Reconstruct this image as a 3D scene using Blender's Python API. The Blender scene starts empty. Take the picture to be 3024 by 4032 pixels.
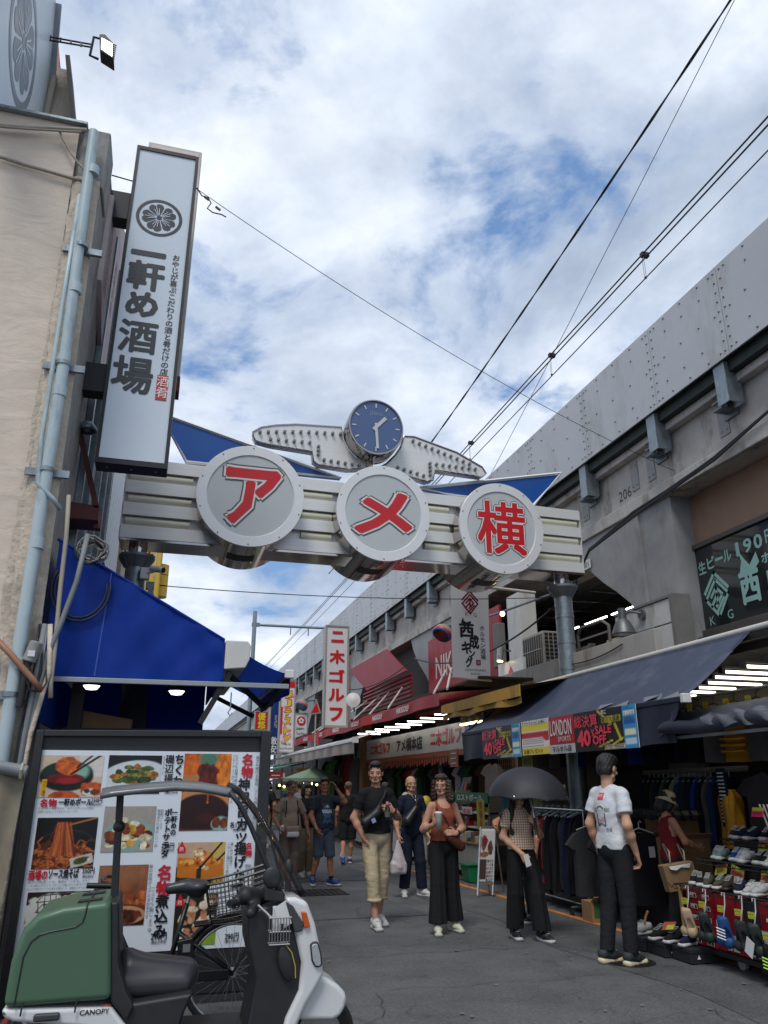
import bpy, bmesh, math, random
import numpy as np
from mathutils import Vector, Matrix
R_ = math.radians
random.seed(7)
SC = bpy.context.scene
COL = SC.collection
# ------------------------------------------------------------------ camera, sky, sun, exposure
cam = bpy.data.objects.new('camera', bpy.data.cameras.new('camera'))
COL.objects.link(cam); SC.camera = cam
cam.location = (0, 0, 1.6)
cam.rotation_euler = (R_(90 + 19.517), 0, R_(-15.673))
cam.data.sensor_fit = 'HORIZONTAL'; cam.data.sensor_width = 36
cam.data.lens = 36 * 3030 / 3024
cam.data.clip_start = .05; cam.data.clip_end = 3000
SUN_DIR = Vector((-.28, -.46, .84)).normalized()
SUN_ELEV = math.asin(SUN_DIR.z); SUN_AZ = math.atan2(SUN_DIR.x, SUN_DIR.y)
SKY_STRENGTH = .10
W = bpy.data.worlds.new('World'); SC.world = W; W.use_nodes = True
def world():
    nt = W.node_tree; nt.nodes.clear(); N = nt.nodes.new; L = nt.links.new
    out = N('ShaderNodeOutputWorld'); bg = N('ShaderNodeBackground'); bg.inputs[1].default_value = SKY_STRENGTH
    sky = N('ShaderNodeTexSky'); sky.sky_type = 'NISHITA'; sky.sun_disc = False
    sky.sun_elevation = SUN_ELEV; sky.sun_rotation = SUN_AZ
    tc = N('ShaderNodeTexCoord'); sep = N('ShaderNodeSeparateXYZ'); L(tc.outputs['Generated'], sep.inputs[0])
    zc = N('ShaderNodeMath'); zc.operation = 'MAXIMUM'; L(sep.outputs[2], zc.inputs[0]); zc.inputs[1].default_value = 0
    za = N('ShaderNodeMath'); za.operation = 'ADD'; L(zc.outputs[0], za.inputs[0]); za.inputs[1].default_value = .30
    dv = []
    for k in (0, 1):
        d = N('ShaderNodeMath'); d.operation = 'DIVIDE'; L(sep.outputs[k], d.inputs[0]); L(za.outputs[0], d.inputs[1]); dv.append(d)
    cx = N('ShaderNodeCombineXYZ'); L(dv[0].outputs[0], cx.inputs[0]); L(dv[1].outputs[0], cx.inputs[1])
    def noise(scale, detail, rough, dist, loc, stretch=(1, 1, 1)):
        mp = N('ShaderNodeMapping'); mp.inputs['Location'].default_value = loc; mp.inputs['Scale'].default_value = stretch
        mp.inputs['Rotation'].default_value = (0, 0, .5)
        L(cx.outputs[0], mp.inputs[0])
        n = N('ShaderNodeTexNoise'); n.inputs['Scale'].default_value = scale; n.inputs['Detail'].default_value = detail
        n.inputs['Roughness'].default_value = rough; n.inputs['Distortion'].default_value = dist
        L(mp.outputs[0], n.inputs['Vector']); return n
    def ramp(src, *stops):
        r = N('ShaderNodeValToRGB'); L(src, r.inputs[0]); e = r.color_ramp.elements
        while len(e) < len(stops): e.new(.5)
        for el, (p, c) in zip(e, stops): el.position = p; el.color = (*c, 1) if len(c) == 3 else c
        return r
    n1 = noise(3.4, 11, .60, .25, CLOUD_LOC)
    n2 = noise(1.8, 9, .55, .3, (7.7, 1.2, 3))
    n3 = noise(7.5, 6, .6, .1, (2.2, 9.1, 5))
    k = 1 / SKY_STRENGTH
    c = lambda r, g, b: (r * k, g * k, b * k)
    cloud = ramp(n2.outputs['Fac'], (.34, c(.36, .43, .55)), (.45, c(.50, .58, .71)), (.54, c(.68, .75, .86)), (.64, c(.86, .91, .98)))
    lump = ramp(n3.outputs['Fac'], (.35, (.88, .89, .91)), (.62, (1.08, 1.07, 1.06)))
    mul = N('ShaderNodeMix'); mul.data_type = 'RGBA'; mul.blend_type = 'MULTIPLY'; mul.inputs[0].default_value = 1
    L(cloud.outputs[0], mul.inputs[6]); L(lump.outputs[0], mul.inputs[7])
    mask = ramp(n1.outputs['Fac'], (.35, (0, 0, 0)), (.455, (.8, .8, .8)), (.55, (1, 1, 1)))
    # clear-sky colour: the Nishita sky, veiled by thin high haze
    veil = N('ShaderNodeMix'); veil.data_type = 'RGBA'; veil.inputs[0].default_value = .55
    L(sky.outputs[0], veil.inputs[6]); veil.inputs[7].default_value = (*c(.19, .36, .70), 1)
    mx = N('ShaderNodeMix'); mx.data_type = 'RGBA'
    L(mask.outputs[0], mx.inputs[0]); L(veil.outputs[2], mx.inputs[6]); L(mul.outputs[2], mx.inputs[7])
    L(mx.outputs[2], bg.inputs[0]); L(bg.outputs[0], out.inputs[0])
CLOUD_LOC = (3.1, .4, 0)
world()
sl = bpy.data.lights.new('sun', 'SUN'); sl.energy = 1.5; sl.angle = R_(18); sl.color = (1, .96, .9)
so = bpy.data.objects.new('sun', sl); COL.objects.link(so); so.rotation_euler = SUN_DIR.to_track_quat('Z', 'Y').to_euler()
SC.view_settings.view_transform = 'Standard'; SC.view_settings.look = 'None'
SC.view_settings.gamma = 1; SC.view_settings.exposure = .22; SC.view_settings.use_curve_mapping = False
try:
    SC.cycles.use_denoising = True; SC.cycles.max_bounces = 6; SC.cycles.diffuse_bounces = 3; SC.cycles.glossy_bounces = 3
    SC.cycles.caustics_reflective = False; SC.cycles.caustics_refractive = False; SC.cycles.sample_clamp_indirect = 4
except Exception: pass
# ------------------------------------------------------------------ helpers
def S(r, g, b):
    f = lambda v: (v / 255) / 12.92 if v <= 10 else ((v / 255 + .055) / 1.055) ** 2.4
    return (f(r), f(g), f(b))
MATS = {}
def mat(name, col, rough=.6, metal=0., var=.12, vs=4., bump=0., bs=60., spec=.5, emit=0., ecol=None, stretch=None, alpha=1., trans=0., dirt=None, ds=1.5, coat=0., thru=0.):
    """Principled material with noise-driven colour variation, optional relief and blotchy dirt."""
    if name in MATS: return MATS[name]
    m = bpy.data.materials.new(name); m.use_nodes = True; nt = m.node_tree; N = nt.nodes.new; L = nt.links.new
    b = nt.nodes['Principled BSDF']
    b.inputs['Roughness'].default_value = rough; b.inputs['Metallic'].default_value = metal
    b.inputs['Specular IOR Level'].default_value = spec; b.inputs['Coat Weight'].default_value = coat
    b.inputs['Base Color'].default_value = (*col, 1)
    if var or bump or dirt:
        tc = N('ShaderNodeTexCoord'); mp = N('ShaderNodeMapping'); L(tc.outputs['Object'], mp.inputs[0])
        if stretch: mp.inputs['Scale'].default_value = stretch
    if var:
        n = N('ShaderNodeTexNoise'); n.inputs['Scale'].default_value = vs; n.inputs['Detail'].default_value = 6; n.inputs['Roughness'].default_value = .65
        L(mp.outputs[0], n.inputs['Vector'])
        r = N('ShaderNodeValToRGB'); e = r.color_ramp.elements
        e[0].position = .3; e[1].position = .7
        e[0].color = (*[max(0, v * (1 - var)) for v in col], 1); e[1].color = (*[min(1, v * (1 + var)) for v in col], 1)
        L(n.outputs['Fac'], r.inputs[0]); src = r.outputs[0]
        if dirt:
            n2 = N('ShaderNodeTexNoise'); n2.inputs['Scale'].default_value = ds; n2.inputs['Detail'].default_value = 8; n2.inputs['Roughness'].default_value = .7
            mp2 = N('ShaderNodeMapping'); L(tc.outputs['Object'], mp2.inputs[0]); mp2.inputs['Scale'].default_value = (1, 1, .35); mp2.inputs['Location'].default_value = (3, 5, 1)
            L(mp2.outputs[0], n2.inputs['Vector'])
            r2 = N('ShaderNodeValToRGB'); r2.color_ramp.elements[0].position = .52; r2.color_ramp.elements[1].position = .72
            L(n2.outputs['Fac'], r2.inputs[0]); mx = N('ShaderNodeMix'); mx.data_type = 'RGBA'
            L(r2.outputs[0], mx.inputs[0]); L(src, mx.inputs[6]); mx.inputs[7].default_value = (*dirt, 1); src = mx.outputs[2]
        L(src, b.inputs['Base Color'])
        rr = N('ShaderNodeMapRange'); rr.inputs[3].default_value = max(0, rough - .1); rr.inputs[4].default_value = min(1, rough + .1)
        L(n.outputs['Fac'], rr.inputs[0]); L(rr.outputs[0], b.inputs['Roughness'])
    if bump:
        nb = N('ShaderNodeTexNoise'); nb.inputs['Scale'].default_value = bs; nb.inputs['Detail'].default_value = 5
        L(mp.outputs[0], nb.inputs['Vector']); bp = N('ShaderNodeBump'); bp.inputs['Strength'].default_value = min(1, bump); bp.inputs['Distance'].default_value = .02
        L(nb.outputs['Fac'], bp.inputs['Height']); L(bp.outputs[0], b.inputs['Normal'])
    if emit:
        b.inputs['Emission Color'].default_value = (*(ecol or col), 1); b.inputs['Emission Strength'].default_value = emit
    if trans: b.inputs['Transmission Weight'].default_value = trans; b.inputs['IOR'].default_value = 1.05 if trans < .99 else 1.3
    if alpha < 1: b.inputs['Alpha'].default_value = alpha
    if thru:   # thin cloth lets part of the light through
        ts = N('ShaderNodeBsdfTranslucent'); ms = N('ShaderNodeMixShader'); ms.inputs[0].default_value = thru; ts.inputs[0].default_value = (*col, 1)
        L(b.outputs[0], ms.inputs[1]); L(ts.outputs[0], ms.inputs[2]); L(ms.outputs[0], nt.nodes['Material Output'].inputs[0])
    MATS[name] = m; return m
def vmat(name='printed_picture', rough=.4):
    if name in MATS: return MATS[name]
    m = bpy.data.materials.new(name); m.use_nodes = True; nt = m.node_tree
    a = nt.nodes.new('ShaderNodeVertexColor'); a.layer_name = 'Col'
    b = nt.nodes['Principled BSDF']; nt.links.new(a.outputs[0], b.inputs['Base Color']); b.inputs['Roughness'].default_value = rough
    MATS[name] = m; return m
V = Vector
def basis(d):
    d = V(d).normalized(); u = d.orthogonal() if abs(d.z) > .95 else d.cross(V((0, 0, 1)))
    u.normalize(); return d, u, d.cross(u).normalized()
class MB:
    def __init__(s): s.v = []; s.f = []
    def add(s, vs, fs):
        o = len(s.v); s.v += [tuple(p) for p in vs]; s.f += [tuple(i + o for i in f) for f in fs]; return s
    def box(s, x0, x1, y0, y1, z0, z1):
        return s.add([(x, y, z) for z in (z0, z1) for y in (y0, y1) for x in (x0, x1)],
                     [(0, 2, 3, 1), (4, 5, 7, 6), (0, 1, 5, 4), (2, 6, 7, 3), (0, 4, 6, 2), (1, 3, 7, 5)])
    def obox(s, c, a, b, d):
        c, a, b, d = V(c), V(a), V(b), V(d)
        if a.cross(b).dot(d) < 0: d = -d
        return s.add([c + a * i + b * j + d * k for k in (-1, 1) for j in (-1, 1) for i in (-1, 1)],
                     [(0, 2, 3, 1), (4, 5, 7, 6), (0, 1, 5, 4), (2, 6, 7, 3), (0, 4, 6, 2), (1, 3, 7, 5)])
    def bar(s, p, q, w, h=None, up=(0, 0, 1)):
        p, q = V(p), V(q); d = q - p; h = h or w; up = V(up)
        a = d.cross(up); a = a.normalized() if a.length > 1e-5 else V((1, 0, 0)); b = a.cross(d).normalized()
        return s.obox((p + q) / 2, d / 2, a * w / 2, b * h / 2)
    def tube(s, pts, r, n=8, caps=True, closed=False):
        pts = [V(p) for p in pts]; m = len(pts); rs = r if isinstance(r, (list, tuple)) else [r] * m
        prev = None; vs = []
        for i, p in enumerate(pts):
            if closed: t = pts[(i + 1) % m] - pts[i - 1]
            else: t = pts[min(i + 1, m - 1)] - pts[max(i - 1, 0)]
            t.normalize()
            if prev is None: _, u, w = basis(t)
            else:
                u = prev - t * prev.dot(t); u = u.normalized() if u.length > 1e-6 else basis(t)[1]; w = t.cross(u)
            prev = u
            vs += [p + (u * math.cos(2 * math.pi * k / n) + w * math.sin(2 * math.pi * k / n)) * rs[i] for k in range(n)]
        fs = []
        for i in range(m if closed else m - 1):
            j = (i + 1) % m
            for k in range(n): fs.append((i * n + k, i * n + (k + 1) % n, j * n + (k + 1) % n, j * n + k))
        if caps and not closed: fs += [tuple(range(n - 1, -1, -1)), tuple((m - 1) * n + k for k in range(n))]
        return s.add(vs, fs)
    def cyl(s, p, q, r, r2=None, n=16): return s.tube([p, q], [r, r if r2 is None else r2], n)
    def prism(s, poly, vec):
        poly = [V(p) for p in poly]; vec = V(vec); n = len(poly)
        nn = V((0, 0, 0))
        for i in range(n): nn += poly[i].cross(poly[(i + 1) % n])
        if nn.dot(vec) > 0: poly = poly[::-1]
        return s.add(poly + [p + vec for p in poly], [tuple(range(n)), tuple(range(2 * n - 1, n - 1, -1))] +
                     [(i, i + n, (i + 1) % n + n, (i + 1) % n) for i in range(n)])
    def quad(s, *p): return s.add(p, [tuple(range(len(p)))])
    def lathe(s, prof, o, axis, n=20, a0=0, a1=2 * math.pi):
        o = V(o); d, u, w = basis(axis); full = abs(a1 - a0 - 2 * math.pi) < 1e-4; cnt = n if full else n + 1; vs = []
        for r, h in prof:
            for k in range(cnt):
                t = a0 + (a1 - a0) * k / n; vs.append(o + d * h + (u * math.cos(t) + w * math.sin(t)) * r)
        fs = []
        for i in range(len(prof) - 1):
            for k in range(n):
                k2 = (k + 1) % cnt; fs.append((i * cnt + k, i * cnt + k2, (i + 1) * cnt + k2, (i + 1) * cnt + k))
        return s.add(vs, fs)
    def grid(s, fn, nu, nv):
        vs = [fn(i / nu, j / nv) for j in range(nv + 1) for i in range(nu + 1)]
        return s.add(vs, [(j * (nu + 1) + i, j * (nu + 1) + i + 1, (j + 1) * (nu + 1) + i + 1, (j + 1) * (nu + 1) + i) for j in range(nv) for i in range(nu)])
    def ball(s, c, r, n=10, sq=(1, 1, 1)):
        c = V(c); m = max(4, n // 2); prof = [(math.sin(math.pi * i / m), -math.cos(math.pi * i / m)) for i in range(m + 1)]; vs = []
        for a, b in prof:
            for k in range(n): vs.append(c + V((a * math.cos(2 * math.pi * k / n) * sq[0], a * math.sin(2 * math.pi * k / n) * sq[1], b * sq[2])) * r)
        return s.add(vs, [(i * n + k, i * n + (k + 1) % n, (i + 1) * n + (k + 1) % n, (i + 1) * n + k) for i in range(m) for k in range(n)])
    def text(s, body, c, right, up, h=None, w=None, bold=0., ext=.003, em=False):
        """lettering as geometry: centred on c, standing proud along right x up"""
        vs, fs, bb = glyph(body, 0)
        right, up = V(right).normalized(), V(up).normalized(); nrm = right.cross(up).normalized(); c = V(c)
        x0, x1, y0, y1 = bb
        if em: sx = sy = h; mx, my = .46, .36
        else:
            mx, my = (x0 + x1) / 2, (y0 + y1) / 2
            sy = h / (y1 - y0) if h else w / (x1 - x0); sx = w / (x1 - x0) if w else sy
        # heavier strokes: the glyph repeated a hair to each side, each copy its own 0.15 mm layer
        cps = [(0, 0)]
        if bold:
            nb_ = 8 if bold > .03 else 4
            cps += [(bold * .8 * math.cos(2 * math.pi * (k + .5) / nb_), bold * .8 * math.sin(2 * math.pi * (k + .5) / nb_)) for k in range(nb_)]
            if not em:
                w_, h_ = x1 - x0, y1 - y0; sx *= w_ / (w_ + 1.6 * bold); sy *= h_ / (h_ + 1.6 * bold)
        for q, (ox, oy) in enumerate(cps):
            o = len(s.v)
            s.v += [tuple(c + right * ((x + ox - mx) * sx) + up * ((y + oy - my) * sy) + nrm * (ext + q * .00015)) for x, y in vs]
            s.f += [tuple(i + o for i in f) for f in fs]
        return s
    def vtext(s, body, c, right, up, cell, bold=0., ext=.003, asp=1.):
        """vertical column of characters; c is the centre of the first cell"""
        c = V(c); u = V(up).normalized()
        rot = {'ー': '|'}
        for i, ch in enumerate(body):
            if ch == ' ': continue
            p = c - u * cell * i
            if ch in 'ー―': s.text('ー', p, up, -V(right), h=cell, bold=bold, ext=ext, em=True)
            else: s.text(ch, p, V(right) * 1, up, h=cell / asp * 1., bold=bold, ext=ext, em=True)
        return s
_G = {}
def glyph(body, bold):
    k = (body, bold)
    if k not in _G:
        c = bpy.data.curves.new('t', 'FONT'); c.body = body; c.offset = bold; c.resolution_u = 2
        o = bpy.data.objects.new('t', c); COL.objects.link(o)
        me = bpy.data.meshes.new_from_object(o.evaluated_get(bpy.context.evaluated_depsgraph_get()))
        vs = [(v.co.x, v.co.y) for v in me.vertices]; fs = [tuple(p.vertices) for p in me.polygons]
        xs = [v[0] for v in vs] or [0, 1]; ys = [v[1] for v in vs] or [0, 1]
        _G[k] = (vs, fs, (min(xs), max(xs), min(ys), max(max(ys), min(ys) + .01)))
        bpy.data.objects.remove(o); bpy.data.curves.remove(c); bpy.data.meshes.remove(me)
    return _G[k]
def mesh(name, mb, m, off=(0, 0, 0), smooth=False):
    me = bpy.data.meshes.new(name); ox, oy, oz = off
    me.from_pydata([(x - ox, y - oy, z - oz) for x, y, z in mb.v], [], mb.f)
    for x in (m if isinstance(m, (list, tuple)) else [m]): me.materials.append(x)
    if smooth: me.polygons.foreach_set('use_smooth', [True] * len(me.polygons))
    me.update(); return me
def wloc(p):
    o = V((0, 0, 0))
    while p is not None: o = o + p.location; p = p.parent
    return o
def obj(name, mb, m, parent=None, smooth=False, bevel=0, seg=2, subd=0, kind=None, label=None, auto=None, local=False):
    """one mesh object; mb is in world coordinates unless local"""
    me = mesh(name, mb, m, (0, 0, 0) if (parent is None or local) else wloc(parent), smooth)
    o = bpy.data.objects.new(name, me); COL.objects.link(o)
    if parent is not None: o.parent = parent
    if bevel:
        b = o.modifiers.new('bevel', 'BEVEL'); b.width = bevel; b.segments = seg; b.limit_method = 'ANGLE'; b.angle_limit = R_(35)
        if seg > 1: me.polygons.foreach_set('use_smooth', [True] * len(me.polygons)); b.harden_normals = True
    if subd: sm = o.modifiers.new('subdivision', 'SUBSURF'); sm.levels = sm.render_levels = subd
    if auto is not None: me.polygons.foreach_set('use_smooth', [True] * len(me.polygons)); me.set_sharp_from_angle(angle=R_(auto))
    if kind is None and parent is not None and any(q in name for q in ('lettering', 'print', 'text', 'stripes', 'laces', 'bolts', 'gusset', 'frill', 'worn_patch', 'screw')): kind = 'stuff'
    if kind: o['kind'] = kind
    if label: o['label'] = label
    return o
def thing(name, label, cat, loc=(0, 0, 0), group=None, rz=0):
    o = bpy.data.objects.new(name, None); COL.objects.link(o); o.location = loc; o.rotation_euler = (0, 0, rz); o.empty_display_size = .1
    o['label'] = label; o['category'] = cat
    if group: o['group'] = group
    return o
def tag(o, label, cat, group=None):
    o['label'] = label; o['category'] = cat
    if group: o['group'] = group
    return o
def single(name, mb, m, label, cat, group=None, **k):
    return tag(obj(name, mb, m, **k), label, cat, group)
def struct(name, mb, m, **k): return obj(name, mb, m, kind='structure', **k)
def dup(o, parent=None, loc=None):
    c = o.copy(); COL.objects.link(c); c.parent = parent
    if loc is not None: c.location = loc
    for ch in o.children: dup(ch, c)
    return c
def inst(name, me, parent=None, loc=(0, 0, 0), rz=0, m=None, scale=1):
    o = bpy.data.objects.new(name, me); COL.objects.link(o); o.parent = parent; o.location = loc; o.rotation_euler = (0, 0, rz)
    if scale != 1: o.scale = (scale,) * 3 if not isinstance(scale, tuple) else scale
    if m is not None: o.material_slots[0].link = 'OBJECT'; o.material_slots[0].material = m
    return o
# ---- printed pictures: a fine grid whose vertices carry the printed colours
def vn(u, v, sc, seed=0, oct=3):
    out = np.zeros_like(u); amp = 1; tot = 0
    for o in range(oct):
        rs = np.random.RandomState(seed * 31 + o); t = rs.rand(40, 40)
        x = (u * sc) % 39; y = (v * sc) % 39; xi = x.astype(int); yi = y.astype(int); fx = x - xi; fy = y - yi
        fx = fx * fx * (3 - 2 * fx); fy = fy * fy * (3 - 2 * fy); x1 = (xi + 1) % 40; y1 = (yi + 1) % 40
        out += amp * ((t[xi, yi] * (1 - fx) + t[x1, yi] * fx) * (1 - fy) + (t[xi, y1] * (1 - fx) + t[x1, y1] * fx) * fy)
        tot += amp; amp *= .5; sc *= 2
    return out / tot
class Pic:
    def __init__(s, nx, ny, bg):
        s.nx, s.ny = nx, ny; g = np.meshgrid(np.linspace(0, 1, nx + 1), np.linspace(0, 1, ny + 1)); s.u, s.v = g
        s.c = np.zeros(s.u.shape + (3,)); s.c[:] = S(*bg)
    def mix(s, m, col): s.c += (np.array(S(*col)) - s.c) * np.clip(m, 0, 1)[..., None]; return s
    def ell(s, cx, cy, rx, ry, col, rot=0, soft=.08, rough=0, seed=1, tex=0):
        x, y = s.u - cx, s.v - cy; c, n = math.cos(rot), math.sin(rot); a = (x * c + y * n) / rx; b = (-x * n + y * c) / ry
        d = np.sqrt(a * a + b * b)
        if rough: d = d + rough * (vn(s.u, s.v, 9, seed) - .5)
        m = np.clip((1 - d) / soft + .5, 0, 1)
        if tex:
            t = vn(s.u + cx, s.v, 14, seed + 5, 4); f = np.clip((t - .5) * 4, -1, 1)
            cc = np.array(S(*col))[None, None] * (1 + tex * f[..., None]); s.c += (np.clip(cc, 0, 1) - s.c) * m[..., None]
        else: s.mix(m, col)
        return s
    def rect(s, x0, y0, x1, y1, col): return s.mix(((s.u >= x0) & (s.u <= x1) & (s.v >= y0) & (s.v <= y1)).astype(float), col)
    def line(s, x0, y0, x1, y1, w, col):
        dx, dy = x1 - x0, y1 - y0; t = np.clip(((s.u - x0) * dx + (s.v - y0) * dy) / (dx * dx + dy * dy), 0, 1)
        d = np.hypot(s.u - x0 - t * dx, s.v - y0 - t * dy); return s.mix(np.clip((w - d) / .012 + .5, 0, 1), col)
    def noise(s, amp, sc=12, seed=3): s.c *= (1 + amp * (vn(s.u, s.v, sc, seed, 4) - .5)[..., None] * 2); s.c = np.clip(s.c, 0, 1); return s
    def put(s, name, parent, o, right, up, w, h, g=1.0):
        """o = lower left corner"""
        s.c = np.clip(s.c, 0, 1) ** g
        o, r, u = V(o), V(right).normalized(), V(up).normalized(); mb = MB()
        mb.grid(lambda a, b: o + r * (a * w) + u * (b * h), s.nx, s.ny)
        ob = obj(name, mb, vmat(), parent); a = ob.data.color_attributes.new('Col', 'FLOAT_COLOR', 'POINT')
        a.data.foreach_set('color', np.concatenate([s.c, np.ones(s.u.shape + (1,))], axis=2).ravel()); return ob
# ---- rounded bodies: smooth union of simple solids, meshed by surface nets
def rc(a, b, ra, rb=None, k=None):
    a, b = np.array(a, float), np.array(b, float); rb = ra if rb is None else rb; m = max(ra, rb)
    lo, hi = np.minimum(a, b) - m, np.maximum(a, b) + m
    def f(p):
        ab = b - a; t = np.clip(((p - a) @ ab) / max(ab @ ab, 1e-12), 0, 1)
        return np.linalg.norm(p - a - t[..., None] * ab, axis=-1) - (ra + (rb - ra) * t)
    return (f, lo, hi, k, 1)
def el(c, r, rot=None, k=None):
    c, r = np.array(c, float), np.array(r, float); m = r.max() if rot is not None else r
    Rm = None if rot is None else np.array(rot.to_3x3())
    def f(p):
        q = p - c
        if Rm is not None: q = q @ Rm
        k0 = np.linalg.norm(q / r, axis=-1); k1 = np.linalg.norm(q / (r * r), axis=-1) + 1e-9
        return k0 * (k0 - 1) / k1
    return (f, c - m, c + m, k, 1)
def rb(c, hs, rad=.01, rot=None, k=None):
    c, hs = np.array(c, float), np.array(hs, float); Rm = None if rot is None else np.array(rot.to_3x3()); m = hs if Rm is None else np.linalg.norm(hs)
    def f(p):
        q = p - c
        if Rm is not None: q = q @ Rm
        d = np.abs(q) - (hs - rad)
        return np.linalg.norm(np.maximum(d, 0), axis=-1) + np.minimum(d.max(-1), 0) - rad
    return (f, c - m, c + m, k, 1)
def neg(prim): return (prim[0], prim[1], prim[2], prim[3], -1)
def blob(prims, vox, k=.02, disp=None, cut=None):
    """-> MB with the surface of the smooth union; cut(p) > 0 is removed"""
    pos = [q for q in prims if q[4] > 0]
    lo = np.min([q[1] for q in pos], axis=0) - 3 * vox; hi = np.max([q[2] for q in pos], axis=0) + 3 * vox
    n = np.ceil((hi - lo) / vox).astype(int) + 1
    D = np.full(tuple(n), 1.0, np.float32); ax = [lo[i] + vox * np.arange(n[i]) for i in range(3)]
    for f, a, b, kk, sg in prims:
        kk = k if kk is None else kk; mg = kk + 3 * vox
        i0 = np.clip(np.floor((a - mg - lo) / vox).astype(int), 0, n); i1 = np.clip(np.ceil((b + mg - lo) / vox).astype(int) + 1, 0, n)
        if (i1 <= i0).any(): continue
        g = np.stack(np.meshgrid(*[ax[i][i0[i]:i1[i]] for i in range(3)], indexing='ij'), -1)
        d = f(g).astype(np.float32); sl_ = tuple(slice(i0[i], i1[i]) for i in range(3)); o = D[sl_]
        if sg > 0:
            h = np.clip(.5 + .5 * (o - d) / kk, 0, 1); D[sl_] = o * (1 - h) + d * h - kk * h * (1 - h)
        else:
            d = -d; h = np.clip(.5 - .5 * (o - d) / kk, 0, 1); D[sl_] = o * (1 - h) + d * h + kk * h * (1 - h)
    if disp is not None or cut is not None:
        g = np.stack(np.meshgrid(*ax, indexing='ij'), -1)
        if disp is not None: D += disp(g).astype(np.float32)
        if cut is not None: D = np.maximum(D, cut(g).astype(np.float32))
    D[0] = D[-1] = 1; D[:, 0] = D[:, -1] = 1; D[:, :, 0] = D[:, :, -1] = 1
    return nets(D, lo, vox)
def nets(D, lo, vox):
    nx, ny, nz = D.shape; ins = D < 0
    cor = [(i, j, k) for i in (0, 1) for j in (0, 1) for k in (0, 1)]
    cnt = sum(ins[i:nx - 1 + i, j:ny - 1 + j, k:nz - 1 + k].astype(np.int8) for i, j, k in cor)
    act = (cnt > 0) & (cnt < 8); I = np.argwhere(act)
    if len(I) == 0: return MB()
    idx = -np.ones(act.shape, int); idx[act] = np.arange(len(I))
    acc = np.zeros((len(I), 3)); num = np.zeros(len(I))
    vals = {c: D[I[:, 0] + c[0], I[:, 1] + c[1], I[:, 2] + c[2]] for c in cor}
    for a in cor:
        for ax_ in range(3):
            if a[ax_] == 0:
                b = list(a); b[ax_] = 1; b = tuple(b); va, vb = vals[a], vals[b]; cr = (va < 0) != (vb < 0)
                t = np.where(cr, va / np.where(np.abs(va - vb) < 1e-9, 1, va - vb), 0)
                p = np.array(a, float)[None] + t[:, None] * (np.array(b, float) - np.array(a, float))[None]
                acc += np.where(cr[:, None], p, 0); num += cr
    P_ = lo + (I + acc / num[:, None]) * vox
    F = []
    for ax_ in range(3):
        o = [0, 1, 2]; o.remove(ax_); b, c = o
        sl0 = [slice(None)] * 3; sl1 = [slice(None)] * 3; sl0[ax_] = slice(0, -1); sl1[ax_] = slice(1, None)
        cr = ins[tuple(sl0)] != ins[tuple(sl1)]
        E_ = np.argwhere(cr); E_ = E_[(E_[:, b] > 0) & (E_[:, c] > 0) & (E_[:, b] < D.shape[b] - 1) & (E_[:, c] < D.shape[c] - 1)]
        if not len(E_): continue
        def cell(db, dc):
            q = E_.copy(); q[:, b] -= db; q[:, c] -= dc; return idx[q[:, 0], q[:, 1], q[:, 2]]
        quad = np.stack([cell(1, 1), cell(0, 1), cell(0, 0), cell(1, 0)], 1)
        inside = ins[E_[:, 0], E_[:, 1], E_[:, 2]]
        flip = inside if ax_ != 1 else ~inside
        quad[~flip] = quad[~flip][:, ::-1]; F.append(quad)
    F = np.concatenate(F); F = F[(F >= 0).all(1)]
    mb = MB(); mb.v = [tuple(p) for p in P_.tolist()]; mb.f = [tuple(q) for q in F.tolist()]; return mb
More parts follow.
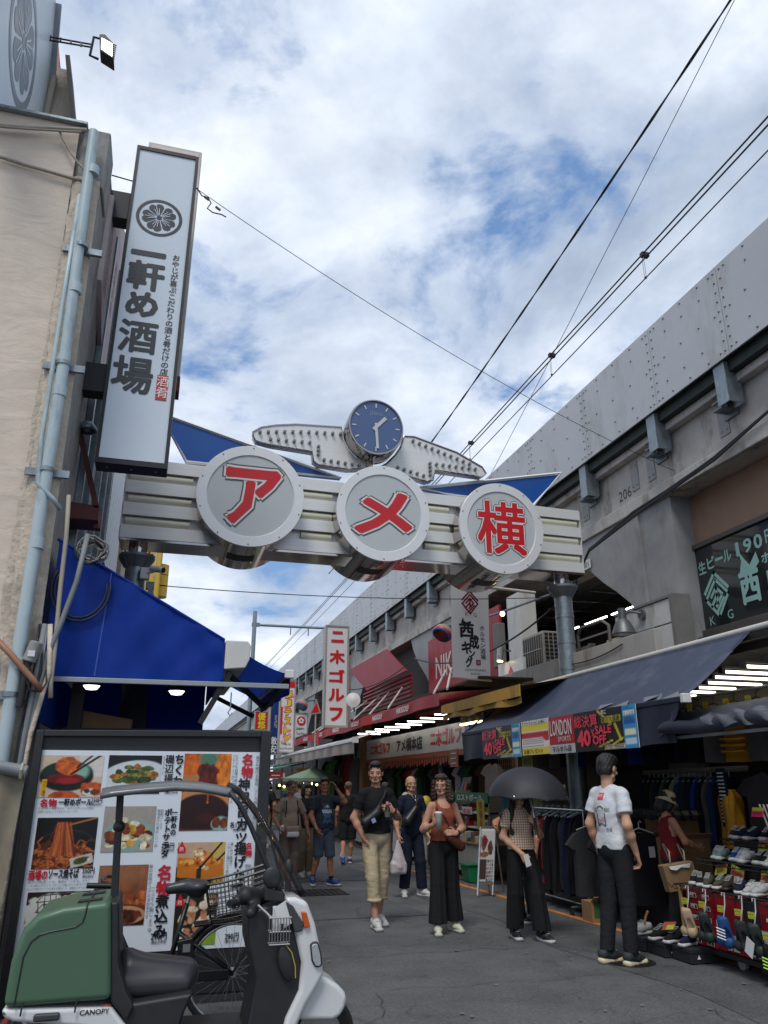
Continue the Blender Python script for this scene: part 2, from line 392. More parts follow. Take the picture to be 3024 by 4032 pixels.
# ------------------------------------------------------------------ ground
X3, Y3, Z3 = V((1, 0, 0)), V((0, 1, 0)), V((0, 0, 1))
def asphalt(name, col, seed=0., fine=1.):
    m = bpy.data.materials.new(name); m.use_nodes = True; nt = m.node_tree; N = nt.nodes.new; L = nt.links.new; b = nt.nodes['Principled BSDF']
    tc = N('ShaderNodeTexCoord'); mp = N('ShaderNodeMapping'); mp.inputs['Location'].default_value = (seed, seed, 0); L(tc.outputs['Object'], mp.inputs[0])
    def nz(s, d, r=.6):
        n = N('ShaderNodeTexNoise'); n.inputs['Scale'].default_value = s; n.inputs['Detail'].default_value = d; n.inputs['Roughness'].default_value = r; L(mp.outputs[0], n.inputs[0]); return n
    def ramp(src, a, ca, bb, cb):
        r = N('ShaderNodeValToRGB'); e = r.color_ramp.elements; e[0].position = a; e[1].position = bb; e[0].color = (*ca, 1); e[1].color = (*cb, 1); L(src, r.inputs[0]); return r
    base = ramp(nz(1.3, 8).outputs['Fac'], .35, [v * .78 for v in col], .68, [v * 1.2 for v in col])
    def mult(a, bsock):
        x = N('ShaderNodeMix'); x.data_type = 'RGBA'; x.blend_type = 'MULTIPLY'; x.inputs[0].default_value = 1; L(a, x.inputs[6]); L(bsock, x.inputs[7]); return x.outputs[2]
    g = ramp(nz(85, 3, .8).outputs['Fac'], .34, (.5, .5, .5), .68, (1.6, 1.6, 1.62))
    c = mult(base.outputs[0], g.outputs[0])
    g2 = ramp(nz(28, 4, .75).outputs['Fac'], .35, (.78, .78, .78), .65, (1.25, 1.25, 1.25)); c = mult(c, g2.outputs[0])
    vo = N('ShaderNodeTexVoronoi'); vo.feature = 'DISTANCE_TO_EDGE'; vo.inputs['Scale'].default_value = .55; 
    wn = nz(3, 4); ad = N('ShaderNodeMix'); ad.data_type = 'RGBA'; ad.blend_type = 'LINEAR_LIGHT'; ad.inputs[0].default_value = .25; L(mp.outputs[0], ad.inputs[6]); L(wn.outputs['Color'], ad.inputs[7]); L(ad.outputs[2], vo.inputs[0])
    cr = ramp(vo.outputs['Distance'], .0, (.62, .62, .62), .006, (1, 1, 1)); c = mult(c, cr.outputs[0]) if fine > .9 else c
    st = ramp(nz(2.2, 5, .7).outputs['Fac'], .3, (.62, .62, .62), .42, (1, 1, 1)); c = mult(c, st.outputs[0])
    L(c, b.inputs['Base Color']); b.inputs['Roughness'].default_value = .8
    bp = N('ShaderNodeBump'); bp.inputs['Strength'].default_value = .6 * fine; bp.inputs['Distance'].default_value = .01; L(nz(150, 4).outputs['Fac'], bp.inputs['Height']); L(bp.outputs[0], b.inputs['Normal'])
    return m
M_asph = asphalt('asphalt_grey', (.108, .109, .109)); M_asph2 = asphalt('asphalt_smooth', (.088, .090, .091), 5, .5); M_asph3 = asphalt('asphalt_dark', (.068, .07, .072), 9, .5)
struct('ground', MB().box(-200, 200, -200, 600, -.4, 0), M_asph)
ol = lambda y: 5.4 - .0465 * (y - 6.6)          # kerb line along the shops
mb = MB(); 
def strip(x0f, x1f, y0, y1, z, n=12):
    m = MB(); m.grid(lambda u, v: (x0f(y0 + v * (y1 - y0)) * (1 - u) + x1f(y0 + v * (y1 - y0)) * u, y0 + v * (y1 - y0), z), 1, n); return m
struct('pavement_strip', strip(lambda y: ol(y) - 1.05 - .12 * math.sin(y * 1.7) - (.1 if y < 7.6 else 0), lambda y: 9.0, 2, 30, .004, 60), M_asph2)
struct('road', strip(lambda y: 1.0, lambda y: ol(y) - 1.6 + .08 * math.sin(y * 2), 10.6, 13.2, .004, 20), M_asph2)
struct('road_patch', strip(lambda y: -1.0, lambda y: ol(y) - .9, 14.6, 40, .008, 20), M_asph3)
M_seam = mat('seam_tar', (.05, .05, .052), .5, var=.3, vs=20)
for y, x0, x1, w in ((10.6, 1.3, 4.3, .025), (8.35, 1.7, 3.9, .02), (13.2, 1, 4, .03), (7.0, 2.0, 4.4, .015)):
    struct('road_joint', MB().add([(x0 + (x1 - x0) * i / 14, y + .05 * math.sin(i * 1.3) + (w if k else 0) * (.5 + .25 * math.sin(i * 2.9)), .0125) for k in (0, 1) for i in range(15)], [(i, i + 1, 16 + i, 15 + i) for i in range(14)]), M_seam)
mg = MB(); rg_ = random.Random(77)
for k in range(90):
    x, y, r_ = rg_.uniform(1.2, 5.0), rg_.uniform(5.5, 13), rg_.uniform(.008, .022); mg.lathe([(0, .0135), (r_, .0132)], (x, y, 0), Z3, 7)
obj('gum_spots', mg, mat('old_gum', (.19, .19, .185), .7, var=.2), kind='stuff')['label'] = 'small pale gum spots scattered over the asphalt'
mg = MB()
for k in range(7):
    x, y = rg_.uniform(1.6, 4.6), rg_.uniform(5.6, 12); a = rg_.uniform(0, 6.3); p_ = V((x, y, .0128))
    for j in range(9): q_ = p_ + V((math.cos(a), math.sin(a), 0)) * rg_.uniform(.08, .22); mg.bar(p_, q_, .006, .0006); p_ = q_; a += rg_.uniform(-.7, .7)
obj('asphalt_cracks', mg, M_seam, kind='stuff')['label'] = 'thin dark cracks wandering over the asphalt'
M_orange = mat('worn_orange_paint', S(190, 120, 50), .7, var=.35, vs=14, dirt=(.10, .095, .09), ds=9)
struct('kerb_line', strip(lambda y: ol(y), lambda y: ol(y) + .11, 3, 19, .009, 30), M_orange)
M_iron = mat('cast_iron', (.035, .03, .028), .55, .6, .3, 20)
def cover(x, y, r, sq, label):
    t = thing('manhole_cover', label, 'manhole cover', (x, y, .005))
    if sq:
        obj('frame', MB().box(x - r, x + r, y - r * .9, y + r * .9, .006, .012), M_iron, t)
        m = MB(); k = 9
        for i in range(k):
            for j in range(k): 
                cx, cy = x - r + (i + .5) * 2 * r / k, y - r * .9 + (j + .5) * 1.8 * r / k; m.box(cx - r / k * .62, cx + r / k * .62, cy - r / k * .55, cy + r / k * .55, .012, .016)
        obj('tread_pattern', m, M_iron, t, kind='stuff')
    else:
        obj('frame', MB().lathe([(0, .01), (r, .01), (r, .006)], (x, y, 0), Z3, 28), M_iron, t); m = MB()
        for k in range(1, 5): m.lathe([(r * k / 5.2, .01), (r * k / 5.2, .015), (r * k / 5.2 + .02, .015), (r * k / 5.2 + .02, .01)], (x, y, 0), Z3, 28)
        obj('tread_pattern', m, M_iron, t, kind='stuff')
cover(2.62, 13.15, .42, True, 'square rusty iron cover in the road beside the man in the printed tee')
cover(4.52, 7.42, .24, False, 'round dark iron cover under the shoes of the man in the white tee')
# ------------------------------------------------------------------ railway viaduct
M_par = mat('grey_painted_steel', S(186, 187, 188), .45, .1, .05, .8, dirt=S(158, 154, 148), ds=1.1)
M_bolt = mat('bolt_grey', S(128, 126, 123), .5, .5, .2, 30)
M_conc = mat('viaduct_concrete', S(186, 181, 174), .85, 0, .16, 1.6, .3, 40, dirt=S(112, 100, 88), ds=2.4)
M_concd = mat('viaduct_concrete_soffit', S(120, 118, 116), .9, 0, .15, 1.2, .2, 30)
M_green = mat('dark_green_steel', S(44, 54, 48), .6, .2, .3, 6)
M_galv = mat('galvanised_steel', S(140, 150, 155), .42, .6, .22, 14, dirt=S(110, 118, 122), ds=14)
M_galvd = mat('galvanised_dull', S(120, 128, 134), .5, .4, .2, 6)
via = thing('railway_viaduct', 'long elevated railway viaduct of grey steel parapet and stained concrete above the shops', 'viaduct', (7.9, 10, 0))
seams = [3.3, 5.7, 8.08, 9.85, 12.13, 14.5] + [14.5 + 2.35 * i for i in range(1, 21)]
def bolts_mb(w):
    m = MB(); H_ = 1.51
    def b(y, z): m.lathe([(0, .018), (.010, .016), (.017, .008), (.018, 0)], (0, y, z), (-1, 0, 0), 6)
    for e in (.07, w - .07):
        for i in range(9): b(e, .09 + i * (H_ - .18) / 8)
        for zz in (.09, .72, 1.42):
            b(e + (.1 if e < 1 else -.1), zz)
    for zz in (.32, .76, 1.2, 1.44, .08):
        for q in range(1, 4): b(w * q / 4 + (.1 if zz in (.76, .32) else 0), zz)
    return m
BOL = {}
for a, b_ in zip(seams, seams[1:]):
    w = b_ - a; o = obj('parapet_panel', MB().box(7.5, 7.53, a + .006, b_ - .006, 7.53, 9.04), M_par, via)
    if a < 56:
        key = round(w, 2)
        if key not in BOL: BOL[key] = mesh('bolts', bolts_mb(w), M_bolt)
        c = inst('bolts', BOL[key], o, V((7.499, a, 7.53)) - via.location); c['kind'] = 'stuff'
obj('parapet_panel', MB().box(7.5, 7.53, seams[-1] + .006, 190, 7.53, 9.04), M_par, via)
obj('parapet_back', MB().box(7.535, 7.60, 3.3, 190, 7.56, 9.0), M_green, via)
obj('deck_beam', MB().box(7.62, 7.8, 3.3, 190, 7.36, 7.56), M_green, via)
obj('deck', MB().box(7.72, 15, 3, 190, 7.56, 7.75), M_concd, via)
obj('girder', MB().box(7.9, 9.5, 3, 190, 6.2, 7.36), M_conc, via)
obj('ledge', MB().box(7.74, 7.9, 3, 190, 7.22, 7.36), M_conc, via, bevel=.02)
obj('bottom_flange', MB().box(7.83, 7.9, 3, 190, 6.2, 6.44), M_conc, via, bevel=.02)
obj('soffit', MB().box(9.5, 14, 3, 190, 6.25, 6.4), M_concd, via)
# posts carrying the parapet
ys = [5.85, 8.3, 10.05, 12.35] + [14.75 + 2.35 * i for i in range(0, 18)]
def post_mb(y):
    m = MB(); m.box(7.545, 7.56, y - .02, y + .2, 6.88, 7.52); m.box(7.56, 7.8, y - .02, y - .005, 6.88, 7.52); m.box(7.545, 7.56, y + .2, y + .215, 6.88, 7.52); m.box(7.8, 7.815, y - .02, y + .2, 6.88, 7.52); return m
def brk_mb(y):
    m = MB()
    for z in (6.9, 7.02, 7.14): m.box(7.62, 7.9, y + .24, y + .44, z, z + .02)
    m.box(7.86, 7.9, y + .2, y + .5, 6.82, 7.2); m.box(7.72, 7.74, y + .24, y + .44, 6.9, 7.16)
    for z in (6.96, 7.08): m.ball((7.66, y + .34, z + .03), .03, 6)
    return m
pm = mesh('parapet_post', post_mb(0), M_galv); bm_ = mesh('bracket', brk_mb(0), M_galvd)
for y in ys:
    p = inst('parapet_post', pm, via, V((0, y, 0)) - via.location); inst('bracket', bm_, p)
M_plate = mat('grey_plate', S(150, 150, 148), .6, .2, .15, 8)
for y in (8.75, 10.65, 11.15, 12.9):
    m = MB().box(7.885, 7.9, y, y + .22, 6.62, 7.15)
    for yy in (y + .05, y + .17): m.ball((7.884, yy, 6.7), .018, 6); m.ball((7.884, yy, 7.08), .018, 6)
    obj('repair_plate', m, M_plate, via)
# piers with haunches
M_hau = mat('haunch_paint', S(150, 150, 150), .7, 0, .12, 2, .15, 30, dirt=S(120, 118, 115), ds=2)
for i, y0 in enumerate((10.3, 21.5, 32.7, 43.9, 55.1)):
    p = obj('pier', MB().box(7.92, 9.1, y0 + .1, y0 + 1.0, 0, 6.2), M_hau, via)
    prof = [(1.0, 3.9), (1.2, 4.32), (1.5, 4.66), (1.9, 4.96), (2.3, 5.22), (2.65, 5.5), (2.95, 5.8), (3.2, 6.2), (1.0, 6.2)]
    obj('haunch', MB().prism([(7.88, y0 + a, z) for a, z in prof], (1.1, 0, 0)), M_hau, p)
    if i: obj('haunch', MB().prism([(7.88, y0 + 1.1 - a, z) for a, z in prof], (1.1, 0, 0)), M_hau, p)
M_blk = mat('black_paint', (.012, .012, .013), .5, var=.2)
nb = MB()
for s_, y in (('206', 11.62), ("208", 22.1), ('210', 29.6)): nb.text(s_, (7.82 if s_ == '206' else 7.87, y, 6.67 if s_ == '206' else 5.8), (0, -1, 0), Z3, h=.2, ext=.004)
nb.v = [(7.896 if abs(x - 7.816) < .01 else x, y, z) for x, y, z in nb.v]
obj('number', nb, M_blk, via)
pl = obj('number_plate', MB().box(7.84, 7.85, 12.95, 13.35, 5.62, 5.8), mat('white_plate', S(215, 215, 210), .5, var=.05), via)
obj('number', MB().text('2B01', (7.838, 13.15, 5.71), (0, -1, 0), Z3, h=.11, ext=.004), M_blk, pl)
# ---- upper storey under the arches
M_brown = mat('tan_brown_render', S(158, 128, 106), .8, 0, .08, 3, .25, 120)
M_frame = mat('dark_window_frame', S(92, 86, 82), .5, .3, .1)
M_dglass = mat('dark_glass', (.016, .020, .022), .06, 0, .1, 2, spec=.8)
wall = thing('first_floor_wall', 'brown rendered upper wall with a long dark window under the viaduct', 'wall', (8.3, 8, 3.2))
obj('wall', MB().box(8.3, 8.5, 10.98, 11.35, 3.2, 6.19).box(8.3, 8.5, 3, 10.98, 5.35, 6.19).box(8.3, 8.5, 3, 10.98, 3.2, 3.8), M_brown, wall)
obj('pilaster', MB().box(8.24, 8.3, 11.0, 11.06, 3.2, 6.1).box(8.26, 8.3, 10.66, 10.98, 3.82, 5.33), M_brown, wall)
fr = obj('window_frame', MB().box(8.22, 8.3, 10.56, 10.64, 3.82, 5.34).box(8.22, 8.3, 4, 10.56, 5.26, 5.34).box(8.2, 8.3, 4, 10.56, 3.82, 3.92), M_frame, wall, bevel=.008)
obj('pane', MB().box(8.27, 8.29, 4, 10.56, 3.92, 5.26), M_dglass, fr)
obj('window_sill', MB().box(8.1, 8.3, 4, 10.7, 3.72, 3.8), M_frame, wall)
M_sea = mat('pale_green_vinyl', S(150, 190, 182), .5, var=.08)
w = MB(); NR = (0, -1, 0)
for ch, y, z, h in (('生', 10.27, 4.93, .22), ('ビ', 10.05, 4.96, .2), ('ー', 9.85, 4.97, .05), ('ル', 9.66, 4.97, .19), ('1', 9.42, 5.0, .22), ('9', 9.2, 5.0, .22), ('0', 8.98, 5.0, .22), ('円', 8.74, 5.02, .2), ('ホ', 8.88, 4.72, .15)):
    w.text(ch, (8.27, y, z), NR, Z3, h=h, w=.18 if ch != '1' else .08, bold=.035, ext=.004)
def on(y, z): return (8.266, y, z)
def diamond_logo(mb, P_, s, m=1):
    """square logo of angular strokes set on its corner; P_(a,b) maps logo units to 3-D"""
    def seg(a, b, wd=.19):
        ax, ay = a; bx, by = b; dx, dy = bx - ax, by - ay; l = math.hypot(dx, dy); nx_, ny_ = -dy / l * wd / 2, dx / l * wd / 2; ex, ey = dx / l * wd / 2, dy / l * wd / 2
        q = [(ax + nx_ - ex, ay + ny_ - ey), (ax - nx_ - ex, ay - ny_ - ey), (bx - nx_ + ex, by - ny_ + ey), (bx + nx_ + ex, by + ny_ + ey)]
        mb.add([P_(u * s, v * s) for u, v in q], [(0, 1, 2, 3)])
    seg((-.92, .28), (0, 1.2)); seg((0, 1.2), (.92, .28))
    for a, b in (((-.92, -.1), (0, -1.1)), ((0, -1.1), (.92, -.05)), ((-.92, -.1), (0, .82)), ((.92, -.05), (.05, .82)), ((-.45, .0), (0, .42)), ((.42, .0), (0, .42)), ((-.5, -.5), (.0, .02)), ((-.1, -.55), (.35, -.1)), ((0, .42), (0, -.4)), ((-.05, -.8), (.5, -.25))): seg(a, b, .17)
diamond_logo(w, lambda a, b: on(10.02 - a * .95, 4.42 + b), .30)
w.text('K', on(10.2, 4.05), NR, Z3, h=.14, ext=.002); w.text('G', on(9.78, 4.07), NR, Z3, h=.14, ext=.002)
# flame-topped brush character
w.text('西', on(9.28, 4.38), NR, Z3, h=.5, w=.42, bold=.05, ext=.003)
w.prism([on(9.45, 4.62), on(9.38, 4.8), on(9.42, 4.98), on(9.3, 4.8), on(9.22, 4.7), on(9.06, 4.86), on(9.02, 4.7), on(9.15, 4.6)], (-.002, 0, 0))
w.text('成', on(8.75, 4.38), NR, Z3, h=.45, w=.4, bold=.05, ext=.003)
obj('lettering', w, M_sea, wall)
# white panels with the bell lamp
M_wpanel = mat('white_panel', S(205, 204, 200), .5, 0, .06, 3, dirt=S(150, 148, 145), ds=2)
pn = thing('panel_box', 'white two-row panel cladding at the foot of the concrete haunch', 'panel', (7.6, 11, 3.5))
for z0, z1 in ((4.02, 4.40), (3.55, 4.0)): obj('panel', MB().box(7.6, 7.9, 10.31, 11.9, z0, z1), M_wpanel, pn, bevel=.006)
obj('edge_trim', MB().box(7.58, 7.92, 10.22, 10.305, 3.5, 4.46).box(7.58, 7.92, 10.31, 11.9, 4.41, 4.45), mat('grey_trim', S(120, 118, 114), .6), pn)
M_lampg = mat('grey_lamp_metal', S(105, 108, 108), .45, .5, .1)
lp = thing('bell_lamp', 'grey bell-shaped wall lamp on the white panel behind the steel post', 'lamp', (7.5, 11.2, 4.2))
obj('wall_plate', MB().cyl((7.59, 11.05, 4.28), (7.55, 11.05, 4.28), .09), M_lampg, lp); obj('arm', MB().tube([(7.56, 11.05, 4.3), (7.45, 11.2, 4.36), (7.36, 11.3, 4.3)], .02), M_lampg, lp)
obj('neck', MB().cyl((7.36, 11.3, 4.42), (7.36, 11.3, 4.22), .07), M_lampg, lp)
obj('shade', MB().lathe([(.07, .0), (.12, -.05), (.17, -.16), (.2, -.24), (.21, -.27), (.19, -.27)], (7.36, 11.3, 4.24), Z3, 24), M_lampg, lp, smooth=True)
obj('lens', MB().lathe([(0, -.262), (.19, -.262)], (7.36, 11.3, 4.24), Z3, 24), mat('lamp_lens', S(190, 190, 185), .2), lp)
# low concrete balcony
M_band = mat('pale_render_band', S(172, 168, 162), .75, 0, .08, 2, .15, 60, dirt=S(120, 114, 108), ds=2.5)
struct('balcony_wall', MB().box(6.68, 6.8, 9.5, 16.5, 3.25, 3.72), M_band, bevel=.01)
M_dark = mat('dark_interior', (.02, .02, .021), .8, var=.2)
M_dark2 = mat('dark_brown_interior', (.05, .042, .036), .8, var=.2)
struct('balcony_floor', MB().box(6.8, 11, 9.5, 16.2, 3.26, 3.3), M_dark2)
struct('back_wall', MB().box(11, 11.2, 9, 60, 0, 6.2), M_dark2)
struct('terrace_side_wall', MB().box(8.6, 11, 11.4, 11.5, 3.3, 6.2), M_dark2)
M_tube = mat('lit_tube', (1, .97, .9), .3, var=0, emit=6, ecol=(1, .97, .9))
M_warm = mat('lit_bulb', (1, .75, .35), .3, var=0, emit=7, ecol=(1, .72, .3))
for x, y0, y1 in ((9.0, 13.2, 14.2), (9.0, 14.4, 15.3), (9.0, 15.6, 16.6), (8.8, 12.2, 12.9)):
    single('ceiling_tube', MB().cyl((x, y0, 5.0), (x, y1, 5.0), .02, n=8), M_tube, 'lit strip tube hanging over the upper terrace behind the steel post, ' + {13.2: 'second from the right', 14.4: 'third from the right', 15.6: 'leftmost', 12.2: 'rightmost'}[y0], 'tube light', 'terrace strip tubes')
m = MB()
for k in range(7): m.bar((8.2, 11.9 + k * .9, 5.35), (10.9, 11.9 + k * .9, 5.35), .03); m.bar((8.2, 11.9 + k * .9, 5.35), (9.4, 12.8 + k * .9, 5.9), .02)
single('ceiling_truss', m, M_blk, 'dark thin roof trusses over the upper terrace', 'truss')
M_chair = mat('chair_metal', S(120, 112, 105), .45, .3)
for k, (x, y) in enumerate(((7.3, 12.35), (7.5, 13.0))):
    t = thing('handrail', ['tall curved grey handrail frame on the terrace right of the steel post', 'lower grey boxy frame on the terrace right of the steel post'][k], 'frame', (x, y, 3.3))
    if k == 0: obj('rail', MB().tube([(x, y + .35, 3.3), (x, y + .35, 4.2), (x, y + .25, 4.32), (x, y - .5, 4.32), (x, y - .7, 4.2), (x, y - .7, 3.3)], .03), M_chair, t); obj('crossbar', MB().bar((x, y + .35, 4.1), (x, y - .7, 4.1), .03), M_chair, t)
    else:
        obj('crossbar', MB().bar((x, y + .2, 4.0), (x, y - .4, 4.0), .06), M_chair, t)
        for yy in (y + .2, y - .4): obj('leg', MB().bar((x, yy, 3.3), (x, yy, 4.05), .1), M_chair, t)
single('cream_cupboard', MB().box(7.6, 8.1, 11.85, 12.25, 3.3, 4.05), mat('cream_board', S(190, 178, 155), .6), 'cream cupboard on the terrace beside the white panel', 'cupboard', bevel=.01)
# air conditioner
M_ac = mat('ac_casing', S(165, 160, 150), .5, 0, .06, 6, dirt=S(110, 104, 96), ds=5)
ac = thing('air_conditioner', 'beige outdoor air conditioner unit left of the steel post', 'air conditioner', (7.2, 14.3, 3.75))
obj('casing', MB().box(7.06, 7.5, 13.64, 14.55, 3.78, 4.46), M_ac, ac, bevel=.015)
obj('fan_recess', MB().box(7.045, 7.058, 13.7, 14.5, 3.84, 4.4), M_blk, ac)
m = MB()
for i in range(9): m.box(7.036, 7.044, 13.7 + i * .1 - .006, 13.7 + i * .1 + .006, 3.84, 4.4)
obj('grille', m.box(7.034, 7.044, 13.7, 14.5, 4.11, 4.13), M_ac, ac, kind='stuff')
m = MB()
for i in range(4):
    for j in range(8): m.box(7.1 + i * .095, 7.17 + i * .095, 13.63, 13.638, 3.83 + j * .077, 3.88 + j * .077)
obj('vent', m, M_blk, ac, kind='stuff')
obj('foot', MB().box(7.1, 7.5, 13.7, 13.76, 3.72, 3.78), M_galvd, ac); obj('foot', MB().box(7.1, 7.5, 14.4, 14.46, 3.72, 3.78), M_galvd, ac)
single('white_pillar', MB().box(7.3, 7.7, 15.1, 15.75, 3.3, 5.6), M_wpanel, 'white clad pillar left of the air conditioner', 'pillar', bevel=.01)
obx = obj('grey_rail', MB().tube([(6.66, 12.0, 4.86), (6.9, 15.5, 5.15), (7.0, 16.8, 5.3)], .025), M_galvd); tag(obx, 'long pale rail running back from the top of the steel post', 'rail')
# ------------------------------------------------------------------ left: beige corner building
def wrinkled(name, col):
    m = mat(name, col, .85, 0, .07, 2.5, 0, dirt=[v * .86 for v in col], ds=1.2); nt = m.node_tree; N = nt.nodes.new; L = nt.links.new; b = nt.nodes['Principled BSDF']
    tc = N('ShaderNodeTexCoord'); mp = N('ShaderNodeMapping'); mp.inputs['Scale'].default_value = (.8, 1, 2.0); L(tc.outputs['Object'], mp.inputs[0])
    n = N('ShaderNodeTexNoise'); n.inputs['Scale'].default_value = 2.2; n.inputs['Detail'].default_value = 4; n.inputs['Distortion'].default_value = .8; L(mp.outputs[0], n.inputs[0])
    n2 = N('ShaderNodeTexNoise'); n2.inputs['Scale'].default_value = 90; L(tc.outputs['Object'], n2.inputs[0])
    b1 = N('ShaderNodeBump'); b1.inputs['Strength'].default_value = .26; b1.inputs['Distance'].default_value = .07; L(n.outputs['Fac'], b1.inputs['Height'])
    b2 = N('ShaderNodeBump'); b2.inputs['Strength'].default_value = .25; b2.inputs['Distance'].default_value = .01; L(n2.outputs['Fac'], b2.inputs['Height']); L(b1.outputs[0], b2.inputs['Normal']); L(b2.outputs[0], b.inputs['Normal'])
    return m
M_beige = wrinkled('beige_render', S(216, 201, 184)); M_rough = mat('rough_mortar', S(200, 187, 170), .95, 0, .15, 5, 1, 16, dirt=S(150, 138, 122), ds=5)
M_cgrey = mat('old_grey_concrete', S(150, 147, 142), .9, 0, .2, 3, .4, 25, dirt=S(100, 96, 92), ds=3)
M_pipe = mat('pale_blue_grey_pvc', S(178, 194, 198), .4, 0, .05, 4, dirt=S(135, 148, 150), ds=4)
M_cable = mat('beige_cable', S(165, 155, 140), .6, var=.1); M_cblk = mat('black_cable', (.015, .015, .016), .5, var=.1); M_cgr = mat('grey_conduit', S(120, 124, 126), .5, 0, .1, 6)
bb = thing('corner_building', 'beige rendered corner building with a rough mortar edge on the far left', 'building', (-3, 7.4, 0))
m = MB(); m.grid(lambda u, v: (-6 + 4.56 * u + .10 * (1 - v) * u, 7.2 - .008 * math.sin(v * 30 + 3 * math.sin(u * 9)) * math.sin(u * 7), 1.2 + 7.2 * v), 30, 90)
obj('wall', m, M_beige, bb, smooth=True)
m = MB(); rr = random.Random(3)
jag = [[.03 * rr.random() for _ in range(61)] for _ in range(5)]
m.grid(lambda u, v: (-1.45 + .1 * (1 - v) - .04 * u * 0 + u * .30 + (jag[0][int(v * 60)] * 1.5 if u < .1 else 0), 7.2 - .035 * (1 if .1 < u < .9 else 0) - jag[int(u * 4)][int(v * 60)], 1.2 + 6.5 * v), 4, 60)
obj('mortar_edge', m, M_rough, bb, smooth=True)
obj('corner_post', MB().box(-1.40, -1.12, 7.215, 7.7, 7.65, 8.42), M_cgrey, bb, bevel=.02)
m = MB(); rj = random.Random(9); m.grid(lambda u, v: (-1.42 + .27 * u + rj.uniform(-.012, .012), 7.20 - .015 * rj.random(), 7.65 * v), 5, 90); obj('mortar_corner', m, M_rough, bb, smooth=True); obj('corner_core', MB().box(-1.40, -1.16, 7.23, 7.7, 0, 7.65), M_rough, bb)
obj('street_wall', MB().box(-6, -1.15, 7.25, 8.5, 0, 8.38), M_cgrey, bb)
obj('coping', MB().box(-6, -1.36, 7.14, 7.5, 8.40, 8.44), M_galv, bb, bevel=.008)
obj('lower_wall', MB().box(-6, -1.1, 7.22, 7.24, 0, 1.2), M_cgrey, bb)
def sag(p, q, s, n=14, wob=0, seed=1):
    r = random.Random(seed); p, q = V(p), V(q)
    return [p.lerp(q, i / n) - Z3 * (4 * s * (i / n) * (1 - i / n)) + V((r.uniform(-wob, wob), r.uniform(-wob, wob), r.uniform(-wob, wob))) * (0 < i < n) for i in range(n + 1)]
for i, (a, b_, s_, r_, lab) in enumerate((((-4, 7.12, 7.9), (-1.35, 7.12, 8.30), .05, .022, 'thick twisted beige cable just below the top of the beige wall'), ((-4, 7.12, 7.95), (-1.4, 7.1, 8.24), .06, .012, 'thin beige cable alongside the twisted one on the beige wall'), ((-4, 7.15, 8.0), (-1.33, 7.15, 7.64), .0, .02, 'straight beige cable running across the beige wall under the twisted cables'), ((-1.63, 7.13, 8.24), (-1.29, 7.13, 7.75), .05, .012, 'short looping cable falling from the twisted cables to the drainpipe'))):
    single('wall_cable', MB().tube(sag(a, b_, s_, 14, .006, i), r_, 6), M_cable, lab, 'cable', smooth=True)
dp = thing('drainpipe', 'pale blue-grey drainpipe down the edge of the beige wall', 'drainpipe', (-1.22, 7.06, 0))
obj('pipe', MB().cyl((-1.27, 7.06, 8.24), (-1.205, 7.06, 5.5), .052).cyl((-1.205, 7.06, 5.5), (-1.20, 7.06, 0), .056), M_pipe, dp, smooth=False, auto=40)
for z in (7.67, 6.2, 5.05, 3.55, 2.5): obj('socket', MB().cyl((-1.2 - .02 * (z - 5) / 3, 7.06, z), (-1.2 - .02 * (z - 5) / 3, 7.06, z + .1), .062), M_pipe, dp, auto=40)
for z in (6.76, 5.40, 4.30, 2.30):
    o = obj('clamp', MB().cyl((-1.21, 7.06, z - .02), (-1.21, 7.06, z + .02), .066), M_galv, dp, auto=40); obj('strut', MB().box(-1.4, -1.02, 7.12, 7.16, z - .035, z + .035), M_galv, o)
obj('side_conduit', MB().tube([(-1.31, 7.08, 7.4), (-1.30, 7.05, 6.2), (-1.29, 7.05, 4.6), (-1.26, 7.02, 4.15), (-1.12, 7.02, 4.02), (-1.05, 7.1, 3.95)], .022, 8), M_pipe, dp, smooth=True)
# roof-top: grey round-crest sign, floodlight, building behind
M_crestbg = mat('crest_panel', S(205, 214, 218), .4, 0, .05, 2); M_crest = mat('crest_grey', S(120, 127, 134), .4, 0, .05, 2)
sg = thing('roof_sign', 'grey sign with a giant round flower crest standing on the beige building roof', 'sign', (-2.25, 8, 8.4))
XS = -2.25; YC, ZC, RY, RZ = 7.5, 9.75, .68, .80
obj('panel', MB().prism([(XS, 6.2, 8.4), (XS, 8.45, 8.4), (XS, 9.0, 9.6), (XS, 9.0, 10.3), (XS, 8.45, 11.6), (XS, 6.2, 11.6)], (-.12, 0, 0)), M_crestbg, sg)
obj('panel_edge', MB().bar((XS, 8.47, 8.4), (XS, 9.02, 9.65), .05, .14, up=(1, 0, 0)).bar((XS, 9.02, 9.65), (XS, 9.02, 10.3), .05, .14, up=(1, 0, 0)).bar((XS, 9.02, 10.3), (XS, 8.47, 11.6), .05, .14, up=(1, 0, 0)), mat('sign_side_grey', S(140, 146, 152), .5), sg)
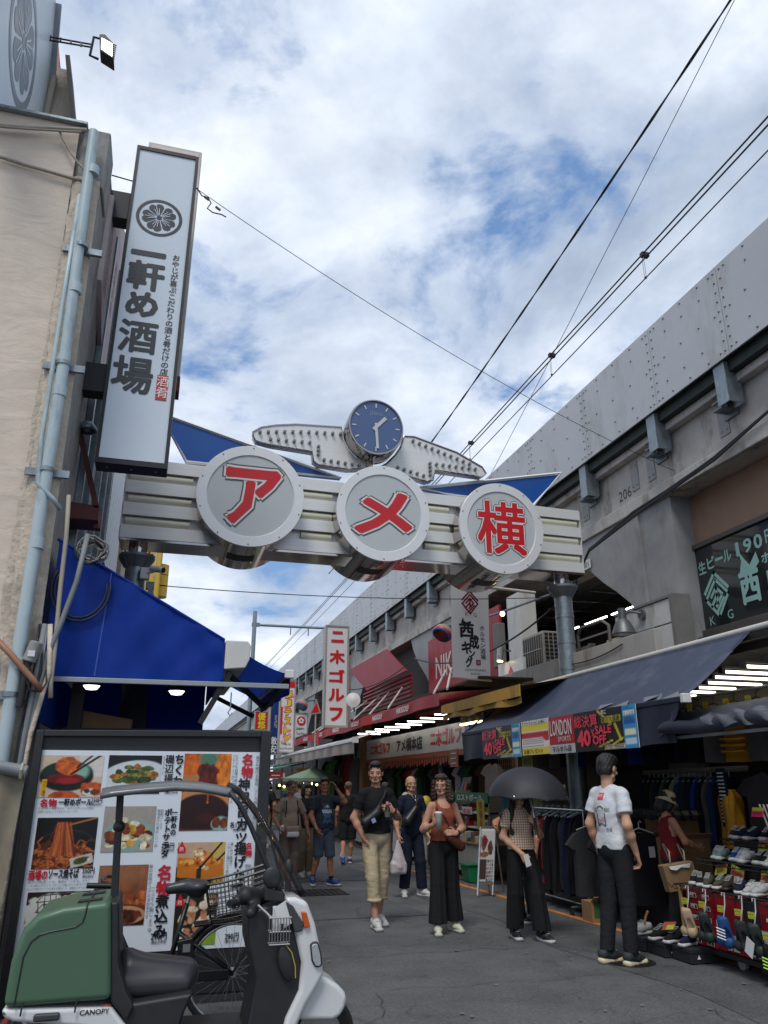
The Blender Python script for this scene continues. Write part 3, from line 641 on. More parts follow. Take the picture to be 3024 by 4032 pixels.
def crest(mb, P_, lift):
    """ring with a five-petal flower; P_(a,b) with unit radius"""
    n = 48
    ring = lambda r0, r1: [mb.add([P_(r * math.cos(t), r * math.sin(t)) for t in (2 * math.pi * k / n, 2 * math.pi * (k + 1) / n) for r in (r0, r1)], [(0, 1, 3, 2)]) for k in range(n)]
    ring(.86, 1.0)
    for k in range(5):
        a0 = math.pi / 2 + 2 * math.pi * k / 5 + .3; pts = []
        for i in range(17):
            t = i / 16; w_ = (t - .5) * 2; r = .76 - .10 * math.exp(-(w_ / .18) ** 2) - .16 * abs(w_) ** 4; pts.append((a0 + w_ * .58, r))
        poly = [(.18 * math.cos(a0 + .5), .18 * math.sin(a0 + .5))] + [(.18 * math.cos(a0 - .5), .18 * math.sin(a0 - .5))] + [(r * math.cos(t), r * math.sin(t)) for t, r in pts]
        # fan around the petal centre, split by thin veins
        c = (.5 * math.cos(a0), .5 * math.sin(a0)); q = [P_(*c)] + [P_(*p) for p in poly]; mb.add(q, [(0, i, i + 1) for i in range(1, len(poly))] + [(0, len(poly), 1)])
    mb.add([P_(0, 0)] + [P_(.12 * math.cos(2 * math.pi * k / 20), .12 * math.sin(2 * math.pi * k / 20)) for k in range(20)], [(0, 1 + k, 1 + (k + 1) % 20) for k in range(20)])
def veins(mb, P_):
    for k in range(5):
        for d_, l in ((-.22, .5), (0, .62), (.22, .5)):
            a = math.pi / 2 + 2 * math.pi * k / 5 + .3 + d_; ca, sa = math.cos(a), math.sin(a); w_ = .014
            mb.add([P_(.15 * ca - w_ * sa, .15 * sa + w_ * ca), P_(.15 * ca + w_ * sa, .15 * sa - w_ * ca), P_(l * ca + w_ * sa, l * sa - w_ * ca), P_(l * ca - w_ * sa, l * sa + w_ * ca)], [(0, 1, 2, 3)])
cm = MB(); crest(cm, lambda a, b: (XS + .004, YC + a * RY, ZC + b * RZ), 0); obj('crest', cm, M_crest, sg)
cm = MB(); veins(cm, lambda a, b: (XS + .007, YC + a * RY, ZC + b * RZ)); obj('crest_lines', cm, M_crestbg, sg)
fl = thing('floodlight', 'lit black floodlight on a thin ladder arm reaching out from the roof sign', 'floodlight', (-1.6, 8.5, 10.9))
m = MB().tube([(-2.3, 8.5, 11.02), (-1.73, 8.5, 11.06)], .012, 6).tube([(-2.3, 8.5, 10.96), (-1.73, 8.5, 11.01)], .012, 6)
for k in range(5): m.bar((-2.25 + k * .13, 8.5, 10.98), (-2.25 + k * .13, 8.5, 11.05), .02)
obj('arm', m, M_blk, fl); obj('yoke', MB().tube([(-1.56, 8.5, 11.19), (-1.72, 8.5, 11.2), (-1.73, 8.5, 10.86), (-1.62, 8.5, 10.83)], .018, 6), M_blk, fl)
D1, D2 = V((-1.62, 8.5, 11.17)), V((-1.44, 8.5, 10.82))
obj('housing', MB().prism([(-1.64, 8.40, 11.17), (-1.57, 8.40, 11.19), (-1.45, 8.40, 11.07), (-1.41, 8.40, 10.78), (-1.60, 8.40, 10.88)], (0, .2, 0)), mat('black_housing', (.02, .02, .02), .5), fl, bevel=.012)
obj('lens', MB().quad((-1.60, 8.392, 11.10), (-1.585, 8.392, 10.905), (-1.435, 8.392, 10.815), (-1.46, 8.392, 11.04)), mat('lit_lens', (1, .98, .93), .3, var=0, emit=5), fl)
m = MB(); 
for k in range(8): m.bar((-1.445 + .03 * 0, 8.41, 11.05 - k * .034), (-1.405, 8.41, 11.04 - k * .034), .012)
obj('cooling_fin', m, M_blk, fl, kind='stuff')
rb2 = thing('back_building', 'old plaster building with a sloping dark eave and a red top behind the beige one', 'building', (-3, 9, 0))
obj('wall', MB().prism([(-2.24, 8.9, 8.4), (-1.80, 8.9, 8.4), (-1.82, 8.9, 9.8), (-2.07, 8.9, 10.95), (-2.26, 8.9, 10.95)], (0, .4, 0)), M_rough, rb2)
obj('eave', MB().bar((-2.05, 8.95, 11.0), (-1.80, 8.95, 9.7), .06, .5, up=(0, 1, 0)), mat('eave_grey', S(95, 90, 86), .7), rb2)
obj('drain', MB().cyl((-2.2, 8.85, 10.7), (-2.22, 8.85, 9.7), .05), M_cable, rb2); obj('red_gable', MB().prism([(-2.96, 11, 14.6), (-2.70, 11, 13.3), (-3.3, 11, 13.3), (-3.4, 11, 14.55)], (0, .4, 0)).box(-3.2, -2.7, 11, 11.4, 9, 13.3), mat('faded_red_panel', S(175, 88, 84), .6, dirt=S(190, 150, 145), ds=4), rb2)
# ------------------------------------------------------------------ tall hanging sign
M_sblk = mat('sign_black', (.012, .013, .015), .5, 0, .15, 8); M_sface = mat('backlit_sheet_grey_white', S(216, 226, 234), .16, 0, .035, 1.2, spec=.6); M_char = mat('sign_charcoal', S(52, 56, 58), .4, var=.04, vs=2)
ts = thing('tall_sign', 'tall narrow pale grey sign with a flower crest and big dark vertical characters', 'sign', (-.55, 8.1, 4.8))
obj('box', MB().box(-.92, -.18, 8.012, 8.26, 4.80, 9.05), M_sblk, ts, bevel=.01)
m = MB().box(-.92, -.885, 7.985, 8.01, 4.8, 9.05).box(-.215, -.18, 7.985, 8.01, 4.8, 9.05).box(-.885, -.215, 7.985, 8.01, 4.8, 4.86).box(-.885, -.215, 7.985, 8.01, 9.0, 9.05)
obj('frame', m, M_sblk, ts)
obj('face', MB().box(-.885, -.215, 8.0, 8.01, 4.86, 9.0), M_sface, ts)
cm = MB(); crest(cm, lambda a, b: (-.565 + a * .268, 7.996, 8.03 + b * .265), 0); lt = cm
for ch, x, z, w_, h in (('一', -.635, 7.495, .40, .075), ('軒', -.635, 7.19, .42, .40), ('め', -.64, 6.80, .36, .34), ('酒', -.64, 6.37, .42, .42), ('場', -.65, 5.88, .44, .46)): lt.text(ch, (x, 8.0, z), X3, Z3, h=h, w=w_, bold=.034 if ch in '酒場' else .05, ext=.005)
lt.vtext('おやじが喜ぶこだわりの酒と肴だけの店', (-.325, 8.0, 7.50), X3, Z3, .0905, bold=.02, ext=.005)
obj('lettering', lt, M_char, ts)
cm = MB(); veins(cm, lambda a, b: (-.565 + a * .268, 7.992, 8.03 + b * .265)); obj('crest_lines', cm, M_sface, ts)
obj('stamp', MB().box(-.385, -.265, 7.992, 7.998, 5.61, 5.92), mat('stamp_red', S(200, 52, 52), .4), ts, bevel=.02); obj('stamp_text', MB().vtext('酒肴', (-.325, 7.992, 5.84), X3, Z3, .14, ext=.004), mat('stamp_white', S(235, 235, 232), .5, var=0), ts)
for z0, z1 in ((7.97, 8.36), (5.65, 6.0)): obj('mounting_box', MB().box(-1.2, -.925, 8.05, 8.25, z0, z1), M_sblk, ts, bevel=.008)
obj('screw', MB().ball((-.8, 8.1, 4.797), .012, 6).ball((-.55, 8.1, 4.797), .012, 6).ball((-.3, 8.1, 4.797), .012, 6), M_galv, ts)
s2 = thing('framed_sign', 'tall narrow beige framed sign mostly hidden behind the flower crest sign', 'sign', (-.5, 8.8, 6.1))
obj('box', MB().box(-.86, -.16, 8.68, 8.9, 6.3, 9.79), mat('sign_frame_beige', S(188, 182, 172), .5, .1), s2, bevel=.01); obj('face', MB().box(-.82, -.2, 8.672, 8.678, 6.35, 9.74), mat('sign_face_white', S(215, 208, 202), .5), s2)
obj('red_border', MB().box(-.78, -.24, 8.664, 8.67, 9.66, 9.69), mat('thin_red', S(190, 90, 90), .5), s2); obj('end_cap', MB().box(-.87, -.15, 8.67, 8.91, 6.1, 6.3), mat('rusty_maroon', S(105, 58, 54), .7), s2)
s3 = thing('faded_wall_sign', 'weathered white wall sign with faded red writing on the street front', 'sign', (-1.1, 9.3, 6.5))
obj('panel', MB().prism([(-1.1, 7.95, 7.0), (-1.1, 9.4, 6.2), (-1.1, 10.4, 9.3), (-1.1, 7.95, 8.2)], (-.05, 0, 0)), mat('faded_panel', S(205, 190, 188), .7, dirt=S(185, 150, 150), ds=6), s3)
m = MB(); [m.vtext(t, (-1.098, 8.3 + .38 * i, 7.95), (0, 1, 0), Z3, .2, ext=.003) for i, t in enumerate(('だわりの酒', 'おしゃれな', '酒場の魚'))]; obj('lettering', m, mat('faded_red', S(190, 110, 115), .7), s3)
# ------------------------------------------------------------------ street front beyond the sign
M_alu = mat('aluminium_cladding', S(160, 162, 164), .5, .35, .1, 1.5, dirt=S(120, 118, 116), ds=2); M_cream = mat('cream_render', S(190, 172, 150), .8); M_tile = mat('white_tile', S(195, 195, 190), .4)
fb = thing('street_front_building', 'grey metal clad street front with window strips beyond the tall sign', 'building', (-2, 11, 0))
obj('wall', MB().box(-4, -1.16, 8.5, 12.2, 3.6, 8.6), M_alu, fb)
for y in (8.7, 9.4, 10.4, 11.2, 11.9): obj('mullion', MB().box(-1.16, -1.08, y, y + .09, 3.0, 8.2), M_galv, fb, bevel=.008)
obj('window', MB().box(-1.155, -1.14, 10.6, 11.15, 4.2, 6.3), M_dglass, fb); obj('red_strip', MB().box(-1.158, -1.13, 11.35, 11.6, 4.2, 6.2), mat('red_strip_mat', S(150, 70, 68), .6), fb)
tb = thing('tile_building', 'white brick-tiled building seen past the left end of the gateway beam', 'building', (-2.2, 14, 0)); T_ = mesh('tile_course', MB().box(-.03, 0, 0, 3.0, 0, .105), M_tile)
obj('wall', MB().box(-4, -1.145, 12.4, 15.6, 0, 9.5), mat('tile_grout', S(110, 108, 104), .9), tb)
for k in range(38): inst('tile_course', T_, tb, V((-1.115, 12.5, 5.0 + k * .115)) - tb.location)
cb = thing('cream_building', 'plain tan building below the coiled cables on the left', 'building', (-2.2, 17, 0)); obj('wall', MB().box(-4, -1.05, 15.8, 20.5, 0, 7.2), M_cream, cb); obj('joint', MB().box(-1.048, -1.04, 17.6, 17.65, 0, 7.2), M_rough, cb)
yb = thing('yellow_sign_tower', 'yellow curved billboard tower behind the left gateway column', 'sign', (-.5, 24, 0))
M_yel = mat('yellow_panel', S(205, 170, 50), .5, 0, .06, 1); obj('tower', MB().box(-1.4, -.42, 24, 25, 2.5, 9.0), M_yel, yb, bevel=.05)
for z in (7.1, 7.45, 7.8): obj('drum', MB().cyl((-.42, 24.5, z), (-.42, 24.5, z + .33), .24, n=20), M_yel, yb, bevel=.01)
obj('stripe', MB().box(-.62, -.58, 23.985, 23.995, 2.5, 8.9), M_rough, yb)
# red bracket
M_rust = mat('rust_red_paint', S(92, 44, 40), .6, .1, .15, 8)
br = thing('wall_bracket', 'rust-red steel bracket with a diagonal strut under the tall sign', 'bracket', (-1.1, 8.4, 4.3))
obj('strut', MB().bar((-1.17, 8.42, 5.34), (-.88, 8.42, 4.42), .05, .06), M_rust, br); obj('beam', MB().bar((-1.2, 8.42, 4.45), (-.86, 8.42, 4.42), .05, .06), M_rust, br); obj('tray', MB().box(-1.2, -.84, 8.3, 8.7, 4.26, 4.40), M_rust, br); obj('end_post', MB().bar((-.88, 8.42, 4.45), (-.86, 8.42, 4.2), .05), M_rust, br)
single('dome_vent', MB().lathe([(.0, .12), (.06, .1), (.1, .04), (.11, 0), (.09, 0)], (-1.08, 8.35, 5.3), Z3, 16), M_galv, 'small round metal vent hood above the rust-red bracket', 'vent', smooth=True)
# ------------------------------------------------------------------ gateway
M_brush = mat('brushed_steel', S(232, 231, 227), .36, .2, .06, 3, stretch=(.25, 1, 14)); M_chrome = mat('polished_steel', S(175, 170, 166), .12, .95, .05, 2)
M_white = mat('white_metal', S(232, 232, 230), .32, .15, .04, 2); M_face = mat('disc_face_grey', S(196, 201, 201), .3, 0, .03, 1.2); M_red = mat('sign_red', S(206, 22, 32), .35, var=.05, vs=3)
M_lamp = mat('frosted_lamp_cover', S(215, 212, 190), .35, 0, .06, 3); M_blue = mat('arch_blue', S(20, 82, 160), .4, 0, .05, 1.5); M_halo = mat('print_dark_grey', S(85, 88, 90), .5, var=0); M_offw = mat('print_off_white', S(225, 225, 222), .4, var=0)
ga = thing('gateway_arch', 'steel gateway beam spanning the street with three round discs and starburst wings', 'gateway', (3, 12, 0))
def zt(x): return 6.42 - .018 * (x + .85)
x0g, x1g = -.85, 6.95
hs = [.20, .165] * 3 + [.20]; z = 5.12; tot = sum(hs)
cuts = [5.12]
for h in hs: cuts.append(cuts[-1] + h / tot)
def zz(k, x): return 5.12 + (cuts[k] - 5.12) * (zt(x) - 5.12)
for k in range(7):
    yf = 11.70 if k % 2 == 0 else 11.80
    P8 = [(x0g, yf, zz(k, x0g)), (x1g, yf, zz(k, x1g)), (x1g, yf, zz(k + 1, x1g)), (x0g, yf, zz(k + 1, x0g))]
    if k % 2 == 0: obj('beam_strip', MB().prism(P8, (0, 12.3 - yf, 0)), M_brush, ga)
    else:
        obj('lamp_recess', MB().prism(P8, (0, 12.3 - yf, 0)), M_brush, ga)
        for a, b_ in ((-.8, .15), (1.9, 2.4), (4.0, 4.45), (6.05, 6.9)):
            zc_ = (zz(k, (a + b_) / 2) + zz(k + 1, (a + b_) / 2)) / 2; obj('lamp_cover', MB().cyl((a, 11.79, zc_), (b_, 11.79, zc_ - .004), .075, n=14), M_lamp, ga, auto=40)
obj('beam_soffit', MB().box(x0g, x1g, 11.71, 12.29, 5.08, 5.115), M_chrome, ga); obj('beam_end', MB().box(x0g - .02, x0g - .003, 11.72, 12.28, 5.12, 6.38), M_brush, ga); obj('beam_end', MB().box(x1g + .003, x1g + .02, 11.72, 12.28, 5.12, 6.26), M_brush, ga)
def disc(cx, cz, rx, rz, letters):
    P_ = lambda a, b, y: (cx + a * rx, y, cz + b * rz); n = 56
    cs = [(math.cos(2 * math.pi * k / n), math.sin(2 * math.pi * k / n)) for k in range(n)]
    m = MB(); m.add([P_(a * .975, b * .975, y) for y in (11.32, 12.75) for a, b in cs], [(k, n + k, n + (k + 1) % n, (k + 1) % n) for k in range(n)] + [tuple(range(2 * n - 1, n - 1, -1))])
    dr = obj('drum', m, M_chrome, ga, auto=40)
    m = MB()
    for j in range(6):
        for k in range(10): pass
    t0 = -1.9; sl = [(math.cos(t0 + .55 * i / 8), math.sin(t0 + .55 * i / 8)) for i in range(9)]
    for j in range(5):
        y = 11.9 + j * .07; m.add([P_(a * .979, b * .979, yy) for yy in (y, y + .045) for a, b in sl], [(i, i + 1, 10 + i, 9 + i) for i in range(8)])
    obj('louvre', m, M_blk, dr)
    prof = [(.975, 11.36), (1, 11.35), (1, 11.302), (.996, 11.30), (.815, 11.30), (.812, 11.302), (.80, 11.32)]
    m = MB().add([P_(a * r, b * r, y) for r, y in prof for a, b in cs], [(i * n + k, i * n + (k + 1) % n, (i + 1) * n + (k + 1) % n, (i + 1) * n + k) for i in range(6) for k in range(n)])
    rg = obj('ring', m, M_white, ga, auto=25)
    m = MB()
    for k in range(10): a = 2 * math.pi * (k + .5) / 10; m.ball(P_(.955 * math.cos(a), .955 * math.sin(a), 11.298), .012, 6)
    obj('screw', m, M_bolt, rg, kind='stuff')
    obj('face', MB().add([P_(0, 0, 11.318)] + [P_(a * .81, b * .81, 11.318) for a, b in cs], [(0, 1 + k, 1 + (k + 1) % n) for k in range(n)]), M_face, ga)
    for nm, mm, off, e in (('letter_halo', M_halo, .115, .004), ('letter_outline', M_offw, .085, .007), ('letter', M_red, .045 if letters[0] != '横' else .045, .010)):
        if letters[0] == '横': off *= .62
        ch, lx, lz, lw, lh = letters; g = glyph(ch, 0)[2]; gw, gh = g[1] - g[0], g[3] - g[2]; k1 = lw / gw; k2 = lh / gh
        obj(nm, MB().text(ch, (lx, 11.318, lz), X3, Z3, h=(gh + 1.6 * off) * k2, w=(gw + 1.6 * off) * k1, bold=off, ext=e), mm, ga)
disc(1.03, 5.83, .83, .83, ('ア', 1.055, 5.815, .80, .86)); disc(3.17, 5.75, .785, .815, ('メ', 3.165, 5.745, .90, .69)); disc(5.235, 5.675, .765, .80, ('横', 5.235, 5.68, .86, .90))
WL = [(1.03, 6.98), (1.03, 7.06), (1.16, 7.16), (1.40, 7.23), (1.73, 7.29), (2.51, 7.34), (2.55, 7.10), (2.63, 6.95), (2.78, 6.80), (2.97, 6.70), (2.97, 6.62), (2.63, 6.57), (2.13, 6.60), (2.04, 6.66), (2.02, 6.82), (1.30, 6.86), (1.08, 6.90)]
WR = [(3.62, 7.31), (3.81, 7.32), (4.58, 7.12), (5.06, 6.89), (5.13, 6.78), (5.05, 6.70), (4.18, 6.73), (4.13, 6.54), (4.02, 6.50), (3.15, 6.66), (3.3, 6.75), (3.46, 6.93), (3.56, 7.1)]
M_stud = mat('stud_metal', S(150, 146, 140), .3, .8, .1, 20); stud = mesh('stud', MB().lathe([(0, .06), (.02, .06), (.027, .05), (.027, 0)], (0, 0, 0), (0, -1, 0), 10), M_stud, smooth=False)
for pl_, rows in ((WL, [[(1.14 + i * .135, 7.06 + .022 * i - .0006 * i * i * 1.4) for i in range(11)], [(1.32 + i * .13, 6.955 + .004 * i) for i in range(6)], [(2.12 + .0 * i, 6.92 - .07 * i) for i in range(3)], [(2.22 + i * .12, 6.69 - .006 * i) for i in range(6)]]),
                 (WR, [[(3.78 + i * .115, 7.23 - .035 * i) for i in range(10)], [(4.08 + i * .12, 6.84 - .002 * i) for i in range(8)], [(4.08, 6.78 - .075 * i) for i in range(3)], [(3.5 + i * .115, 6.70 - .025 * i) for i in range(5)]])):
    wg = obj('starburst_wing', MB().prism([(x, 11.62, z_) for x, z_ in pl_], (0, .16, 0)), M_brush, ga, bevel=.008)
    inn = obj('wing_edge', MB().tube([(x, 11.62, z_) for x, z_ in pl_], .018, 6, closed=True), M_chrome, wg)
    for r_ in rows:
        for x, z_ in r_: inst('stud', stud, wg, V((x, 11.62, z_)) - ga.location)
for tr in ([(-.45, 7.27), (2.55, 6.47), (.02, 6.47)], [(3.95, 6.44), (6.70, 7.02), (6.08, 6.32), (4.6, 6.36)]):
    o = obj('blue_fin', MB().prism([(x, 11.78, z_) for x, z_ in tr], (0, .12, 0)), M_blue, ga); obj('fin_edge', MB().tube([(x, 11.775, z_) for x, z_ in tr], .03, 4, closed=True), M_white, o)
def column(px):
    p = obj('column', MB().cyl((px, 12, 0), (px, 12, 4.86), .155, n=24), M_galv, ga, auto=40)
    obj('flange', MB().lathe([(.155, 4.72), (.25, 4.86), (.27, 4.88), (.27, 4.92), (.12, 4.92)], (px, 12, 0), Z3, 24), M_galvd, p, auto=40); obj('neck', MB().cyl((px, 12, 4.9), (px, 12, 5.1), .14, n=20), M_chrome, p, auto=40)
    for z_ in (4.35, 3.45, 3.9): obj('band', MB().cyl((px, 12, z_), (px, 12, z_ + .05), .163, n=24), M_galv, p, auto=40)
    m = MB()
    for k in range(8): a = math.pi * k / 4; m.bar((px + .16 * math.cos(a), 12 + .16 * math.sin(a), 4.72), (px + .25 * math.cos(a), 12 + .25 * math.sin(a), 4.86), .012, .03)
    obj('gusset', m, M_galvd, p)
    m = MB()
    for k in range(10): a = math.pi * k / 5; m.cyl((px + .22 * math.cos(a), 12 + .22 * math.sin(a), 4.9), (px + .22 * math.cos(a), 12 + .22 * math.sin(a), 4.97), .014, n=6)
    obj('bolts', m, M_bolt, p)
column(-.58); column(6.66)
# clock
ck = thing('street_clock', 'round blue-faced clock with silver rim on top of the gateway', 'clock', (3.02, 11.4, 6.5)); ccx, ccz = 3.03, 7.255
cs = lambda r, a: (ccx + r * .485 * math.sin(a), ccz + r * .515 * math.cos(a))
m = MB(); n = 48; m.add([(cs(r, 2 * math.pi * k / n)[0], y, cs(r, 2 * math.pi * k / n)[1]) for r, y in ((.9, 11.75), (1, 11.7), (1, 11.3), (.97, 11.27), (.93, 11.27), (.92, 11.30)) for k in range(n)], [(i * n + k, i * n + (k + 1) % n, (i + 1) * n + (k + 1) % n, (i + 1) * n + k) for i in range(5) for k in range(n)] + [tuple(range(n))])
obj('case', m, M_chrome, ck, auto=40); obj('face', MB().add([(cs(.93, 2 * math.pi * k / n)[0], 11.297, cs(.93, 2 * math.pi * k / n)[1]) for k in range(n)], [tuple(range(n))]), mat('clock_blue', S(78, 100, 144), .12, 0, .05, 1, spec=.7), ck)
M_pale = mat('clock_marks', S(205, 208, 205), .4, var=0); m = MB()
for h in range(12):
    a = h * math.pi / 6; p, q = cs(.70, a), cs(.85, a); m.bar((p[0], 11.292, p[1]), (q[0], 11.292, q[1]), .022, .006, up=(0, 1, 0))
obj('hour_mark', m, M_pale, ck); obj('maker_name', MB().text('SEIKO', (ccx, 11.296, ccz + .25), X3, Z3, h=.062, ext=.003), mat('clock_name', S(150, 155, 165), .4, var=0), ck)
for nm, a, l, w_ in (('hour_hand', R_(44), .5, .06), ('minute_hand', R_(176), .76, .045)):
    p, q = cs(-.14, a), cs(l, a); obj(nm, MB().bar((p[0], 11.285 - (.005 if l > .6 else 0), p[1]), (q[0], 11.285 - (.005 if l > .6 else 0), q[1]), w_, .004, up=(0, 1, 0)), M_pale, ck)
obj('stem', MB().cyl((3.0, 11.6, 6.45), (3.0, 11.6, 6.78), .06, n=14), M_chrome, ck)
# camera on the left column
cc = thing('security_camera', 'white bullet security camera strapped to the left gateway column', 'camera', (-.42, 11.8, 4.6)); M_wpl = mat('white_plastic', S(215, 215, 212), .4, var=.04)
obj('junction_box', MB().box(-.50, -.36, 11.72, 11.85, 4.50, 4.68), M_wpl, cc, bevel=.015); obj('arm', MB().tube([(-.4, 11.74, 4.6), (-.33, 11.68, 4.6), (-.28, 11.66, 4.62)], .022), M_wpl, cc); obj('body', MB().cyl((-.34, 11.7, 4.66), (-.17, 11.55, 4.61), .048, n=16), M_wpl, cc, bevel=.01); obj('lens', MB().cyl((-.171, 11.551, 4.61), (-.162, 11.543, 4.608), .04, n=16), M_blk, cc)
cl = thing('cable_clamp', 'small grey clamp with a hanging plate on the left gateway column', 'clamp', (-.35, 11.75, 4.4)); obj('strap', MB().box(-.40, -.28, 11.7, 11.85, 4.36, 4.46), M_galvd, cl); obj('hanging_plate', MB().prism([(-.37, 11.7, 4.36), (-.30, 11.7, 4.36), (-.25, 11.7, 4.2), (-.27, 11.7, 4.12), (-.33, 11.7, 4.14)], (0, .02, 0)), M_galvd, cl)
# ------------------------------------------------------------------ blue awnings on the left
def fold(base, nrm, amp, fx, seed=0):
    pass
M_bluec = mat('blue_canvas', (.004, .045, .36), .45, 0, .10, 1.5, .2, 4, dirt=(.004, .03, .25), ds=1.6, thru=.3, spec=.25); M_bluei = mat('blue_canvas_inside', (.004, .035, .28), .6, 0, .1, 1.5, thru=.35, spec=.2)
M_gutter = mat('grey_rail', S(150, 155, 156), .4, .4, .08, 5)
aw = thing('blue_awning', 'deep blue sloping box awning over the menu board with two lit lamps under it', 'awning', (-.3, 7.4, 2.4))
prof = [(-1.06, 3.72), (-.62, 3.50), (0, 3.15), (.49, 2.875), (.50, 2.50), (-1.0, 2.49)]
def wav(u, v): return .010 * math.sin(u * 14 + v * 5) + .005 * math.sin(u * 31 - v * 9) + .012 * math.exp(-((u - .08) / .05) ** 2) * math.sin(v * 40 + u * 60) + .006 * math.sin(v * 3 + 2 * u) * math.sin(u * 60) * v
m = MB()
def side(u, v):
    x = -1.04 + u * 1.54; top = 3.72 - (x + 1.06) * .545; z = 2.49 + v * (top - 2.49); return (x, 7.3 + wav(u, v), z)
m.grid(side, 30, 16); obj('side_canvas', m, M_bluec, aw, smooth=True)
obj('seam', MB().bar((-.56, 7.295, 3.45), (-.60, 7.295, 2.5), .012, .006, up=(0, 1, 0)), mat('blue_seam', S(48, 76, 170), .5), aw)
m = MB(); m.grid(lambda u, v: (-1.06 + u * 1.56, 7.3 + v * 2.4, 3.72 - u * 1.56 * .545 - .02 * math.sin(v * 9) * u), 12, 16); obj('top_canvas', m, M_bluec, aw, smooth=True)
obj('edge_piping', MB().tube([(-1.06, 7.297, 3.725), (.5, 7.297, 2.875), (.505, 7.297, 2.5)], .014, 6), M_bluec, aw)
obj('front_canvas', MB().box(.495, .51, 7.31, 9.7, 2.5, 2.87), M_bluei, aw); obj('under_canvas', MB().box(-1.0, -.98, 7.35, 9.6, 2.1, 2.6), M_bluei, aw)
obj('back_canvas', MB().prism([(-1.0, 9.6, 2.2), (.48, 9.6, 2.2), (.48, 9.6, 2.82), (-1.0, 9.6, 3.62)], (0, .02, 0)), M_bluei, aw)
obj('gutter_rail', MB().box(-1.02, 1.12, 7.26, 7.29, 2.44, 2.485), M_gutter, aw, bevel=.006)
obj('lower_beam', MB().box(-.9, .95, 8.2, 8.26, 2.05, 2.12), M_blk, aw); obj('post', MB().box(-.86, -.74, 8.15, 8.27, 0, 2.9), M_blk, aw); obj('post', MB().cyl((-.30, 9.0, 0), (-.30, 9.0, 2.7), .14), M_dark, aw)
for x, y, z in ((-.65, 7.75, 2.44), (.12, 7.8, 2.42)):
    l_ = obj('lamp', MB().cyl((x, y, z + .11), (x, y, z + .03), .045, .075), M_blk, aw); obj('reflector', MB().lathe([(0, -.012), (.05, -.005), (.076, .028)], (x, y, z), Z3, 20), mat('lit_reflector', (1, .97, .9), .3, var=0, emit=2.2), l_, smooth=True)
# awning extension with roller box
M_box = mat('cream_roller_box', S(205, 204, 198), .45, 0, .06, 3, dirt=S(160, 155, 148), ds=6)
a2 = thing('folding_awning', 'half-open blue folding arm awning with a cream roller box beside the box awning', 'awning', (.8, 7.5, 2.4))
obj('roller_box', MB().prism([(.515, 7.28, 2.87), (.72, 7.28, 2.87), (.75, 7.28, 2.83), (.745, 7.28, 2.70), (.71, 7.28, 2.62), (.515, 7.28, 2.60)], (0, 2.4, 0)), M_box, a2, bevel=.012)
m = MB(); m.grid(lambda u, v: (.74 + .40 * u, 7.34 + 2.3 * v, 2.74 - .16 * u - .02 * math.sin(u * 3.1)), 8, 10); obj('canvas', m, M_bluec, a2, smooth=True)
m = MB(); m.grid(lambda u, v: (1.14 + .012 * math.sin(v * 26), 7.34 + 2.3 * v, 2.575 - .17 * u), 4, 40); obj('valance', m, M_bluei, a2, smooth=True)
obj('front_bar', MB().box(1.10, 1.16, 7.30, 9.7, 2.55, 2.60), M_gutter, a2, bevel=.01); obj('end_cap', MB().box(1.08, 1.17, 7.275, 7.32, 2.54, 2.62), M_wpl, a2, bevel=.012)
for a, b_ in (((.56, 7.4, 2.58), (.98, 7.9, 2.32)), ((.98, 7.9, 2.32), (1.12, 7.4, 2.52)), ((.56, 9.4, 2.58), (.98, 8.9, 2.32))): obj('arm', MB().bar(a, b_, .04), M_blk, a2)
obj('side_strut', MB().bar((.34, 7.36, 2.12), (.58, 7.36, 2.58), .05), M_blk, a2); obj('crank_hook', MB().tube([(.60, 7.33, 2.4), (.60, 7.33, 2.25), (.58, 7.33, 2.22), (.60, 7.33, 2.19), (.62, 7.33, 2.22)], .006, 6), M_galv, a2)
# cables, conduits and meter at the building corner
def cable(lab, pts, r, m=None, n=6, nm='cable', cat='cable', grp=None): return single(nm, MB().tube(pts, r, n), m or M_cblk, lab, cat, grp, smooth=True)
rr = random.Random(5)
t = thing('cable_coil', 'tangled coil of grey and black cables tied to a conduit above the blue awning', 'cable', (-.74, 7.15, 3.6))
for i in range(11):
    cx, cz, rx, rz = -.74 + rr.uniform(-.03, .03), 3.60 + rr.uniform(-.03, .03), rr.uniform(.09, .145), rr.uniform(.07, .115); ph = rr.uniform(0, 6)
    obj('loop', MB().tube([(cx + rx * math.cos(k * .42 + ph), 7.14 + rr.uniform(-.03, .03), cz + rz * math.sin(k * .42 + ph) - .02 * math.cos(k)) for k in range(15)], rr.uniform(.005, .008), 5, closed=True), [M_cgr, M_cblk, M_cable][i % 3], t, smooth=True)
cable('grey conduit leaning against the front of the blue awning, coil tied to its top', [(-.79, 7.12, 3.74), (-.83, 7.12, 3.3), (-.90, 7.1, 2.95), (-.985, 7.08, 2.6), (-1.02, 7.06, 2.0), (-1.03, 7.05, 0)], .024, M_cgr, 8, 'conduit', 'conduit')
cable('pair of cream conduits running down in front of the blue awning corner', [(-1.0, 7.13, 4.1), (-.97, 7.13, 3.7), (-.955, 7.12, 3.2), (-.93, 7.1, 2.75), (-.92, 7.08, 2.4), (-.9, 7.05, 2.28)], .020, M_cable, 8, 'conduit', 'conduit')
for k, (cx, rx, rz) in enumerate(((-.80, .22, .27), (-.80, .25, .30))):
    cable(['inner', 'outer'][k] + ' big loop of black cable hanging on the side of the blue awning', [(cx + rx * math.cos(a), 7.25, 3.27 + rz * math.sin(a)) for a in [2.6 + i * .28 for i in range(15)]], .010)
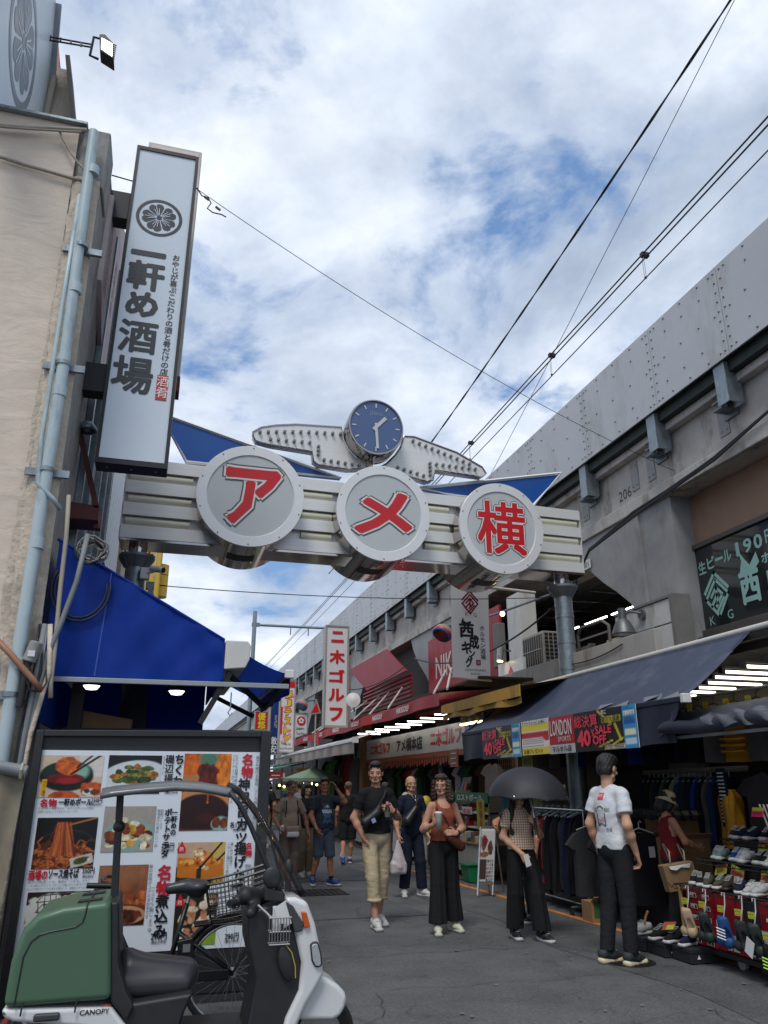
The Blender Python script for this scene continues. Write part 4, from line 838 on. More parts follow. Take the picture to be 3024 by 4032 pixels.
for k in range(5):
    x = -1.06 + .022 * k; cable(['thin black', 'thick black', 'grey', 'thin grey', 'dusty brown'][k] + ' cable hanging down the corner between beige wall and menu board', [(x - .02, 7.1, 2.9), (x + .03 * math.sin(k * 2), 7.06, 2.5), (x - .04, 7.05, 2.0), (x - .05 + .02 * math.cos(k), 7.03, 1.2), (x - .05, 7.02, 0)], [.009, .02, .026, .01, .022][k], [M_cblk, M_cblk, M_cgr, M_cgr, M_rough][k], 7)
mt = thing('junction_cylinder', 'grey cylindrical junction cap with a paper label at the beige wall corner', 'junction box', (-1.08, 7.0, 2.6))
obj('cap', MB().cyl((-1.105, 7.0, 2.56), (-1.06, 7.0, 2.73), .055, n=18), mat('cap_grey', S(140, 140, 138), .5), mt, bevel=.012); obj('paper_label', MB().box(-1.11, -1.055, 6.94, 6.944, 2.6, 2.65), M_wpl, mt); obj('stem', MB().cyl((-1.11, 7.0, 2.56), (-1.12, 7.0, 2.2), .03), M_cblk, mt)
cable('looping teal-black cable under the junction cap', [(-1.08, 6.99, 2.55), (-1.11, 6.97, 2.45), (-1.06, 6.96, 2.33), (-.97, 6.97, 2.32), (-.94, 6.99, 2.4), (-.96, 7.0, 2.5)], .009)
cable('brown corrugated hose crossing the drainpipe', [(-1.5, 7.06, 2.85), (-1.25, 6.98, 2.62), (-1.05, 6.96, 2.42), (-.97, 6.98, 2.33)], .026, mat('copper_hose', S(150, 105, 80), .5), 8)
# tarp on a pipe, far left
M_tarp = mat('dusty_tarp', S(138, 130, 112), .85, 0, .18, 3, .4, 8, dirt=S(95, 86, 72), ds=2)
tp = thing('tarp_curtain', 'dusty tan tarp hanging from a grey pipe at the left edge', 'tarp', (-1.2, 6.3, 0))
m = MB(); m.grid(lambda u, v: (-2.2 + 1.30 * u - .06 * v * u, 6.3 + .04 * math.sin(u * 34 + v * 2) * (.4 + v), 1.70 - 1.7 * v + .012 * math.sin(u * 40)), 46, 14); obj('sheet', m, M_tarp, tp, smooth=True)
obj('pipe', MB().cyl((-2.3, 6.27, 1.95), (-.89, 6.27, 1.685), .045, n=14), M_cgr, tp, auto=40); obj('knot', MB().tube([(-.92, 6.27 + .05 * math.cos(k), 1.69 + .055 * math.sin(k)) for k in range(7)], .012, 6, closed=True), M_cable, tp)
# ------------------------------------------------------------------ menu board
M_bframe = mat('board_black', (.018, .02, .021), .45, 0, .15, 6); M_sheet = mat('board_white_sheet', S(220, 227, 234), .35, 0, .03, 1)
mbd = thing('menu_board', 'large black framed white menu board with food photographs and prices', 'menu board', (0, 7.05, 0))
obj('backing', MB().box(-.94, .92, 7.01, 7.12, .06, 1.99), M_bframe, mbd)
obj('frame', MB().box(-.96, -.90, 6.96, 7.14, .05, 2.02).box(.85, .94, 6.96, 7.14, .05, 2.04).prism([(-.9, 6.96, 1.97), (.85, 6.96, 1.99), (.85, 6.96, 2.04), (-.9, 6.96, 2.02)], (0, .18, 0)), M_bframe, mbd, bevel=.006)
obj('leg', MB().box(-.95, -.88, 6.98, 7.1, 0, .05), M_bframe, mbd); obj('leg', MB().box(.86, .93, 6.98, 7.1, 0, .05), M_bframe, mbd)
obj('sheet', MB().box(-.899, .849, 7.0, 7.008, .38, 1.865), M_sheet, mbd); obj('kick_plate', MB().box(-.899, .849, 6.985, 7.0, .08, .37), M_bframe, mbd)
YB = 6.996
def plate(p, cx, cy, rx, ry, c1, c2=None): p.ell(cx, cy, rx, ry, c1); p.ell(cx, cy + .01, rx * .86, ry * .8, c2 or c1); return p
def food1():
    p = Pic(64, 48, (214, 196, 178)); p.rect(.6, .5, 1, 1, (222, 214, 208)); p.ell(.43, .5, .43, .36, (22, 22, 22)); p.ell(.44, .60, .40, .26, (20, 62, 52)); p.ell(.66, .62, .12, .17, (150, 190, 176), soft=.6); p.ell(.42, .44, .3, .13, (128, 24, 22), tex=.3); p.ell(.46, .40, .18, .07, (170, 40, 34), soft=.5)
    p.ell(.44, .74, .20, .22, (206, 112, 46), rough=.4, tex=.4); p.line(.5, .55, .96, 1.02, .022, (20, 18, 18)); p.line(.58, .7, .82, 1.02, .018, (22, 20, 20)); p.ell(.86, .2, .22, .17, (196, 96, 40), rough=.7, tex=.45); p.ell(.42, .03, .22, .12, (190, 92, 40), rough=.6, tex=.4); p.ell(.84, .12, .13, .09, (216, 222, 220)); p.ell(.78, .15, .05, .05, (30, 80, 66)); p.ell(.9, .12, .07, .07, (136, 66, 34), rough=.5, tex=.3)
    return p.rect(.06, .05, .14, .42, (226, 178, 34))
def food2():
    p = Pic(84, 64, (24, 30, 38)); p.ell(.5, .46, .62, .40, (214, 220, 222), rot=.2); p.rect(0, 0, 1, .12, (20, 24, 28))
    r = random.Random(2)
    for k in range(46): x, y = r.gauss(.5, .15), r.gauss(.47, .11); p.ell(x, y, r.uniform(.06, .13), r.uniform(.05, .11), r.choice([(96, 112, 52), (120, 126, 62), (176, 130, 60), (70, 88, 44), (140, 138, 78)]), rough=.6, tex=.5, seed=k)
    return p
def food3():
    p = Pic(60, 84, (190, 140, 92)); p.ell(.15, .92, .38, .2, (212, 116, 36), tex=.3, rough=.3); p.ell(.98, .85, .42, .3, (226, 140, 44), tex=.35, rough=.4); p.ell(.52, .93, .2, .1, (96, 140, 120), soft=.5)
    p.ell(.45, .25, .66, .36, (94, 48, 36)); p.ell(.45, .30, .60, .28, (206, 148, 104)); p.ell(.45, .22, .58, .25, (58, 16, 12)); p.ell(.55, .16, .2, .06, (84, 30, 22), soft=.6); p.ell(.52, .68, .22, .20, (112, 38, 22), rough=.7, tex=.6); p.line(.55, .48, .55, .38, .014, (196, 110, 30)); p.ell(.55, .36, .02, .015, (220, 140, 50))
    p.rect(.0, 0, 1, .02, (120, 60, 44)); p.ell(.85, .08, .2, .1, (150, 184, 174)); p.ell(.76, .10, .09, .07, (120, 66, 34), rough=.4, tex=.4); p.ell(.92, .09, .09, .07, (132, 74, 38), rough=.4, tex=.4); return p
def noodles(p, x0, y0, x1, y1, n, seed, cols, w=.009):
    r = random.Random(seed)
    for k in range(n):
        a, b_ = r.uniform(x0, x1), r.uniform(y0, y1); c = r.choice(cols)
        for j in range(3): a2_, b2 = a + r.gauss(0, .07), b_ + r.gauss(0, .05); p.line(a, b_, a2_, b2, w, c); a, b_ = a2_, b2
def food4():
    p = Pic(72, 60, (20, 20, 20)); p.ell(.52, .30, .55, .46, (70, 72, 72)); p.ell(.52, .30, .53, .44, (14, 14, 14)); NC = [(196, 112, 56), (160, 84, 38), (214, 136, 78), (120, 60, 28)]
    p.ell(.35, .26, .42, .28, (96, 50, 26), rough=.3, tex=.5); noodles(p, .05, .02, .85, .45, 110, 4, NC)
    p.mix(((np.abs(p.u - .44) < .17 - .1 * (p.v - .3)) & (p.v > .3) & (p.v < .9)).astype(float), (168, 90, 44))
    r = random.Random(8)
    for k in range(44): x = .44 + r.gauss(0, .06); p.line(x, .9, .44 + (x - .44) * 2.4 + r.gauss(0, .03), .25, .009, r.choice(NC))
    p.line(.55, .86, .98, .99, .016, (190, 128, 70)); p.mix(((np.abs(p.u - .8 + (p.v - .15) * .2) < .19) & (np.abs(p.v - .15 - (p.u - .8) * .3) < .10)).astype(float), (206, 200, 190)); p.ell(.79, .15, .14, .065, (86, 92, 36), rot=.3, tex=.5, rough=.5); p.ell(.92, .17, .03, .03, (232, 224, 208)); return p
def food5():
    p = Pic(84, 72, (176, 170, 162)); p.ell(.52, .36, .50, .34, (150, 182, 176), rot=.12); r = random.Random(3)
    for k in range(44):
        x, y = r.gauss(.5, .17), r.gauss(.42, .12); p.ell(x, y, r.uniform(.06, .13), r.uniform(.05, .11), r.choice([(216, 204, 176), (104, 50, 28), (150, 80, 40), (226, 216, 190), (196, 160, 80)]), rough=.6, tex=.35, seed=k)
    return p
def food6():
    p = Pic(60, 52, (206, 176, 150)); p.ell(.4, .1, .8, .35, (58, 62, 48)); p.mix((p.u > .75).astype(float) * .7, (214, 190, 90)); r = random.Random(6)
    for x, y, a, b_ in ((.22, .38, .2, .24), (.75, .35, .22, .26), (.55, .6, .2, .16)): p.mix(((np.abs(p.u - x) < a) & (np.abs(p.v - y + .1 * (p.u - x)) < b_)).astype(float), (206, 132, 44)); p.ell(x, y + b_ * .6, a * .8, b_ * .3, (232, 172, 84), tex=.3)
    for k in range(22): p.ell(r.gauss(.5, .12), r.gauss(.6, .12), .05, .05, r.choice([(214, 140, 70), (236, 216, 178), (180, 100, 40)]), rough=.6, tex=.4)
    p.line(.48, .35, .92, .98, .022, (18, 16, 14)); p.line(.85, .55, 1.05, .8, .022, (18, 16, 14)); return p
def food7():
    p = Pic(70, 80, (150, 96, 62)); p.noise(.5, 8, 2); p.mix(np.clip((p.v - .55) / .5, 0, .55), (176, 132, 100)); r = random.Random(9)
    for k in range(60): p.ell(r.uniform(.2, 1), r.uniform(.15, .55), r.uniform(.03, .1), r.uniform(.02, .06), r.choice([(206, 120, 70), (190, 104, 56), (160, 80, 40)]), rough=.5, tex=.4)
    p.ell(.62, .14, .46, .2, (70, 32, 20)); p.ell(.62, .17, .4, .15, (206, 160, 124)); p.ell(.6, .15, .33, .12, (110, 58, 32), rough=.5, tex=.7); return p
def food8():
    p = Pic(56, 30, (60, 34, 28)); p.ell(.45, .3, .52, .62, (224, 226, 218), rough=.4); p.ell(.52, .3, .22, .34, (222, 140, 44)); p.ell(.86, .8, .2, .2, (230, 220, 190)); p.ell(.55, .7, .1, .06, (120, 140, 90), tex=.6); return p
def food9():
    p = Pic(48, 50, (52, 52, 42)); r = random.Random(5)
    for k in range(40): p.ell(r.gauss(.5, .22), r.gauss(.45, .2), r.uniform(.05, .16), r.uniform(.04, .11), r.choice([(224, 206, 178), (206, 170, 140), (196, 140, 110), (230, 218, 198)]), rough=.4, tex=.25)
    return p.ell(.85, .1, .25, .16, (150, 180, 60), soft=.5)
for k, (f, x, z, w_, h) in enumerate(((food1, -.895, 1.505, .475, .32), (food2, -.382, 1.53, .42, .30), (food3, .22, 1.245, .39, .603), (food4, -.862, .985, .45, .37), (food5, -.37, 1.095, .40, .34), (food6, .225, .85, .38, .306), (food7, -.36, .57, .372, .43), (food8, -.858, .59, .446, .235), (food9, .24, .41, .33, .37))):
    o = f().noise(.10, 16, 7).put('food_photo', mbd, (x, YB, z), X3, Z3, w_, h, 1.25)
    o['label'] = ['fried ball in a dark bowl', 'green tempura', 'skewer over brown sauce', 'noodles lifted from a black pan', 'potato salad plate', 'fried tofu blocks', 'brown stew with a bowl', 'fried egg', 'pale dumplings'][k]
kt, rt, st_ = MB(), MB(), MB(); YT = 6.997
def kx(s_, x, z, h, bold=.03, m=None, w=None): (m or kt).text(s_, (x, YT, z), X3, Z3, h=h, w=w, bold=bold, ext=.004)
kx('名物', -.80, 1.465, .062, .05, rt, .125); kx('一軒めボール', -.60, 1.47, .058, .05, None, .25); kx('250円', -.44, 1.482, .038, .03, None, .085); kx('(税込275円)', -.44, 1.45, .022, .02, None, .075)
kx('酒場の', -.805, .945, .07, .05, rt, .14); kx('ソース焼そば', -.62, .95, .07, .05, None, .22); kx('350円', -.44, .965, .045, .03, None, .09); kx('(税込385円)', -.44, .925, .024, .02, None, .08)
for s_, x, z, cell, m_, b_ in (('ちくわ', .178, 1.80, .085, kt, .05), ('磯辺揚げ', .10, 1.80, .075, kt, .03), ('ポテトサラダ', .125, 1.385, .062, kt, .05), ('一軒めの', .175, 1.385, .05, kt, .05), ('名物', .745, 1.80, .10, rt, .05), ('神田旨カツ', .725, 1.60, .105, kt, .04), ('揚げたて豆腐', .725, 1.10, .10, kt, .04), ('名物', .795, 1.12, .055, rt, .05), ('名物', .135, .935, .115, rt, .05), ('煮込み', .135, .73, .105, kt, .04)): m_.vtext(s_, (x, YT, z), X3, Z3, cell, bold=b_, ext=.004)
kx('190円', .135, 1.575, .045, .03, None, .11); kx('(税込209円)', .135, 1.54, .024, .02, None, .10); kx('290円', .145, 1.135, .045, .03, None, .10); kx('(税込319円)', .145, 1.10, .024, .02, None, .10)
kx('各120円', .70, 1.285, .05, .03, None, .14); kx('(税込132円)', .71, 1.245, .024, .02, None, .10); kx('290円', .135, .485, .055, .03, None, .12); kx('(税込319円)', .135, .445, .028, .02, None, .11); kx('290円', .70, .46, .05, .03, None, .11); kx('(税込319円)', .70, .425, .025, .02, None, .11); kx('290円', .71, .82, .04, .03, None, .10)
obj('black_lettering', kt, mat('print_black', S(24, 24, 28), .4, var=0), mbd); obj('red_lettering', rt, mat('print_red', S(196, 24, 44), .4, var=0), mbd)
st_.text('ほんのりカレー風味が広がる、一口サイズのオリジナル肉団子。', (-.66, YT, 1.425), X3, Z3, h=.018, w=.42, ext=.003); st_.text('豆腐をつなぎにしているのでヘルシーです！', (-.72, YT, 1.40), X3, Z3, h=.018, w=.30, ext=.003)
for k, s_ in enumerate(('焼そばは食事？いえ、最高の「つまみ」です！', 'しっかり焼き上げることで、モチッとした麺にからりと香りをプラス。', 'ほんのり焦げたソースの香りが懐かしく、食欲をそそります。')): st_.text(s_, (-.65, YT, .895 - .024 * k), X3, Z3, h=.016, w=.44, ext=.003)
for s_, x, z, c in (('愛され続ける逸品。ソース味と和風味。', .83, 1.82, .03), ('どちらも自慢の串カツです', .655, 1.83, .028), ('フルーティーかつコクを出した', .63, 1.83, .028), ('創業から', .81, .97, .028), ('愛される', .785, .97, .028), ('こってり脂しょうゆ', .06, .82, .036), ('醤油出汁の香ばしい一品', .05, 1.40, .026), ('特製ソースで', .075, 1.40, .026), ('ふわっと揚げたて熱々を', .63, 1.14, .026), ('濃い目の醤油で', .655, 1.14, .026), ('もちもちちくわ', .055, 1.82, .022), ('豚の旨味がコクの決め手です', .03, .985, .03)): st_.vtext(s_, (x, YT, z), X3, Z3, c, ext=.003)
obj('small_print', st_, mat('print_grey', S(96, 98, 104), .5, var=0), mbd)
m = MB(); m.vtext('カレー風味', (-.847, YB - .003, 1.62), X3, Z3, .024, ext=.003); obj('yellow_tag_text', m, M_blk, mbd)
for x, z in ((.255, 1.11), (.275, .72)):
    o = obj('flame_badge', MB().prism([(x - .03, YB - .002, z - .03), (x + .03, YB - .002, z - .03), (x + .034, YB - .002, z), (x + .015, YB - .002, z + .03), (x, YB - .002, z + .06), (x - .012, YB - .002, z + .03), (x - .034, YB - .002, z)], (0, -.002, 0)), M_red, mbd); obj('badge_text', MB().text('熱', (x, YB - .006, z - .003), X3, Z3, h=.035, ext=.002), M_offw, o)
# things glimpsed over the board
bn = thing('red_banner', 'red sale banner with white writing glimpsed under the blue awning', 'banner', (0, 11, 2.3)); obj('cloth', MB().prism([(-.42, 11, 2.50), (.36, 11, 2.42), (.16, 11, 2.26), (-.1, 11, 2.36)], (0, .02, 0)), M_red, bn); obj('lettering', MB().text('免税', (.12, 11, 2.40), X3, Z3, h=.12, ext=.004).text('Tax Free', (-.08, 11, 2.40), X3, Z3, h=.05, ext=.004), M_offw, bn)
yn = thing('yellow_board', 'yellow shop board with red writing glimpsed under the blue awning', 'sign', (.3, 11.2, 2.2)); obj('board', MB().box(.1, .42, 11.2, 11.23, 2.22, 2.47), M_yel, yn); obj('lettering', MB().text('ザ', (.24, 11.2, 2.40), X3, Z3, h=.1, ext=.004), M_red, yn)
bx = thing('brown_box_pile', 'brown boxes piled in the dark opening above the menu board', 'box', (-.5, 8.6, 1.9)); obj('box', MB().obox((-.55, 8.6, 2.12), (.25, 0, -.04), (0, .2, 0), (.02, 0, .14)), mat('kraft_board', S(150, 118, 82), .8, 0, .1, 5), bx); 
# ------------------------------------------------------------------ delivery scooter with a roof
M_sgreen = mat('satin_dark_green', S(76, 104, 82), .38, 0, .05, 2, .04, 200, spec=.4); M_swhite = mat('gloss_white_plastic', S(212, 213, 212), .25, 0, .02, 2, coat=.3); M_splast = mat('black_plastic', (.018, .019, .02), .5, 0, .15, 10, .06, 300)
M_seat = mat('seat_vinyl', (.03, .032, .036), .38, 0, .1, 6); M_roof = mat('roof_grey_metal', S(120, 122, 122), .3, .3, .06, 4); M_tint = mat('tinted_screen', (.03, .03, .03), .04, 0, 0, alpha=.42, spec=1.0)
M_rub = mat('tyre_rubber', (.015, .015, .015), .8, 0, .2, 20); M_silver = mat('silver_metal', S(190, 190, 190), .25, .8, .05)
sc_ = thing('delivery_scooter', 'three-wheeled delivery scooter with a green cargo box, white front and curved roof screen', 'scooter', (.2, 5.25, 0))
box = [(-.655, .507), (-.648, .72), (-.612, .865), (-.548, .938), (-.418, .970), (-.175, .993), (-.121, .513)]
obj('cargo_box', MB().prism([(x, 4.97, z) for x, z in box], (0, .62, 0)), M_sgreen, sc_, bevel=.035, seg=4)
seam = [(-.60, .515), (-.588, .74), (-.56, .81), (-.52, .842), (-.472, .854), (-.345, .872), (-.312, .895), (-.302, .93), (-.299, .96), (-.296, .982)]
obj('lid_seam', MB().tube([(x, 4.969, z) for x, z in seam[:-1]] + [(-.298, 4.985, .984), (-.29, 5.15, .988), (-.29, 5.58, .988)], .0045, 5), M_splast, sc_)
for y in (5.06, 5.36): obj('hinge', MB().prism([(-.36, y, .975), (-.24, y, .987), (-.22, y, 1.0), (-.35, y, .99)], (0, .05, 0)), M_splast, sc_, bevel=.004)
lw = obj('rear_fairing', MB().prism([(x, 4.985, z) for x, z in [(-.665, .505), (-.117, .478), (-.02, .37), (-.10, .30), (-.24, .39), (-.60, .44), (-.65, .46)]], (0, .60, 0)), M_swhite, sc_, bevel=.025, seg=3)
obj('side_reflector', MB().box(-.50, -.37, 4.955, 4.985, .438, .475), mat('grey_plastic', S(60, 62, 64), .5), lw, bevel=.012); obj('lettering', MB().text('CANOPY', (-.20, 4.984, .462), X3, Z3, w=.15, h=.026, bold=.03, ext=.002), M_splast, lw); obj('small_lettering', MB().text('GYRO', (-.145, 4.984, .487), X3, Z3, w=.05, h=.014, ext=.002), mat('print_orange', S(200, 80, 60), .5, var=0), lw)
for x in (-.56, -.295): obj('strap', MB().tube([(x, 4.965, .53), (x - .004, 4.962, .47)], .005, 6), M_splast, lw)
obj('tail_light', MB().box(-.67, -.63, 5.0, 5.5, .36, .42), mat('red_lens', S(150, 30, 24), .2), sc_, bevel=.01)
obj('back_panel', MB().prism([(x, 4.99, z) for x, z in [(-.178, .985), (-.135, .985), (-.112, .80), (-.10, .68), (-.05, .55), (.0, .47), (-.03, .40), (-.125, .50)]], (0, .58, 0)), M_splast, sc_, bevel=.015)
obj('seat', blob([rc((-.04, 5.22, .60), (.27, 5.22, .565), .085, .075), rc((-.05, 5.32, .60), (.27, 5.30, .565), .085, .075), rc((-.06, 5.25, .66), (.02, 5.25, .60), .05, .06), rb((.1, 5.25, .53), (.2, .14, .05), .04)], .012, .05), M_seat, sc_, smooth=True)
obj('seat_base', MB().prism([(x, 5.02, z) for x, z in [(-.10, .54), (-.019, .48), (.31, .51), (.27, .42), (.235, .30), (.10, .24), (-.05, .30)]], (0, .44, 0)), M_splast, sc_, bevel=.02, seg=3)
obj('floor_board', MB().box(.2, .72, 5.0, 5.48, .22, .30), M_splast, sc_, bevel=.02)
po = obj('roof_post', MB().prism([(-.222, 5.27, 1.585), (-.180, 5.27, 1.585), (-.148, 5.27, .93), (-.19, 5.27, .93)], (0, .05, 0)), M_splast, sc_, bevel=.006); obj('joint', MB().ball((-.186, 5.29, 1.36), .036, 12), M_splast, po, smooth=True)
rp = [(-.30, 1.594), (-.227, 1.607), (-.05, 1.625), (.12, 1.638), (.269, 1.63), (.40, 1.610), (.458, 1.596)]
m = MB(); m.grid(lambda u, v: (lambda a, y: (a[0], y, a[1] - .10 * (2 * v - 1) ** 4 * .5 - .012))((lambda t: (np.interp(t, range(7), [p[0] for p in rp]), np.interp(t, range(7), [p[1] for p in rp])))(u * 6), 5.03 + .46 * v), 24, 14)
o = obj('roof', m, M_roof, sc_, smooth=True); s_ = o.modifiers.new('solid', 'SOLIDIFY'); s_.thickness = .014
obj('roof_edge', MB().tube([(x, 5.03, z - .055) for x, z in rp], .016, 8), M_roof, sc_, smooth=True)
NP = [(.44, 1.56), (.50, 1.49), (.575, 1.37), (.64, 1.24), (.70, 1.11), (.78, .98)]; FP = [(.458, 1.60), (.54, 1.556), (.63, 1.463), (.742, 1.322), (.823, 1.203), (.888, 1.087), (.955, .975), (.985, .93)]
it = lambda P_, t: (np.interp(t * (len(P_) - 1), range(len(P_)), [p[0] for p in P_]), np.interp(t * (len(P_) - 1), range(len(P_)), [p[1] for p in P_]))
def ws(u, v):
    a, b_ = it(NP, u), it(FP, u); bul = .03 * math.sin(math.pi * v); return (a[0] + (b_[0] - a[0]) * v + bul, 5.02 + .43 * v, a[1] + (b_[1] - a[1]) * v + bul)
m = MB(); m.grid(ws, 20, 10); obj('windscreen', m, M_tint, sc_, smooth=True)
obj('screen_frame', MB().tube([(x, 5.02, z) for x, z in NP], .015, 8), M_splast, sc_, smooth=True); obj('screen_frame', MB().tube([(x, 5.46, z) for x, z in FP], .022, 8), M_splast, sc_, smooth=True)
obj('wiper', MB().bar((.80, 5.1, 1.02), (.72, 5.2, 1.30), .012), M_splast, sc_)
cow = [(.795, .975), (.86, .972), (.935, .946), (.985, .83), (1.012, .73), (1.045, .56), (1.0, .49), (.95, .42), (.88, .28), (.80, .24), (.83, .36), (.90, .49), (.91, .63), (.86, .80)]
fc = obj('front_cowl', MB().prism([(x, 5.0, z) for x, z in cow], (0, .42, 0)), M_swhite, sc_, bevel=.03, seg=4)
obj('leg_shield', MB().prism([(x, 5.03, z) for x, z in [(.585, .90), (.60, .74), (.655, .56), (.625, .38), (.60, .24), (.83, .22), (.91, .46), (.915, .63), (.87, .80), (.80, .965), (.70, .93)]], (0, .36, 0)), M_splast, sc_, bevel=.02, seg=3)
obj('grey_side_panel', MB().prism([(x, 4.985, z) for x, z in [(.80, .955), (.845, .93), (.915, .83), (.905, .795), (.86, .79)]], (0, .02, 0)), mat('grey_plastic', S(60, 62, 64), .5), fc, bevel=.008)
obj('indicator', MB().prism([(x, 4.975, z) for x, z in [(.893, .90), (.925, .895), (.952, .815), (.915, .812)]], (0, .05, 0)), mat('orange_lens', S(190, 84, 26), .2, coat=.5), fc, bevel=.008)
hl = obj('headlight', MB().prism([(x, 4.985, z) for x, z in [(.953, .725), (.975, .738), (1.0, .735), (1.02, .68), (1.03, .62), (1.015, .603), (.985, .607), (.965, .64)]], (0, .03, 0)), M_splast, fc, bevel=.008); obj('lens', MB().prism([(x, 4.976, z) for x, z in [(.960, .718), (.977, .729), (.995, .726), (1.012, .675), (1.02, .625), (1.01, .612), (.988, .615), (.97, .645)]], (0, .01, 0)), mat('clear_lens', S(190, 195, 198), .06, .4, .1, 40), hl, bevel=.004)
obj('fender', MB().prism([(x, 5.06, z) for x, z in [(1.02, .545), (1.07, .535), (1.141, .494), (1.185, .45), (1.20, .425), (1.19, .38), (1.158, .328), (1.11, .313), (.906, .327), (.93, .42)]], (0, .30, 0)), M_swhite, sc_, bevel=.03, seg=4)
def wheel(x, y, r, w_, nm='wheel'):
    o = obj(nm, MB().lathe([(r * .62, -w_ / 2), (r * .9, -w_ / 2), (r, -w_ / 4), (r, w_ / 4), (r * .9, w_ / 2), (r * .62, w_ / 2), (r * .62, -w_ / 2)], (x, y, r), Y3, 32), M_rub, sc_, auto=40); obj('rim', MB().lathe([(0, -w_ * .2), (r * .3, -w_ * .2), (r * .62, -w_ * .4), (r * .62, w_ * .4), (0, w_ * .2)], (x, y, r), Y3, 24), M_silver, o, auto=40)
wheel(1.06, 5.24, .215, .11, 'front_wheel'); wheel(-.36, 5.05, .2, .12, 'rear_wheel'); wheel(-.36, 5.5, .2, .12, 'rear_wheel')
obj('handlebar', blob([rc((.52, 5.02, .965), (.60, 5.2, .97), .028), rc((.60, 5.2, .97), (.60, 5.42, .97), .03), rc((.58, 5.1, .98), (.72, 5.18, .96), .05, .04), rc((.60, 5.0, .90), (.64, 5.08, .93), .03)], .01, .03), M_splast, sc_, smooth=True); obj('grip', MB().cyl((.475, 4.98, .955), (.56, 5.06, .965), .022, n=12), M_splast, sc_, auto=40); obj('brake_lever', MB().tube([(.64, 5.0, .94), (.69, 4.98, .90), (.72, 4.98, .87)], .008, 6), M_silver, sc_)
obj('mirror', blob([el((.715, 5.0, 1.085), (.055, .02, .06), None), rc((.74, 5.0, 1.05), (.80, 5.1, .97), .015)], .008, .02), M_splast, sc_, smooth=True); obj('mirror', blob([el((.86, 5.3, 1.10), (.03, .03, .06)), rc((.86, 5.3, 1.05), (.86, 5.3, .95), .02)], .008, .02), M_splast, sc_, smooth=True)
obj('screen_bracket', MB().prism([(.67, 5.0, 1.04), (.79, 5.0, 1.0), (.80, 5.0, .95), (.68, 5.0, .96)], (0, .03, 0)), M_splast, sc_, bevel=.008)
bk = thing('scooter_basket', 'small silver wire basket of papers clipped behind the scooter leg shield', 'basket', (.77, 4.99, .72)); m = MB()
for k in range(8): x = .712 + k * .0165; m.bar((x, 4.97, .735 + .012 * (k > 5)), (x - .006, 4.965, .873), .004)
for z, q in ((.735, 0), (.80, .003), (.873, .006)): m.tube([(.712 - q, 4.97, z), (.83 + q, 4.97, z), (.83 + q, 5.03, z), (.712 - q, 5.03, z)], .004, 5, closed=True)
obj('wire', m, M_silver, bk); obj('papers', MB().obox((.79, 5.0, .88), (.035, 0, .02), (0, .004, 0), (-.02, 0, .06)).obox((.76, 5.01, .86), (.03, 0, .0), (0, .004, 0), (.0, 0, .07)), M_wpl, bk); obj('phone_pouch', MB().box(.775, .79, 4.972, 4.98, .77, .84), M_blk, bk)
pc = thing('zip_pouch', 'black pouch with a yellow zip hanging inside the scooter leg shield', 'pouch', (.82, 5.0, .53)); obj('bag', blob([el((.82, 5.0, .63), (.045, .02, .095), Matrix.Rotation(R_(-18), 3, 'Y'))], .007, .01), M_splast, pc, smooth=True); obj('zip', MB().tube([(.81, 4.978, .73), (.845, 4.976, .69), (.868, 4.976, .62), (.872, 4.978, .56)], .003, 5), mat('yellow_zip', S(190, 165, 60), .5), pc)
# ------------------------------------------------------------------ bicycle behind the scooter
M_bike = mat('bike_black', (.012, .012, .013), .35, .2, .1)
bi = thing('city_bicycle', 'black city bicycle with a wire rear basket parked between scooter and menu board', 'bicycle', (.2, 6.3, 0))
def bwheel(x):
    o = obj('wheel', MB().tube([(x + .335 * math.cos(a), 6.3, .345 + .335 * math.sin(a)) for a in [2 * math.pi * k / 40 for k in range(40)]], .019, 8, closed=True), M_rub, bi, smooth=True)
    obj('rim', MB().tube([(x + .31 * math.cos(a), 6.3, .345 + .31 * math.sin(a)) for a in [2 * math.pi * k / 40 for k in range(40)]], .011, 6, closed=True), M_silver, o, smooth=True); m = MB()
    for k in range(28): a = 2 * math.pi * k / 28; b_ = a + (.5 if k % 2 else -.5); m.bar((x + .025 * math.cos(b_), 6.3 + (.03 if k % 2 else -.03), .345 + .025 * math.sin(b_)), (x + .305 * math.cos(a), 6.3, .345 + .305 * math.sin(a)), .002)
    obj('spoke', m, M_silver, o, kind='stuff'); obj('hub', MB().cyl((x, 6.25, .345), (x, 6.35, .345), .024), M_silver, o)
    obj('mudguard', MB().tube([(x + .372 * math.cos(a), 6.3, .345 + .372 * math.sin(a)) for a in [.3 + 2.3 * k / 16 for k in range(17)]], .02, 6), M_bike, bi, smooth=True)
bwheel(.65); bwheel(-.47)
obj('frame', MB().tube([(.30, 6.3, .80), (.185, 6.3, .33)], .018).tube([(.19, 6.3, .36), (.05, 6.3, .36), (-.08, 6.3, .50), (-.27, 6.3, .84)], .024).tube([(-.29, 6.3, .95), (-.26, 6.3, .72)], .02).tube([(-.26, 6.27, .72), (-.47, 6.25, .345)], .013).tube([(-.26, 6.33, .72), (-.47, 6.35, .345)], .013).tube([(.25, 6.26, .62), (.65, 6.25, .345)], .012).tube([(.25, 6.34, .62), (.65, 6.35, .345)], .012).tube([(.185, 6.26, .34), (.65, 6.25, .345)], .013), M_bike, bi, smooth=True)
obj('chain_cover', MB().box(.1, .62, 6.235, 6.255, .31, .38), M_bike, bi, bevel=.01); obj('crank', MB().bar((.185, 6.22, .33), (.05, 6.22, .26), .02), M_silver, bi); obj('pedal', MB().box(0, .1, 6.12, 6.21, .24, .27), M_bike, bi, bevel=.006)
